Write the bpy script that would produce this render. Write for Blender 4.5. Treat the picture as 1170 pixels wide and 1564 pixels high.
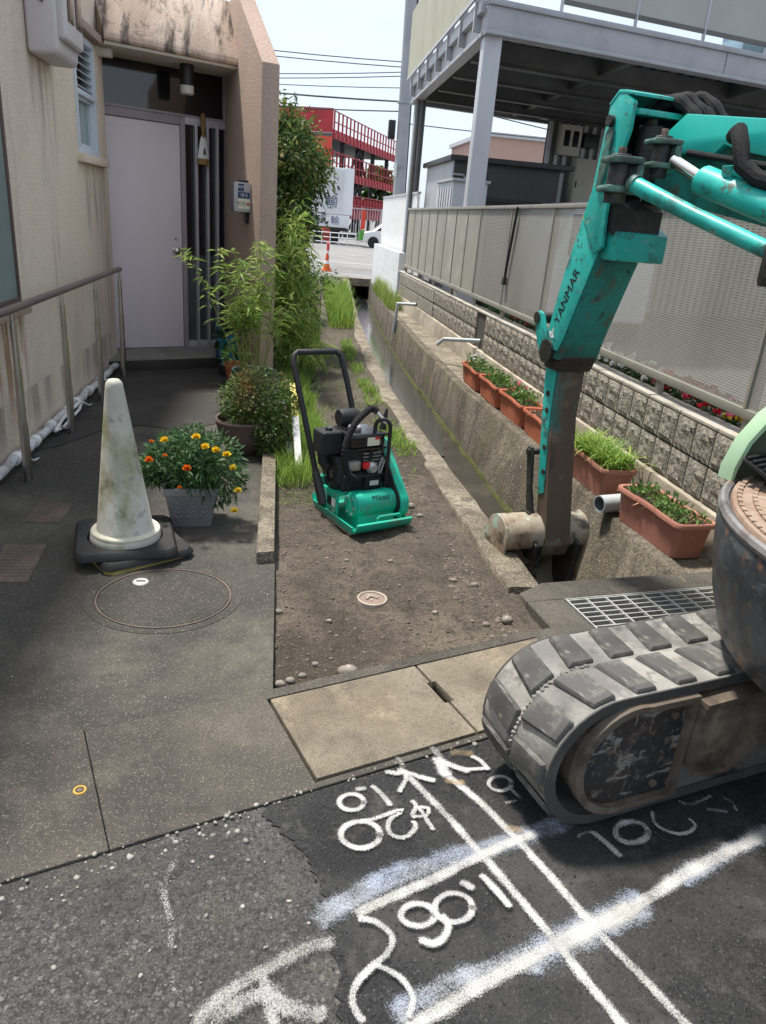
import bpy, bmesh, math, random
import numpy as np
from mathutils import Vector, Matrix

random.seed(11)
rng = np.random.default_rng(11)
for _o in list(bpy.data.objects):
    bpy.data.objects.remove(_o)
SC = bpy.context.scene
COL = SC.collection
R = math.radians
PI = math.pi

# ------------------------------------------------------------------ camera
PITCH, ROLL, YAW = R(21.6), R(4.85), R(9.2)
fw = Vector((math.sin(YAW)*math.cos(PITCH), math.cos(YAW)*math.cos(PITCH), -math.sin(PITCH)))
rt = Vector((math.cos(YAW), -math.sin(YAW), 0))
up = rt.cross(fw)
rt2 = rt*math.cos(ROLL) + up*math.sin(ROLL)
up2 = up*math.cos(ROLL) - rt*math.sin(ROLL)
cam = bpy.data.objects.new('camera', bpy.data.cameras.new('camera'))
COL.objects.link(cam)
mw = Matrix((rt2, up2, -fw)).transposed().to_4x4()
mw.translation = (0, 0, 1.5)
cam.matrix_world = mw
cam.data.sensor_fit = 'HORIZONTAL'
cam.data.sensor_width = 36
cam.data.lens = 36*1120/1170
cam.data.clip_start = 0.05
cam.data.clip_end = 3000
SC.camera = cam

# ------------------------------------------------------------------ light
SUN_EL, SUN_AZ = R(69), R(-42)          # azimuth from +Y towards +X
wd = bpy.data.worlds.new('World')
SC.world = wd
wd.use_nodes = True
nt = wd.node_tree
nt.nodes.clear()
wo = nt.nodes.new('ShaderNodeOutputWorld')
wb = nt.nodes.new('ShaderNodeBackground')
sky = nt.nodes.new('ShaderNodeTexSky')
sky.sky_type = 'NISHITA'
sky.sun_disc = False
sky.sun_elevation = SUN_EL
sky.sun_rotation = SUN_AZ
sky.air_density = 1.0
sky.dust_density = 2.5
tc = nt.nodes.new('ShaderNodeTexCoord')
nz = nt.nodes.new('ShaderNodeTexNoise')
nz.inputs['Scale'].default_value = 2.2
nz.inputs['Detail'].default_value = 6
mpw = nt.nodes.new('ShaderNodeMapping')
mpw.inputs['Scale'].default_value = (1, 1, 2.6)
rmp = nt.nodes.new('ShaderNodeMapRange')
rmp.inputs['From Min'].default_value = 0.30
rmp.inputs['From Max'].default_value = 0.62
rmp.inputs['To Min'].default_value = 0.45
rmp.inputs['To Max'].default_value = 0.92
mx = nt.nodes.new('ShaderNodeMix')
mx.data_type = 'RGBA'
mx.inputs['B'].default_value = (4.6, 5.1, 5.75, 1)   # thin bright cloud veil
nt.links.new(tc.outputs['Generated'], mpw.inputs['Vector'])
nt.links.new(mpw.outputs[0], nz.inputs['Vector'])
nt.links.new(nz.outputs['Fac'], rmp.inputs['Value'])
nt.links.new(rmp.outputs[0], mx.inputs['Factor'])
nt.links.new(sky.outputs[0], mx.inputs['A'])
nt.links.new(mx.outputs['Result'], wb.inputs['Color'])
wb.inputs['Strength'].default_value = 0.12
nt.links.new(wb.outputs[0], wo.inputs['Surface'])

sl = bpy.data.lights.new('sun', 'SUN')
sl.energy = 3.7
sl.angle = R(6)
sl.color = (1.0, 0.955, 0.88)
so = bpy.data.objects.new('sun', sl)
COL.objects.link(so)
sdir = Vector((math.sin(SUN_AZ)*math.cos(SUN_EL), math.cos(SUN_AZ)*math.cos(SUN_EL), math.sin(SUN_EL)))
so.rotation_euler = sdir.to_track_quat('Z', 'Y').to_euler()
so.location = sdir*30

SC.render.engine = 'CYCLES'
SC.view_settings.view_transform = 'Standard'
SC.view_settings.look = 'None'
SC.view_settings.gamma = 1
SC.view_settings.use_curve_mapping = False
SC.view_settings.exposure = 0.82

# ------------------------------------------------------------------ mesh helpers
ORG = {}

def V(*a):
    return Vector(a)

def org(o):
    return ORG.get(o.name, Vector((0, 0, 0)))

class MB:
    def __init__(s):
        s.v = []
        s.f = []
    def add(s, vs, fs, M=None):
        n = len(s.v)
        for p in vs:
            p = Vector(p)
            s.v.append(M @ p if M else p)
        for f in fs:
            s.f.append([i+n for i in f])
        return s
    def box(s, x0, x1, y0, y1, z0, z1, M=None):
        vs = [(x, y, z) for z in (z0, z1) for y in (y0, y1) for x in (x0, x1)]
        return s.add(vs, [(0, 2, 3, 1), (4, 5, 7, 6), (0, 1, 5, 4), (2, 6, 7, 3), (0, 4, 6, 2), (1, 3, 7, 5)], M)
    def prism(s, A, B, caps=True):
        n = len(A)
        fs = [(i, (i+1) % n, n+(i+1) % n, n+i) for i in range(n)]
        if caps:
            fs += [tuple(range(n-1, -1, -1)), tuple(range(n, 2*n))]
        return s.add(list(A)+list(B), fs)
    def slab(s, poly, z0, z1):
        return s.prism([(p[0], p[1], z0) for p in poly], [(p[0], p[1], z1) for p in poly])
    def poly(s, pts):
        return s.add(pts, [tuple(range(len(pts)))])
    def tube(s, pts, r, n=8, caps=True):
        pts = [Vector(p) for p in pts]
        m = len(pts)
        rs = r if isinstance(r, (list, tuple)) else [r]*m
        t0 = (pts[1]-pts[0]).normalized()
        a = Vector((0, 0, 1)) if abs(t0.z) < .9 else Vector((1, 0, 0))
        u = t0.cross(a).normalized()
        vs = []
        for i, p in enumerate(pts):
            t = ((pts[min(i+1, m-1)]-pts[max(i-1, 0)])).normalized()
            u = (u - t*u.dot(t)).normalized()
            w = t.cross(u)
            for k in range(n):
                an = 2*PI*k/n
                vs.append(p + (u*math.cos(an)+w*math.sin(an))*rs[i])
        fs = []
        for i in range(m-1):
            for k in range(n):
                k2 = (k+1) % n
                fs.append((i*n+k, i*n+k2, (i+1)*n+k2, (i+1)*n+k))
        if caps:
            fs.append(tuple(range(n-1, -1, -1)))
            fs.append(tuple(range((m-1)*n, m*n)))
        return s.add(vs, fs)
    def lathe(s, prof, n=24, M=None, caps=True):
        vs = []
        for r, z in prof:
            for k in range(n):
                an = 2*PI*k/n
                vs.append((r*math.cos(an), r*math.sin(an), z))
        fs = []
        m = len(prof)
        for i in range(m-1):
            for k in range(n):
                k2 = (k+1) % n
                fs.append((i*n+k, i*n+k2, (i+1)*n+k2, (i+1)*n+k))
        if caps:
            fs.append(tuple(range(n-1, -1, -1)))
            fs.append(tuple(range((m-1)*n, m*n)))
        return s.add(vs, fs, M)
    def blob(s, c, r, seed=0, sub=1, jit=.25):
        bm = bmesh.new()
        bmesh.ops.create_icosphere(bm, subdivisions=sub, radius=1)
        rr = random.Random(seed)
        vs = []
        for v in bm.verts:
            k = 1+rr.uniform(-jit, jit)
            vs.append((c[0]+v.co.x*r[0]*k, c[1]+v.co.y*r[1]*k, c[2]+v.co.z*r[2]*k))
        fs = [[q.index for q in f.verts] for f in bm.faces]
        bm.free()
        return s.add(vs, fs)
    def build(s, name, mat, parent=None, bevel=0, seg=2, ang=35, flat=False, local=False, fix=True):
        me = bpy.data.meshes.new(name)
        o0 = org(parent) if (parent is not None and not local) else Vector((0, 0, 0))
        me.from_pydata([tuple(v-o0) for v in s.v], [], s.f)
        if fix or bevel:
            bm = bmesh.new()
            bm.from_mesh(me)
            if fix:
                bmesh.ops.recalc_face_normals(bm, faces=bm.faces)
            if bevel:
                es = [e for e in bm.edges if len(e.link_faces) == 2 and e.calc_face_angle(0) > R(28)]
                if es:
                    bmesh.ops.bevel(bm, geom=es, offset=bevel, segments=seg, affect='EDGES', profile=.6, clamp_overlap=True)
            bm.to_mesh(me)
            bm.free()
        me.materials.append(mat)
        if not flat:
            me.shade_smooth()
            me.set_sharp_from_angle(angle=R(ang))
        o = bpy.data.objects.new(name, me)
        COL.objects.link(o)
        if parent is not None:
            o.parent = parent
            ORG[o.name] = org(parent)
        return o

def rawmesh(name, verts, faces, mat, parent=None, smooth=False):
    """verts (n,3) array, faces (m,k) array"""
    me = bpy.data.meshes.new(name)
    n, (m, k) = len(verts), faces.shape
    me.vertices.add(n)
    o0 = np.array(org(parent)) if parent is not None else np.zeros(3)
    me.vertices.foreach_set('co', (verts-o0).astype(np.float32).ravel())
    me.loops.add(m*k)
    me.loops.foreach_set('vertex_index', faces.astype(np.int32).ravel())
    me.polygons.add(m)
    me.polygons.foreach_set('loop_start', np.arange(0, m*k, k, dtype=np.int32))
    me.polygons.foreach_set('loop_total', np.full(m, k, dtype=np.int32))
    me.update()
    me.validate()
    if smooth:
        me.shade_smooth()
    me.materials.append(mat)
    o = bpy.data.objects.new(name, me)
    COL.objects.link(o)
    if parent is not None:
        o.parent = parent
        ORG[o.name] = org(parent)
    return o

def tag(o, label=None, cat=None, group=None, kind=None):
    if label:
        o['label'] = label
    if cat:
        o['category'] = cat
    if group:
        o['group'] = group
    if kind:
        o['kind'] = kind
    return o

def thing(name, label, cat, loc, group=None):
    e = bpy.data.objects.new(name, None)
    e.empty_display_size = .1
    COL.objects.link(e)
    e.location = loc
    ORG[e.name] = Vector(loc)
    return tag(e, label, cat, group)

def place(o, loc, rz=0):
    """turn a thing whose parts are in local coordinates"""
    o.location = loc
    o.rotation_euler = (0, 0, rz)
    return o

def copy_tree(o, parent=None):
    c = o.copy()
    COL.objects.link(c)
    c.parent = parent
    for ch in list(o.children):
        copy_tree(ch, c)
    return c

def text_mesh(body, size, M, mat, name, parent, depth=.0005, align='CENTER'):
    cu = bpy.data.curves.new(name, 'FONT')
    cu.body = body
    cu.size = size
    cu.extrude = depth
    cu.align_x = align
    cu.align_y = 'CENTER'
    to = bpy.data.objects.new(name+'_text', cu)
    COL.objects.link(to)
    dg = bpy.context.evaluated_depsgraph_get()
    me = bpy.data.meshes.new_from_object(to.evaluated_get(dg))
    bpy.data.objects.remove(to)
    if parent is not None:
        M = Matrix.Translation(-org(parent)) @ M
    me.transform(M)
    me.materials.clear()
    me.materials.append(mat)
    o = bpy.data.objects.new(name, me)
    COL.objects.link(o)
    if parent is not None:
        o.parent = parent
        ORG[o.name] = org(parent)
    return o

def frame(o, x, y):
    """matrix with given origin, x axis and y axis"""
    x = Vector(x).normalized()
    y = Vector(y)
    y = (y-x*y.dot(x)).normalized()
    z = x.cross(y)
    m = Matrix((x, y, z)).transposed().to_4x4()
    m.translation = o
    return m

# ------------------------------------------------------------------ material helpers
def mat(name, base, rough=.75, metal=0, layers=(), bump=(), spec=.35, island=0, coat=0, rvar=0, trans=0, thin=0):
    """layers: (colour, scale, lo, hi, amount, stretch, detail, kind)   bump: (scale, strength, distance, kind)"""
    m = bpy.data.materials.new(name)
    m.use_nodes = True
    t = m.node_tree
    N, L = t.nodes, t.links
    b = N['Principled BSDF']
    co = N.new('ShaderNodeTexCoord')
    prev = None
    c4 = lambda c: (c[0], c[1], c[2], 1)
    def tex(scale, stretch, detail, kind):
        mp = N.new('ShaderNodeMapping')
        mp.inputs['Scale'].default_value = stretch
        mp.inputs['Location'].default_value = (random.uniform(-9, 9), random.uniform(-9, 9), random.uniform(-9, 9))
        L.new(co.outputs['Object'], mp.inputs['Vector'])
        if kind == 'stone':      # rounded grains of varied lightness
            x = N.new('ShaderNodeTexVoronoi')
            x.inputs['Scale'].default_value = scale
            L.new(mp.outputs[0], x.inputs['Vector'])
            sp = N.new('ShaderNodeSeparateColor')
            L.new(x.outputs['Color'], sp.inputs[0])
            rd = N.new('ShaderNodeMapRange')
            rd.inputs['From Min'].default_value = .52
            rd.inputs['From Max'].default_value = .34
            L.new(x.outputs['Distance'], rd.inputs['Value'])
            mu = N.new('ShaderNodeMath'); mu.operation = 'MULTIPLY'
            L.new(sp.outputs[0], mu.inputs[0]); L.new(rd.outputs[0], mu.inputs[1])
            return mu.outputs[0]
        if kind == 'vor' or kind == 'cell':
            x = N.new('ShaderNodeTexVoronoi')
            x.inputs['Scale'].default_value = scale
            L.new(mp.outputs[0], x.inputs['Vector'])
            if kind == 'vor':
                return x.outputs['Distance']
            sp = N.new('ShaderNodeSeparateColor')
            L.new(x.outputs['Color'], sp.inputs[0])
            return sp.outputs[0]
        x = N.new('ShaderNodeTexNoise')
        x.inputs['Scale'].default_value = scale
        x.inputs['Detail'].default_value = detail
        x.inputs['Roughness'].default_value = .62
        L.new(mp.outputs[0], x.inputs['Vector'])
        return x.outputs['Fac']
    rgb = N.new('ShaderNodeRGB')
    rgb.outputs[0].default_value = c4(base)
    prev = rgb.outputs[0]
    for ly in layers:
        ly = tuple(ly)+(.8, (1, 1, 1), 5, 'noise')[len(ly)-4:]
        c, sc, lo, hi, am, stx, det, kd = ly
        fo = tex(sc, stx, det, kd)
        mr = N.new('ShaderNodeMapRange')
        mr.inputs['From Min'].default_value = lo
        mr.inputs['From Max'].default_value = hi
        mr.inputs['To Max'].default_value = am
        L.new(fo, mr.inputs['Value'])
        mixn = N.new('ShaderNodeMix')
        mixn.data_type = 'RGBA'
        L.new(mr.outputs[0], mixn.inputs['Factor'])
        L.new(prev, mixn.inputs['A'])
        mixn.inputs['B'].default_value = c4(c)
        prev = mixn.outputs['Result']
    if island:
        g = N.new('ShaderNodeNewGeometry')
        hs = N.new('ShaderNodeHueSaturation')
        m1 = N.new('ShaderNodeMapRange')
        m1.inputs['To Min'].default_value = 1-island
        m1.inputs['To Max'].default_value = 1+island
        L.new(g.outputs['Random Per Island'], m1.inputs['Value'])
        L.new(m1.outputs[0], hs.inputs['Value'])
        m2 = N.new('ShaderNodeMapRange')
        m2.inputs['To Min'].default_value = .5+island*.05
        m2.inputs['To Max'].default_value = .5-island*.05
        L.new(g.outputs['Random Per Island'], m2.inputs['Value'])
        L.new(m2.outputs[0], hs.inputs['Hue'])
        L.new(prev, hs.inputs['Color'])
        prev = hs.outputs[0]
    L.new(prev, b.inputs['Base Color'])
    b.inputs['Roughness'].default_value = rough
    b.inputs['Metallic'].default_value = metal
    b.inputs['Specular IOR Level'].default_value = spec
    if coat:
        b.inputs['Coat Weight'].default_value = coat
        b.inputs['Coat Roughness'].default_value = .15
    if rvar:
        fo = tex(6, (1, 1, 1), 5, 'noise')
        mr = N.new('ShaderNodeMapRange')
        mr.inputs['To Min'].default_value = max(0.02, rough-rvar)
        mr.inputs['To Max'].default_value = min(1, rough+rvar)
        L.new(fo, mr.inputs['Value'])
        L.new(mr.outputs[0], b.inputs['Roughness'])
    nprev = None
    for bp in bump:
        bp = tuple(bp)+('noise', (1, 1, 1))[len(bp)-3:]
        sc, st, dist, kd, stx = bp
        fo = tex(sc, stx, 6, kd)
        bn = N.new('ShaderNodeBump')
        bn.inputs['Strength'].default_value = st
        bn.inputs['Distance'].default_value = dist
        L.new(fo, bn.inputs['Height'])
        if nprev is not None:
            L.new(nprev, bn.inputs['Normal'])
        nprev = bn.outputs[0]
    if nprev is not None:
        L.new(nprev, b.inputs['Normal'])
    if trans:      # thin leaves let light through
        tr = N.new('ShaderNodeBsdfTranslucent')
        L.new(prev, tr.inputs['Color'])
        ms = N.new('ShaderNodeMixShader')
        ms.inputs[0].default_value = trans
        L.new(b.outputs[0], ms.inputs[1])
        L.new(tr.outputs[0], ms.inputs[2])
        L.new(ms.outputs[0], N['Material Output'].inputs['Surface'])
    return m

def leafmat(name, col, var=.35, col2=None, trans=.35):
    ly = [((col[0]*.6, col[1]*.7, col[2]*.6), 3, .35, .65, .7)]
    if col2:
        ly.append((col2, 5, .5, .68, .8))
    return mat(name, col, rough=.55, layers=ly, island=var, trans=trans, spec=.3)

def glass(name, tint=(.02, .025, .03), rough=.03):
    return mat(name, tint, rough=rough, spec=.6, coat=.3)

# ------------------------------------------------------------------ foliage helpers
def rot_frames(n, dirs):
    """orthonormal frames with first axis = dirs"""
    a = rng.normal(size=(n, 3))
    s = np.cross(dirs, a)
    s /= np.linalg.norm(s, axis=1)[:, None]+1e-9
    w = np.cross(s, dirs)
    return s, w

def leaf_cloud(name, P, D, Lr, Wr, m, parent=None, droop=.25):
    """one folded leaf of five vertices at each P along D"""
    n = len(P)
    D = D/(np.linalg.norm(D, axis=1)[:, None]+1e-9)
    S, Wv = rot_frames(n, D)
    ln = rng.uniform(*Lr, size=(n, 1))
    wd_ = rng.uniform(*Wr, size=(n, 1))
    dn = np.array([[0, 0, -1.]])
    base = P
    mid = P+D*ln*.45+dn*ln*droop*.25
    tip = P+D*ln+dn*ln*droop
    l = mid+S*wd_*.5+Wv*wd_*.15
    r_ = mid-S*wd_*.5+Wv*wd_*.15
    vs = np.stack([base, l, tip, r_], 1).reshape(-1, 3)
    fs = np.arange(n*4).reshape(n, 4)
    return rawmesh(name, vs, fs, m, parent)

def blades(name, P, H, W_, m, parent=None, lean=.35):
    """grass blades bent in two steps"""
    n = len(P)
    az = rng.uniform(0, 2*PI, n)
    ld = np.stack([np.cos(az), np.sin(az), np.zeros(n)], 1)
    sd = np.stack([-np.sin(az), np.cos(az), np.zeros(n)], 1)
    h = rng.uniform(H[0], H[1], n)[:, None]
    ln = (rng.uniform(.2, 1, n)*lean)[:, None]*h
    w = rng.uniform(W_[0], W_[1], n)[:, None]
    up_ = np.array([[0, 0, 1.]])
    b0 = P-sd*w/2
    b1 = P+sd*w/2
    m0 = P+up_*h*.6+ld*ln*.35
    t = P+up_*h*.95+ld*ln*1.1
    vs = np.stack([b0, b1, m0+sd*w*.4, t, m0-sd*w*.4], 1).reshape(-1, 3)
    i = np.arange(n)[:, None]*5
    fs = np.concatenate([np.concatenate([i, i+1, i+2, i+4], 1), np.concatenate([i+4, i+2, i+3, i+3], 1)])
    me_f = np.concatenate([np.concatenate([i, i+1, i+2], 1), np.concatenate([i, i+2, i+4], 1), np.concatenate([i+4, i+2, i+3], 1)])
    return rawmesh(name, vs, me_f, m, parent)

def pebbles(name, P, sz, m, parent=None, flat=.6):
    n = len(P)
    g = (1+5**.5)/2
    ico = np.array([(-1, g, 0), (1, g, 0), (-1, -g, 0), (1, -g, 0), (0, -1, g), (0, 1, g), (0, -1, -g), (0, 1, -g), (g, 0, -1), (g, 0, 1), (-g, 0, -1), (-g, 0, 1)])/1.9
    fc = np.array([(0, 11, 5), (0, 5, 1), (0, 1, 7), (0, 7, 10), (0, 10, 11), (1, 5, 9), (5, 11, 4), (11, 10, 2), (10, 7, 6), (7, 1, 8), (3, 9, 4), (3, 4, 2), (3, 2, 6), (3, 6, 8), (3, 8, 9), (4, 9, 5), (2, 4, 11), (6, 2, 10), (8, 6, 7), (9, 8, 1)])
    r_ = sz[0]*(sz[1]/sz[0])**(rng.uniform(0, 1, n)**2.2)
    sc = np.stack([r_*rng.uniform(.7, 1.2, n), r_*rng.uniform(.7, 1.2, n), r_*flat*rng.uniform(.6, 1.1, n)], 1)
    a = rng.uniform(0, 2*PI, n)
    j = 1+rng.uniform(-.22, .22, (n, 12, 1))
    q = ico[None]*j*sc[:, None, :]
    x = q[..., 0]*np.cos(a)[:, None]-q[..., 1]*np.sin(a)[:, None]
    y = q[..., 0]*np.sin(a)[:, None]+q[..., 1]*np.cos(a)[:, None]
    vs = np.stack([x, y, q[..., 2]], 2)+P[:, None, :]
    fs = (fc[None]+np.arange(n)[:, None, None]*12).reshape(-1, 3)
    return rawmesh(name, vs.reshape(-1, 3), fs, m, parent)

def inpoly(x, y, poly):
    c = np.zeros(len(x), bool)
    n = len(poly)
    for i in range(n):
        x0, y0 = poly[i]
        x1, y1 = poly[(i+1) % n]
        k = ((y0 > y) != (y1 > y)) & (x < (x1-x0)*(y-y0)/(y1-y0+1e-12)+x0)
        c ^= k
    return c

def scatter(poly, n, z=0):
    p = np.array(poly)
    lo, hi = p.min(0), p.max(0)
    out = np.zeros((0, 2))
    while len(out) < n:
        q = rng.uniform(lo, hi, (n*3, 2))
        out = np.concatenate([out, q[inpoly(q[:, 0], q[:, 1], poly)]])
    out = out[:n]
    return np.concatenate([out, np.full((n, 1), z)], 1)

# ------------------------------------------------------------------ materials
m_road = mat('old_asphalt', (.088, .086, .082), .88, layers=[((.13, .126, .117), 1.1, .42, .65, .7), ((.035, .035, .035), 75, .47, .60, .75), ((.20, .196, .185), 125, .50, 1.0, .85, (1, 1, 1), 2, 'stone'), ((.27, .26, .245), 62, .72, 1.0, .8, (1, 1, 1), 2, 'stone'), ((.05, .049, .047), 3, .48, .66, .55), ((.14, .125, .10), 6, .54, .66, .45), ((.028, .028, .028), 180, .50, .60, .7)],
             bump=[(90, 1.0, .010), (210, .9, .005), (62, .35, .006, 'vor'), (9, .35, .02)], spec=.3)
m_patch = mat('new_asphalt', (.030, .030, .031), .82, layers=[((.012, .012, .013), 110, .46, .58, .85), ((.085, .083, .079), 1.3, .46, .64, .6), ((.10, .099, .097), 130, .55, 1.0, .7, (1, 1, 1), 2, 'stone'), ((.012, .012, .013), 1.9, .50, .60, .8), ((.12, .112, .10), 12, .56, .66, .4), ((.07, .069, .067), 260, .54, .62, .5)],
              bump=[(115, 1.0, .008), (240, .9, .005), (12, .3, .015)], spec=.4, rvar=.12)
m_pave = mat('weathered_paving', (.080, .073, .062), .85, layers=[((.046, .041, .035), .8, .40, .56, .9), ((.15, .135, .11), 1.4, .50, .66, .7), ((.038, .035, .03), 4, .48, .64, .5), ((.23, .21, .175), 150, .45, 1.0, .9, (1, 1, 1), 2, 'stone'), ((.03, .028, .025), 260, .50, .60, .7), ((.05, .045, .038), 22, .52, .66, .5)],
             bump=[(260, .6, .004, 'vor'), (420, .5, .003), (6, .2, .01)])
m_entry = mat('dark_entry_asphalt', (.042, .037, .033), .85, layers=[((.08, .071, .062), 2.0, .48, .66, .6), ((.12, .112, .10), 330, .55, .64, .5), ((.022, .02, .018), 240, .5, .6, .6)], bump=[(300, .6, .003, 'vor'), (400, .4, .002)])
m_strip = mat('brown_exposed_concrete', (.108, .096, .081), .88, layers=[((.052, .047, .04), 1.6, .40, .56, .85), ((.16, .142, .116), 5, .5, .66, .5), ((.26, .23, .185), 170, .5, 1.0, .8, (1, 1, 1), 2, 'stone'), ((.035, .031, .027), 230, .50, .60, .7), ((.09, .078, .066), 18, .5, .66, .5)],
              bump=[(220, .6, .005, 'vor'), (420, .5, .003), (7, .2, .01)])
m_slab = mat('buff_concrete_slab', (.20, .172, .130), .9, layers=[((.135, .108, .076), 1.8, .42, .58, .8), ((.085, .07, .05), 7, .48, .64, .65), ((.34, .285, .20), 5, .52, .66, .6), ((.11, .092, .068), 70, .5, .62, .6), ((.38, .33, .25), 240, .54, .62, .5)], bump=[(140, .6, .005), (18, .3, .006), (350, .4, .003)])
m_joint = mat('dark_joint', (.03, .027, .024), .95)
m_soil = mat('bare_soil', (.125, .104, .080), .95, layers=[((.06, .047, .035), 1.2, .40, .56, .9), ((.21, .175, .135), 2.4, .52, .66, .65), ((.04, .031, .024), 24, .50, .64, .7), ((.22, .187, .147), 150, .52, .62, .6), ((.06, .047, .036), 110, .5, .6, .7)], bump=[(30, .8, .025), (110, .9, .012), (250, .7, .006)])
m_conc = mat('old_channel_concrete', (.27, .228, .17), .9, layers=[((.125, .1, .072), 2.0, .42, .60, .85), ((.36, .315, .245), 5, .52, .68, .6), ((.06, .05, .035), 8, .5, .64, .75), ((.1, .1, .035), 3.3, .56, .7, .5), ((.09, .074, .052), 45, .48, .60, .7), ((.45, .41, .33), 110, .54, .62, .6)], bump=[(60, .8, .012), (160, .8, .007), (12, .4, .012)])
m_wallface = mat('stained_channel_wall', (.145, .125, .096), .88, layers=[((.085, .067, .045), 1.8, .40, .60, .9, (1, 1, .6)), ((.045, .037, .026), 4.5, .47, .62, .85, (1, 1, .4)), ((.27, .23, .17), 6, .54, .68, .6), ((.07, .075, .02), 3.5, .56, .68, .65), ((.06, .05, .034), 40, .47, .6, .7), ((.34, .30, .23), 90, .55, .63, .6)], bump=[(50, .9, .014), (150, .8, .007)])
m_floor = mat('wet_channel_floor', (.030, .025, .018), .38, layers=[((.07, .06, .043), 3, .5, .7, .7), ((.03, .027, .02), 6, .5, .7, .6)], bump=[(40, .3, .006), (8, .25, .01)], spec=.5, rvar=.2)
m_moss = mat('channel_moss', (.075, .08, .022), .95, layers=[((.035, .036, .012), 8, .45, .65, .8), ((.12, .105, .04), 15, .55, .7, .6)], bump=[(70, 1, .02)])
m_water = mat('shallow_water', (.03, .032, .03), .05, spec=1.0, coat=1.0, bump=[(6, .10, .02), (30, .10, .006, 'noise', (1, .5, 1))])
m_ground = mat('ground_earth', (.14, .12, .095), .95, layers=[((.08, .07, .055), .8, .4, .65, .8)])
m_farroad = mat('pale_far_road', (.22, .215, .21), .9, layers=[((.14, .137, .133), .35, .45, .65, .8), ((.27, .265, .255), 3, .5, .7, .4)], bump=[(60, .4, .006)])  # paler grey asphalt than the near road
m_lot = mat('lot_concrete', (.16, .155, .145), .9, layers=[((.2, .19, .18), 1, .45, .65, .8)])

def spraymat(name, core, edge, soft, c0, c1):
    """sprayed paint: alpha fades from core (middle) to edge (rim), broken up by the grain of the asphalt"""
    m = bpy.data.materials.new(name)
    m.use_nodes = True
    N, L = m.node_tree.nodes, m.node_tree.links
    b = N['Principled BSDF']
    b.inputs['Roughness'].default_value = .9
    b.inputs['Specular IOR Level'].default_value = .2
    def mth(op, a, b_=None, c_=None):
        q = N.new('ShaderNodeMath'); q.operation = op
        for k, v in enumerate((a, b_, c_)):
            if v is None:
                continue
            if isinstance(v, (int, float)):
                q.inputs[k].default_value = v
            else:
                L.new(v, q.inputs[k])
        return q.outputs[0]
    uv = N.new('ShaderNodeUVMap')
    sx = N.new('ShaderNodeSeparateXYZ')
    L.new(uv.outputs[0], sx.inputs[0])
    ab = mth('MAXIMUM', mth('ABSOLUTE', mth('SUBTRACT', sx.outputs[1], .5)), mth('MULTIPLY_ADD', sx.outputs[0], -.5, .5))
    pr = N.new('ShaderNodeMapRange')
    pr.interpolation_type = 'SMOOTHSTEP'
    pr.inputs['From Min'].default_value = .5
    pr.inputs['From Max'].default_value = .12
    pr.inputs['To Min'].default_value = edge
    pr.inputs['To Max'].default_value = core
    L.new(ab, pr.inputs['Value'])
    tcn = N.new('ShaderNodeTexCoord')
    def nz_(sc, det):
        q = N.new('ShaderNodeTexNoise'); q.inputs['Scale'].default_value = sc; q.inputs['Detail'].default_value = det
        L.new(tcn.outputs['Object'], q.inputs['Vector'])
        return q.outputs['Fac']
    t = mth('ADD', pr.outputs[0], mth('MULTIPLY_ADD', nz_(300, 6), 2.5, -1.25))
    t = mth('ADD', t, mth('MULTIPLY_ADD', nz_(13, 5), 1.9, -.98))
    st = N.new('ShaderNodeMapRange')
    st.inputs['From Min'].default_value = .5-soft
    st.inputs['From Max'].default_value = .5+soft
    st.inputs['To Max'].default_value = .93
    L.new(t, st.inputs['Value'])
    L.new(st.outputs[0], b.inputs['Alpha'])
    mxn = N.new('ShaderNodeMix'); mxn.data_type = 'RGBA'
    mxn.inputs['A'].default_value = c0
    mxn.inputs['B'].default_value = c1
    r3 = N.new('ShaderNodeMapRange'); r3.inputs['From Min'].default_value = .42; r3.inputs['From Max'].default_value = .6
    L.new(nz_(7, 5), r3.inputs['Value']); L.new(r3.outputs[0], mxn.inputs['Factor'])
    L.new(mxn.outputs['Result'], b.inputs['Base Color'])
    return m

m_spray = {'w': spraymat('white_line_paint', .80, -.35, .62, (.56, .56, .55, 1), (.47, .46, .43, 1)),
           'd': spraymat('worn_white_paint', .42, -.45, .60, (.50, .50, .49, 1), (.42, .41, .38, 1)),
           'f': spraymat('faint_white_paint', .10, -.5, .45, (.55, .55, .53, 1), (.5, .49, .46, 1)),
           's': spraymat('bluish_overspray', .30, -.75, .85, (.48, .54, .68, 1), (.52, .55, .60, 1)),
           'y': spraymat('ochre_paint', .28, -.6, .7, (.36, .25, .13, 1), (.31, .23, .13, 1))}
def spray(k):
    return m_spray[k]

def struct(name, mb, m, parent=None, **kw):
    o = mb.build(name, m, parent, **kw)
    if parent is None:
        o['kind'] = 'structure'
    return o

# ------------------------------------------------------------------ ground plan
SO, SE, SN = V(.144, 1.668), V(.940, .342), V(-.342, .940)       # frame of the street edge
def S(s, t):
    p = SO+SE*s+SN*t
    return (p.x, p.y)
GA, GU, GV = V(1.299, 2.746), V(.986, .168), V(.168, -.986)      # frame of the grating
def Gp(u, v):
    p = GA+GU*u+GV*v
    return (p.x, p.y)

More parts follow.
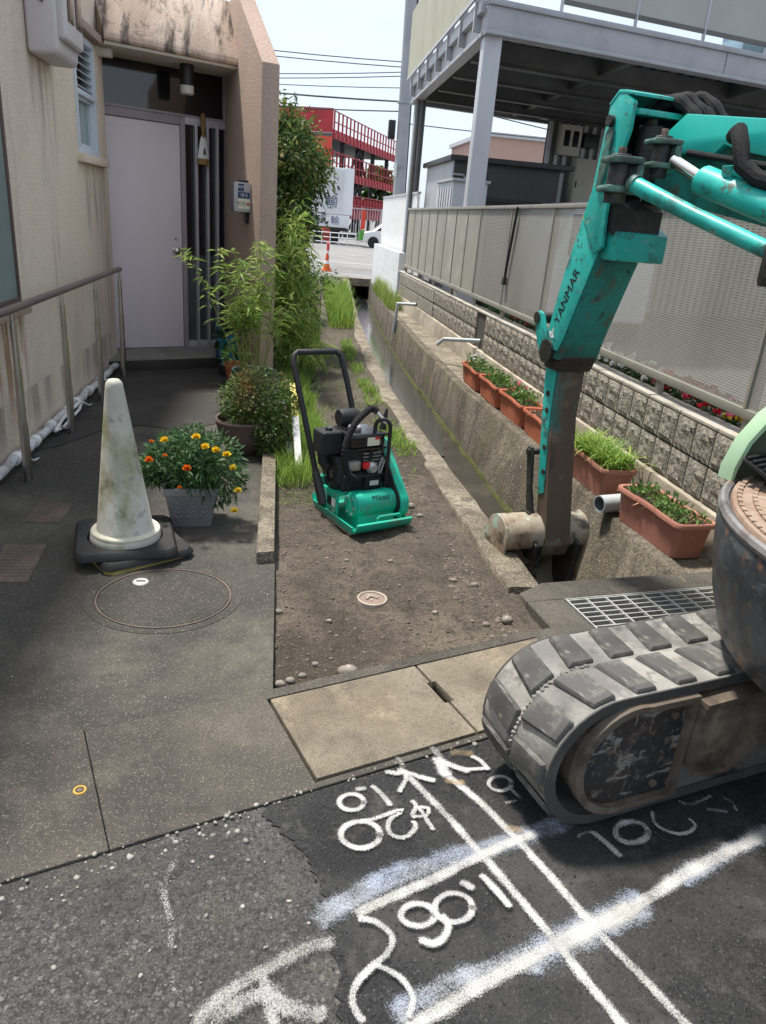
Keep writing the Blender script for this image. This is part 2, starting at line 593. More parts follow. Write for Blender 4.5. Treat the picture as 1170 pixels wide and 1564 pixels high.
CL = [(2.30, 1.24), (2.9, 1.232), (4.39, 1.18), (6.61, 1.11), (9.0, 1.17), (12.1, 1.30), (16.0, 1.55), (20.4, 1.85)]   # y, x of the channel's left edge
CR = [(2.30, 1.957), (3.0, 1.957), (5.04, 1.953), (6.2, 1.90), (7.07, 1.84), (10, 1.88), (13.3, 1.98), (16, 2.10), (20.4, 2.42)]
def lerp(tab, y):
    return float(np.interp(y, [a for a, b in tab], [b for a, b in tab]))
def cl(y): return lerp(CL, y)
def cr(y): return lerp(CR, y)
CB_ = [(2.3, 1.83), (3.9, 1.835), (5.4, 1.785), (7.26, 1.80), (10.3, 1.84), (13.3, 1.94), (16, 2.07), (20.4, 2.40)]
def crb(y): return lerp(CB_, y)

g = MB()
for (x0, x1, y0, y1) in ((-600, .98, -600, 20.4), (2.5, 600, -600, 20.4)):
    g.poly([(x0, y0, -.16), (x1, y0, -.16), (x1, y1, -.16), (x0, y1, -.16)])
struct('ground', g, m_ground)
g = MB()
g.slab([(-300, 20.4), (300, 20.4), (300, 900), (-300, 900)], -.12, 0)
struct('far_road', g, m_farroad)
g = MB()
for y in (27.5, 33.8):
    g.poly([(-60, y-.07, .004), (60, y-.07, .004), (60, y+.07, .004), (-60, y+.07, .004)])
m_wline = mat('worn_line_paint', (.6, .6, .58), .8, layers=[((.3, .3, .29), 3, .5, .7, .8)])
far_road = bpy.data.objects['far_road']
g.build('lane_line', m_wline, far_road)

g = MB()
g.poly([(*S(-80, -.035), -.008), (*S(-80, -14), -.008), (*S(80, -14), -.008), (*S(80, -.035), -.008)])
road = struct('road', g, m_road)
g = MB()
g.poly([(*S(-80, -14), -.012), (*S(-80, -40), -.012), (*S(80, -40), -.012), (*S(80, -14), -.012)])
struct('road_beyond', g, m_road)
# fresh asphalt patch with a ragged left edge, laid on the old road
edge = [(-.015, 1.545), (.03, 1.50), (.075, 1.44), (.115, 1.37), (.14, 1.29), (.15, 1.20), (.165, 1.1), (.16, .98), (.14, .8), (.12, .5), (.11, -.5)]
pts = []
for i in range(len(edge)-1):
    for k in range(6):
        f = k/6
        x = edge[i][0]*(1-f)+edge[i+1][0]*f
        y = edge[i][1]*(1-f)+edge[i+1][1]*f
        pts.append((x+random.uniform(-.012, .012), y, -.0035))
pts += [(.11, -.5, -.0035), (9, -.5, -.0035), (9, 4.55, -.0035)]
far_e = S(-.17, -.04)
g = MB()
for i in range(len(pts)-3):
    pass
n = len(pts)
right_top = S(8, -.04)
ring = [(*S(-.16, -.041), -.0035)]+pts[:-3]+[(.11, -.5, -.0035), (8.2, -.5, -.0035), (*right_top, -.0035)]
g.poly(ring)
o = g.build('asphalt_patch', m_patch, road, fix=False)

# concrete edge strip with two lift-out slabs
apron = MB()
for (s0, s1, t0, t1) in ((-9, -.571, -.032, .455), (-.568, -.009, -.032, .455), (-.009, 1.121, -.032, -.009), (-.009, 1.121, .409, .455)):
    apron.slab([S(s0, t0), S(s1, t0), S(s1, t1), S(s0, t1)], -.1, 0)
apron = struct('edge_strip', apron, m_strip, bevel=.0015, seg=1)
g = MB()
g.slab([S(-9, -.034), S(1.13, -.034), S(1.13, .452), S(-9, .452)], -.16, -.045)
g.build('joint_bed', m_joint, apron)
for k, (s0, s1) in enumerate(((0, .5525), (.5605, 1.113))):
    a, b = .17, .29       # lifting slot cut into the shared edge
    if k == 0:
        poly = [S(s0, 0), S(s1, 0), S(s1, a), S(s1-.012, a), S(s1-.012, b), S(s1, b), S(s1, .4), S(s0, .4)]
    elif k == 1:
        poly = [S(s0, 0), S(s1, 0), S(s1, .4), S(s0, .4), S(s0, b), S(s0+.016, b), S(s0+.016, a), S(s0, a)]
    else:
        poly = [S(s0, 0), S(s1, 0), S(s1, .4), S(s0, .4)]
    g = MB()
    g.slab(poly, -.04, .003)
    g.build('slab', m_slab, apron, bevel=.005, seg=2)

# left paving
g = MB()
g.slab([(.015, 2.106), (.015, 7.9), (-1.62, 7.9), (-1.62, 1.51)], -.12, -.001)
pave = struct('pavement', g, m_pave)
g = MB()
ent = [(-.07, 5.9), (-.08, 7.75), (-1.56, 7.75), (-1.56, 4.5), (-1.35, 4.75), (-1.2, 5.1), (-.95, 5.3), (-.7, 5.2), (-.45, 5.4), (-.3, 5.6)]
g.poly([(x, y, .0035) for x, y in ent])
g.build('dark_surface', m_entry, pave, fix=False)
# raised kerb along the soil
g = MB()
g.slab([(.012, 3.09), (.012, 7.0), (-.075, 7.0), (-.075, 5.2), (-.07, 3.07)], -.1, .055)
struct('path_kerb', g, m_conc, bevel=.008)

# soil path
ys = np.concatenate([np.linspace(0, 1, 130)**1.0*2.6, 2.6+np.linspace(0, 1, 60)[1:]*15.6])
xs = np.linspace(0, 1, 60)
def hash_noise(x, y, s, seed):
    from mathutils import noise as mn
    return mn.noise(Vector((x*s+seed, y*s-seed, seed*.7)))
vs, fs = [], []
for iy, yy in enumerate(ys):
    for ix, u in enumerate(xs):
        y0 = 2.108+(u*1.1)*.364-.004
        y = y0+yy*(20.3-y0)/18.2
        xl, xr = .012, (cl(y)-.14 if y > 2.83 else 1.13)
        x = xl+(xr-xl)*u
        if y > 7.2:
            xl = -.6
            x = xl+(xr-xl)*u
        z = -.045+.018*hash_noise(x, y, 2.3, 3.1)+.018*hash_noise(x, y, 6, 5.2)+.011*hash_noise(x, y, 16, 1.7)
        z += .03*min(1, max(0, (y-3.6)/2))
        if u > .9:
            z += .012
        vs.append((x, y, z))
nx = len(xs)
for iy in range(len(ys)-1):
    for ix in range(nx-1):
        a = iy*nx+ix
        fs.append((a, a+1, a+nx+1, a+nx))
g = MB()
g.add(vs, fs)
soil = struct('soil_path', g, m_soil, ang=180)
def soil_z(x, y):
    return -.045+.018*hash_noise(x, y, 2.3, 3.1)+.018*hash_noise(x, y, 6, 5.2)+.011*hash_noise(x, y, 16, 1.7)+.03*min(1, max(0, (y-3.6)/2))

# water channel
def strip_wall(xa, xb, y0, y1, z0, z1, n=40, jit=.004, foot=None):
    """wall between two curves xa(y) and xb(y)"""
    mb = MB()
    yy = np.linspace(y0, y1, n)
    vs = []
    for y in yy:
        j = [random.uniform(-jit, jit) for _ in range(4)]
        a, b = xa(y), xb(y)
        vs += [(foot(y) if foot else a, y, z0), (a+j[0], y, z1-.01), (a+.012+j[1], y, z1+j[2]*.6), (b-.012, y, z1+j[3]*.6), (b+j[1], y, z1-.01), (b, y, z0)]
    fs = []
    for i in range(n-1):
        for k in range(5):
            a = i*6+k
            fs.append((a, a+1, a+7, a+6))
    fs.append((0, 1, 2, 3, 4, 5))
    fs.append(tuple((n-1)*6+k for k in (5, 4, 3, 2, 1, 0)))
    return mb.add(vs, fs)
struct('channel_kerb', strip_wall(lambda y: cl(y)-.165, cl, 2.86, 20.4, -.62, .0, 110, .006), m_conc, ang=50)
struct('channel_wall', strip_wall(cr, lambda y: cr(y)+.10, 2.93, 20.4, -.52, .0, 110, .004, crb), m_wallface, ang=50)
struct('wall_shelf', strip_wall(lambda y: cr(y)+.104, lambda y: 2.31, 2.3, 15.2, -.3, -.008, 60, .003), m_conc)
g = MB()
yy = np.linspace(2.9, 27, 70)
for i in range(len(yy)-1):
    a, b = yy[i], yy[i+1]
    g.poly([(cl(a)-.02, a, -.5), (cr(a)+.02, a, -.5), (cr(b)+.02, b, -.5), (cl(b)-.02, b, -.5)])
struct('channel_floor', g, m_floor)
g = MB()
yy = np.linspace(6.4, 21, 80)
wob = [.05*hash_noise(0, y, 1.1, 9.3) for y in yy]
for i in range(len(yy)-1):
    a, b = yy[i], yy[i+1]
    ra, rb = [cl(q)+(cr(q)-cl(q))*min(.86, .60+.30*max(0, q-6.4))+w for q, w in ((a, wob[i]), (b, wob[i+1]))]
    g.poly([(cl(a)-.01, a, -.488), (ra, a, -.488), (rb, b, -.488), (cl(b)-.01, b, -.488)])
struct('channel_water', g, m_water, ang=180)
g = MB()
yy = np.linspace(2.95, 19, 200)
vs, fs = [], []
for i, y in enumerate(yy):
    w = .012+.02*abs(hash_noise(0, y, 3, 4.4))+random.uniform(0, .015)
    h = .01+.03*abs(hash_noise(1, y, 2.2, 8.4))+random.uniform(0, .02)
    vs += [(crb(y)-w, y, -.499), (crb(y)-.008, y, -.5+h), (crb(y)+.003, y, -.5+h*1.2)]
for i in range(len(yy)-1):
    for k in range(2):
        a = i*3+k
        fs.append((a, a+1, a+4, a+3))
g.add(vs, fs)
tag(g.build('moss', m_moss), 'yellow green moss line along the foot of the channel wall', 'moss', kind='stuff')
# head wall and culvert below the far road
g = MB()
g.box(1.5, 2.9, 20.38, 20.6, -.17, .02)
g.box(1.3, 1.84, 20.38, 27, -.62, -.13)
g.box(2.43, 2.9, 20.38, 27, -.62, -.13)
struct('culvert', g, m_conc)

# concrete pad with the grating
pad = MB()
pad.slab([Gp(-.185, -.09), Gp(-.03, -.168), Gp(.80, -.155), Gp(1.25, -.155), Gp(1.25, -.008), Gp(-.185, -.008)], -.62, .001)
pad.slab([Gp(-.187, -.008), Gp(-.008, -.008), Gp(-.008, .278), Gp(-.192, .278)], -.3, .001)
pad.slab([Gp(.905, -.008), Gp(1.25, -.008), Gp(1.25, .278), Gp(.905, .278)], -.3, .001)
pad.slab([S(1.122, -.032), S(9, -.032), S(9, .9), Gp(1.25, .2785), Gp(-.1, .2785), S(1.225, .455), S(1.122, .455)], -.3, -.003)
pad = struct('concrete_pad', pad, m_strip, bevel=.004, seg=1)
g = MB()
g.slab([Gp(-.1, -.09), Gp(1, -.09), Gp(1, .35), Gp(-.1, .35)], -.34, -.22)
g.build('pit_floor', m_joint, pad)

# painted survey marks on the asphalt
PAINT = [([(0.138, 1.223), (0.235, 1.28), (0.345, 1.331), (0.45, 1.358), (0.556, 1.39), (0.666, 1.422), (0.804, 1.463)], 0.06, 's'), ([(0.292, 0.997), (0.382, 1.032), (0.487, 1.064), (0.583, 1.087), (0.676, 1.116)], 0.05, 's'), ([(0.605, 1.091), (0.701, 1.128), (0.814, 1.166), (0.909, 1.201)], 0.075, 's'), ([(1.064, 1.275), (1.227, 1.343), (1.391, 1.405)], 0.05, 's'), ([(0.395, 1.694), (0.477, 1.543), (0.557, 1.373), (0.619, 1.232), (0.666, 1.119), (0.699, 1.028), (0.739, 0.927)], 0.021, 'w'), ([(0.519, 1.676), (0.594, 1.563), (0.665, 1.417), (0.723, 1.276), (0.773, 1.145), (0.826, 1.029), (0.882, 0.905)], 0.021, 'w'), ([(0.225, 1.227), (0.324, 1.269), (0.43, 1.313), (0.551, 1.371), (0.665, 1.417), (0.719, 1.434)], 0.026, 'w'), ([(0.305, 0.962), (0.374, 0.991), (0.48, 1.039), (0.569, 1.075), (0.665, 1.114), (0.738, 1.138), (0.814, 1.166), (0.94, 1.218), (1.083, 1.288), (1.227, 1.343), (1.391, 1.405)], 0.03, 'w'), ([(0.677, 1.118), (0.738, 1.138), (0.814, 1.166), (0.867, 1.186)], 0.045, 'w'), ([(0.27, 1.57), (0.265, 1.557), (0.255, 1.547), (0.241, 1.542), (0.225, 1.543), (0.212, 1.549), (0.203, 1.56), (0.201, 1.573), (0.205, 1.586), (0.216, 1.596), (0.23, 1.602), (0.246, 1.601), (0.26, 1.594), (0.268, 1.583), (0.27, 1.57)], 0.013, 'w'), ([(0.257, 1.621), (0.276, 1.622)], 0.014, 'd'), ([(0.303, 1.628), (0.323, 1.597), (0.34, 1.559)], 0.015, 'w'), ([(0.301, 1.453), (0.294, 1.434), (0.277, 1.419), (0.256, 1.412), (0.233, 1.413), (0.214, 1.423), (0.201, 1.439), (0.197, 1.458), (0.204, 1.477), (0.22, 1.492), (0.242, 1.5), (0.265, 1.499), (0.286, 1.489), (0.298, 1.472), (0.301, 1.453)], 0.015, 'w'), ([(0.256, 1.501), (0.29, 1.507), (0.325, 1.521), (0.374, 1.536), (0.339, 1.509), (0.325, 1.482), (0.328, 1.455), (0.346, 1.44), (0.374, 1.445), (0.399, 1.472), (0.397, 1.491)], 0.013, 'w'), ([(0.407, 1.565), (0.413, 1.545), (0.397, 1.517), (0.402, 1.508)], 0.013, 'w'), ([(0.41, 1.542), (0.446, 1.539), (0.435, 1.511), (0.401, 1.511)], 0.011, 'w'), ([(0.421, 1.537), (0.444, 1.465)], 0.012, 'w'), ([(0.352, 1.684), (0.379, 1.678), (0.407, 1.682), (0.439, 1.662), (0.479, 1.645)], 0.016, 'w'), ([(0.407, 1.682), (0.4, 1.649), (0.376, 1.609)], 0.014, 'w'), ([(0.392, 1.739), (0.4, 1.706)], 0.018, 'd'), ([(0.509, 1.78), (0.519, 1.741)], 0.022, 'd'), ([(0.514, 1.727), (0.52, 1.674)], 0.034, 'w'), ([(0.515, 1.724), (0.55, 1.701), (0.59, 1.681)], 0.02, 'w'), ([(0.623, 1.738), (0.642, 1.719), (0.654, 1.687)], 0.015, 'w'), ([(0.59, 1.684), (0.654, 1.687)], 0.012, 'w'), ([(0.709, 1.62), (0.702, 1.607), (0.689, 1.598), (0.674, 1.593), (0.66, 1.594), (0.648, 1.6), (0.641, 1.61), (0.641, 1.623), (0.648, 1.635), (0.66, 1.645), (0.676, 1.65), (0.691, 1.65), (0.703, 1.643), (0.709, 1.633), (0.709, 1.62)], 0.012, 'w'), ([(0.699, 1.6), (0.716, 1.563)], 0.011, 'd'), ([(0.671, 1.545), (0.7, 1.551)], 0.01, 'd'), ([(0.57, 1.759), (0.615, 1.751)], 0.028, 'y'), ([(0.524, 1.638), (0.559, 1.63)], 0.022, 'y'), ([(0.655, 1.455), (0.68, 1.443)], 0.022, 'y'), ([(0.884, 1.419), (0.902, 1.39), (0.919, 1.348)], 0.016, 'w'), ([(1.036, 1.418), (1.024, 1.402), (1.005, 1.391), (0.983, 1.385), (0.963, 1.386), (0.948, 1.394), (0.941, 1.407), (0.944, 1.423), (0.955, 1.439), (0.974, 1.451), (0.996, 1.457), (1.017, 1.456), (1.033, 1.448), (1.039, 1.434), (1.036, 1.418)], 0.017, 'w'), ([(0.833, 1.413), (0.859, 1.427), (0.889, 1.422)], 0.01, 'd'), ([(1.083, 1.487), (1.07, 1.451), (1.085, 1.424), (1.12, 1.407), (1.16, 1.415), (1.185, 1.435), (1.182, 1.456)], 0.01, 'w'), ([(1.187, 1.525), (1.215, 1.511), (1.293, 1.541)], 0.011, 'd'), ([(1.258, 1.49), (1.305, 1.478)], 0.014, 'd'), ([(1.33, 1.533), (1.346, 1.513), (1.34, 1.486)], 0.01, 'd'), ([(0.397, 1.202), (0.391, 1.189), (0.378, 1.18), (0.361, 1.175), (0.343, 1.177), (0.329, 1.183), (0.319, 1.194), (0.317, 1.207), (0.323, 1.219), (0.336, 1.229), (0.353, 1.234), (0.371, 1.233), (0.386, 1.226), (0.395, 1.215), (0.397, 1.202)], 0.014, 'w'), ([(0.491, 1.214), (0.483, 1.198), (0.467, 1.186), (0.448, 1.18), (0.428, 1.181), (0.411, 1.189), (0.402, 1.203), (0.401, 1.22), (0.408, 1.237), (0.424, 1.25), (0.444, 1.257), (0.465, 1.255), (0.482, 1.246), (0.491, 1.232), (0.491, 1.214)], 0.014, 'w'), ([(0.417, 1.195), (0.423, 1.168), (0.405, 1.141), (0.379, 1.129), (0.357, 1.139)], 0.016, 'w'), ([(0.486, 1.284), (0.499, 1.271)], 0.02, 'w'), ([(0.539, 1.3), (0.561, 1.258), (0.579, 1.217)], 0.016, 'w'), ([(0.224, 1.202), (0.255, 1.193), (0.282, 1.167), (0.289, 1.144), (0.272, 1.112), (0.244, 1.091), (0.21, 1.062), (0.19, 1.033), (0.188, 1.003), (0.201, 0.975)], 0.015, 'w'), ([(0.246, 1.088), (0.283, 1.065), (0.305, 1.037), (0.313, 1.005), (0.299, 0.976)], 0.013, 'w'), ([(-0.116, 0.999), (-0.068, 1.049), (0.009, 1.097), (0.11, 1.14), (0.143, 1.146)], 0.03, 'd'), ([(-0.082, 0.996), (-0.032, 1.031), (0.01, 1.04), (0.058, 1.006), (0.116, 0.99)], 0.034, 'd'), ([(-0.003, 1.088), (0.013, 1.043), (0.025, 0.988)], 0.026, 'd'), ([(-0.231, 1.465), (-0.214, 1.418), (-0.228, 1.34), (-0.228, 1.291), (-0.207, 1.235), (-0.196, 1.176), (-0.191, 1.115), (-0.172, 1.057)], 0.016, 'f')]
def ribbon(pts, w, z, name, m, parent):
    P = [Vector(p) for p in pts]
    # subdivide smoothly
    Q = []
    for i in range(len(P)-1):
        a, b = P[i], P[i+1]
        p0 = P[i-1] if i > 0 else a
        p3 = P[i+2] if i+2 < len(P) else b
        k = max(2, int((b-a).length/.03))
        for j in range(k):
            t = j/k
            Q.append(.5*((2*a)+(-p0+b)*t+(2*p0-5*a+4*b-p3)*t*t+(-p0+3*a-3*b+p3)*t**3))
    Q.append(P[-1])
    d0 = (Q[0]-Q[1]).normalized()*w*.9
    d1 = (Q[-1]-Q[-2]).normalized()*w*.9
    Q = [Q[0]+d0]+Q+[Q[-1]+d1]
    vs, uvs, fs = [], [], []
    acc = 0
    for i, q in enumerate(Q):
        t = (Q[min(i+1, len(Q)-1)]-Q[max(i-1, 0)])
        t = t.normalized() if t.length > 1e-6 else Vector((1, 0))
        nn = Vector((-t.y, t.x))
        end = 0.5 if i in (0, len(Q)-1) else 1
        vs += [(q.x+nn.x*w*end, q.y+nn.y*w*end, z), (q.x-nn.x*w*end, q.y-nn.y*w*end, z)]
        f = .0 if i in (0, len(Q)-1) else .5
        uvs += [(1 if f else 0, 0), (1 if f else 0, 1)]
    for i in range(len(Q)-1):
        fs.append((2*i, 2*i+1, 2*i+3, 2*i+2))
    me = bpy.data.meshes.new(name)
    me.from_pydata(vs, [], fs)
    uvl = me.uv_layers.new(name='UVMap')
    for lp in me.loops:
        uvl.data[lp.index].uv = uvs[lp.vertex_index]
    me.materials.append(m)
    o = bpy.data.objects.new(name, me)
    COL.objects.link(o)
    o.parent = parent
    return o
for i, (pts, w, d) in enumerate(PAINT):
    ribbon(pts, w*(.85 if d in 'sy' else .86), .0012+i*.00022, 'paint_mark', spray(d), road)

# ------------------------------------------------------------------ house on the left
m_stucco = mat('pink_beige_stucco', (.82, .68, .60), .9, layers=[((.84, .72, .56), .55, .40, .56, .85), ((.60, .49, .40), 1.4, .50, .70, .5, (1, 1, .5)), ((.36, .26, .19), 3.2, .60, .76, .45, (1, 2.0, .16)), ((.14, .105, .085), 4.5, .68, .80, .5, (1, 1.6, .2)), ((.42, .34, .27), 60, .54, .66, .35)],
               bump=[(70, 1.0, .014), (190, .8, .006)], spec=.2)
m_stucco2 = mat('brown_stucco', (.50, .375, .305), .92, layers=[((.40, .30, .24), 1.2, .45, .66, .6, (1, 1, .5)), ((.18, .13, .105), 2.6, .62, .76, .4, (1, 1, .3)), ((.3, .225, .18), 60, .54, .66, .4)], bump=[(70, 1.0, .014), (190, .8, .006)], spec=.2)
m_canopy = mat('streaked_canopy_paint', (.66, .52, .42), .9, layers=[((.40, .29, .22), 3.0, .42, .60, .75, (1.4, .4, .2)), ((.055, .045, .038), 6, .50, .62, .9, (1.5, .30, .16)), ((.10, .08, .065), 14, .54, .66, .5, (1, 1, .4)), ((.70, .60, .5), 7, .58, .7, .6, (1, 1, .3))], bump=[(60, .6, .008)])
m_soffit = mat('soffit_paint', (.62, .56, .48), .85, layers=[((.4, .34, .28), 2, .5, .7, .5)])
m_doorp = mat('lilac_door_paint', (.78, .69, .72), .55, layers=[((.64, .565, .595), 1.6, .42, .66, .5, (1, 1, .4)), ((.62, .58, .60), 4, .55, .75, .4)], bump=[(300, .05, .001)], spec=.35)
m_dframe = mat('door_frame_paint', (.36, .31, .33), .55, layers=[((.25, .215, .225), 6, .5, .7, .5)])
m_alu = mat('pale_aluminium', (.52, .50, .52), .45, metal=.35, layers=[((.4, .39, .40), 8, .5, .7, .5)])
m_dglass = glass('dark_glass', (.012, .012, .014), .06)
m_fglass = mat('frosted_glass', (.10, .105, .11), .35, layers=[((.05, .053, .056), 2, .4, .6, .7)])
m_gglass = mat('greenish_window_glass', (.24, .31, .30), .12, spec=.6, layers=[((.16, .22, .22), 2, .4, .7, .6)], coat=.4)
m_bframe = mat('brown_window_frame', (.11, .075, .065), .5)
m_wframe = mat('blue_white_window_frame', (.58, .63, .68), .5, layers=[((.4, .44, .47), 6, .55, .7, .6)])
m_steel = mat('stainless', (.55, .53, .51), .28, metal=1.0, layers=[((.38, .36, .34), 9, .45, .7, .6)])
m_railwood = mat('brown_rail_cover', (.17, .125, .115), .4, layers=[((.11, .08, .075), 6, .45, .65, .6, (1, .2, 1))])
m_meter = mat('lilac_meter_box', (.56, .52, .52), .5, layers=[((.42, .38, .37), 3, .5, .7, .6), ((.12, .1, .09), 7, .68, .8, .6)])
m_black = mat('black_plastic', (.018, .018, .02), .4, spec=.4)
m_white = mat('white_paint', (.78, .78, .77), .5, layers=[((.6, .6, .58), 5, .5, .75, .4)])
m_tape = mat('pipe_wrap', (.62, .62, .63), .6, layers=[((.3, .29, .28), 7, .45, .62, .8), ((.08, .075, .07), 12, .6, .7, .8)], bump=[(30, .6, .01)])
m_mat = mat('ribbed_entrance_mat', (.27, .25, .22), .8, layers=[((.17, .155, .135), 3, .45, .7, .7)])

def add_streaks(m, runs):
    """rain and rust runs below a sill: (y0, y1, z0, z1, colour, amount)"""
    N, L = m.node_tree.nodes, m.node_tree.links
    b = N['Principled BSDF']
    src = b.inputs['Base Color'].links[0].from_socket
    c = N.new('ShaderNodeTexCoord')
    sp = N.new('ShaderNodeSeparateXYZ')
    L.new(c.outputs['Object'], sp.inputs[0])
    for (y0, y1, z0, z1, col, am, fq) in runs:
        def ramp(sock, a, b_):
            q = N.new('ShaderNodeMapRange'); q.interpolation_type = 'SMOOTHSTEP'
            q.inputs['From Min'].default_value = a; q.inputs['From Max'].default_value = b_
            L.new(sock, q.inputs['Value'])
            return q.outputs[0]
        def mul(a, b_):
            q = N.new('ShaderNodeMath'); q.operation = 'MULTIPLY'
            L.new(a, q.inputs[0])
            if isinstance(b_, float):
                q.inputs[1].default_value = b_
            else:
                L.new(b_, q.inputs[1])
            return q.outputs[0]
        mp = N.new('ShaderNodeMapping')
        mp.inputs['Scale'].default_value = (1, 1, .06)
        L.new(c.outputs['Object'], mp.inputs['Vector'])
        nz_ = N.new('ShaderNodeTexNoise'); nz_.inputs['Scale'].default_value = fq; nz_.inputs['Detail'].default_value = 3
        L.new(mp.outputs[0], nz_.inputs['Vector'])
        f = ramp(nz_.outputs['Fac'], .46, .60)
        w_ = .08
        f = mul(f, ramp(sp.outputs[1], y0-w_, y0+w_))
        f = mul(f, ramp(sp.outputs[1], y1+w_, y1-w_))
        f = mul(f, ramp(sp.outputs[2], z0, z0+(z1-z0)*.7))
        f = mul(f, ramp(sp.outputs[2], z1+.01, z1-.01))
        f = mul(f, float(am))
        mx_ = N.new('ShaderNodeMix'); mx_.data_type = 'RGBA'
        mx_.inputs['B'].default_value = (*col, 1)
        L.new(f, mx_.inputs['Factor']); L.new(src, mx_.inputs['A'])
        src = mx_.outputs['Result']
    L.new(src, b.inputs['Base Color'])
# the wall parts sit 5 m along and 1.6 m left of the house origin, so y is measured from y = 5
add_streaks(m_stucco, [(1.6, 2.25, 1.0, 1.735, (.20, .15, .115), .5, 30.0), (-1.8, -.2, .0, .83, (.30, .15, .07), .8, 14.0), (.35, .85, 1.4, 2.28, (.20, .16, .13), .55, 10.0), (-2.5, 2.4, .0, .35, (.22, .17, .14), .5, 5.0), (2.1, 2.42, .0, 1.8, (.25, .19, .15), .4, 22.0)])

house = thing('house', 'pink beige stuccoed house with a recessed lilac front door', 'house', (-1.6, 5, 0))
X0, X1 = -1.80, -1.53
w = MB()
for (y0, y1, z0, z1) in ((.9, 3.2, 0, 3.25), (3.2, 4.78, 0, .87), (3.2, 4.78, 2.36, 3.25), (4.78, 6.45, 0, 3.25), (6.45, 7.10, 0, 1.80), (6.45, 7.10, 2.62, 3.25), (7.10, 7.46, 0, 3.25)):
    w.box(X0, X1, y0, y1, z0, z1)
w.build('wall', m_stucco, house)
w = MB()
w.slab([(-1.66, 7.80), (-.40, 8.43), (-1.3, 11.8), (-5, 11.8), (-5, 7.30), (-1.80, 7.30)], 0, 3.25)
w.slab([(-5, 7.3), (-1.801, 7.3), (-1.801, .9), (-5, .9)], 0, 3.23)
w.build('rear_wall', m_stucco2, house)
# fin wall right of the entrance: vertical, then raked back
f0, f1 = V(-.172, 6.83), V(-.030, 6.882)
fd = V(-.27, .963)
prof = [(0, 0), (0, 2.6), (.905, 3.234), (2.5, 3.234), (2.5, 0)]
w = MB()
w.prism([(f0.x+fd.x*t, f0.y+fd.y*t, z) for t, z in prof], [(f1.x+fd.x*t, f1.y+fd.y*t, z) for t, z in prof])
w.build('fin_wall', m_stucco2, house, bevel=.012)
# canopy with raked face
dd, nb = V(.892, .451), V(-.451, .892)
def Cn(s, b, z):
    return (-1.46+dd.x*s+nb.x*b, 7.136+dd.y*s+nb.y*b, z)
prof = [(0, 2.68), (-.012, 2.70), (0, 2.745), (.4, 3.245), (1.3, 3.245), (1.3, 2.68)]
w = MB()
w.prism([Cn(0.02, b, z) for b, z in prof], [Cn(1.315, b, z) for b, z in prof])
w.build('canopy', m_canopy, house, bevel=.01)
w = MB()
w.slab([Cn(.03, .03, 0)[:2], Cn(1.30, .03, 0)[:2], Cn(1.30, .62, 0)[:2], Cn(.03, .62, 0)[:2]], 2.655, 2.678)
w.build('soffit', m_soffit, house)
# door plane: s along the door, b forward of it
D0 = V(-1.663, 7.668)
dx, df = V(.8924, .4512), V(.4512, -.8924)
MD = Matrix(((dx.x, df.x, 0, D0.x), (dx.y, df.y, 0, D0.y), (0, 0, 1, 0), (0, 0, 0, 1)))   # local: x along, y towards camera, z up
def dbox(name, x0, x1, y0, y1, z0, z1, m, par=house, bevel=.004):
    return MB().box(x0, x1, y0, y1, z0, z1, MD).build(name, m, par, bevel=bevel)
dbox('doorstep', -.15, 1.34, -.05, .62, 0, .098, m_entry)
dm = MB()
for k in range(46):
    dm.box(-.14, 1.30, .03+k*.0126, .0366+k*.0126, .098, .1065, MD)
dm.box(-.14, 1.30, .02, .60, .098, .101, MD)
dm.build('entrance_mat', m_mat, house)
door = dbox('door', .015, .775, -.03, .012, .108, 2.185, m_doorp)
kn = MB()
Mk = MD @ Matrix.Translation((.712, .012, 1.06)) @ Matrix.Rotation(-PI/2, 4, 'X')
kn.lathe([(.034, 0), (.034, .006), (.014, .01), (.013, .03), (.026, .04), (.032, .052), (.030, .064), (.018, .072), (.001, .074)], 20, Mk)
kn.build('knob', m_steel, door)
MB().lathe([(.013, 0), (.013, .004), (.001, .005)], 12, MD @ Matrix.Translation((.712, .012, 1.17)) @ Matrix.Rotation(-PI/2, 4, 'X')).build('lock', m_steel, door)
fr = MB()
fr.box(-.06, .01, -.05, .03, .1, 2.26, MD)
fr.box(.778, .822, -.05, .035, .1, 2.26, MD)
fr.box(.011, .777, -.05, .03, 2.19, 2.26, MD)
fr.build('door_frame', m_dframe, house, bevel=.004)
fr = MB()
fr.box(.823, 1.27, -.04, .03, .1, .17, MD)
fr.box(.823, 1.27, -.04, .03, 2.20, 2.262, MD)
fr.box(1.235, 1.272, -.04, .032, .17, 2.2, MD)
side = fr.build('sidelight_frame', m_alu, house, bevel=.003)
dbox('pane', .824, 1.236, -.035, -.02, .171, 1.02, m_fglass, side, 0)
dbox('pane', .824, 1.236, -.036, -.018, 1.021, 2.199, m_dglass, side, 0)
for sx in (.93, 1.045, 1.145):
    dbox('bar', sx-.013, sx+.013, -.018, .045, .13, 2.23, m_alu, side)
fr = MB()
fr.box(-.06, 1.27, -.045, .02, 2.264, 2.285, MD)
fr.box(1.22, 1.27, -.045, .02, 2.285, 2.66, MD)
tr = fr.build('transom_frame', m_dframe, house)
dbox('pane', -.06, 1.219, -.035, -.015, 2.286, 2.66, m_dglass, tr, 0)
lm = MB()
lm.lathe([(.062, 0), (.062, .17), (.055, .175)], 24, Matrix.Translation((-.86, 7.74, 2.49)))
lamp = lm.build('porch_lamp', m_black, house)
lm = MB()
lm.lathe([(.05, -.07), (.06, -.06), (.061, 0)], 24, Matrix.Translation((-.86, 7.74, 2.487)))
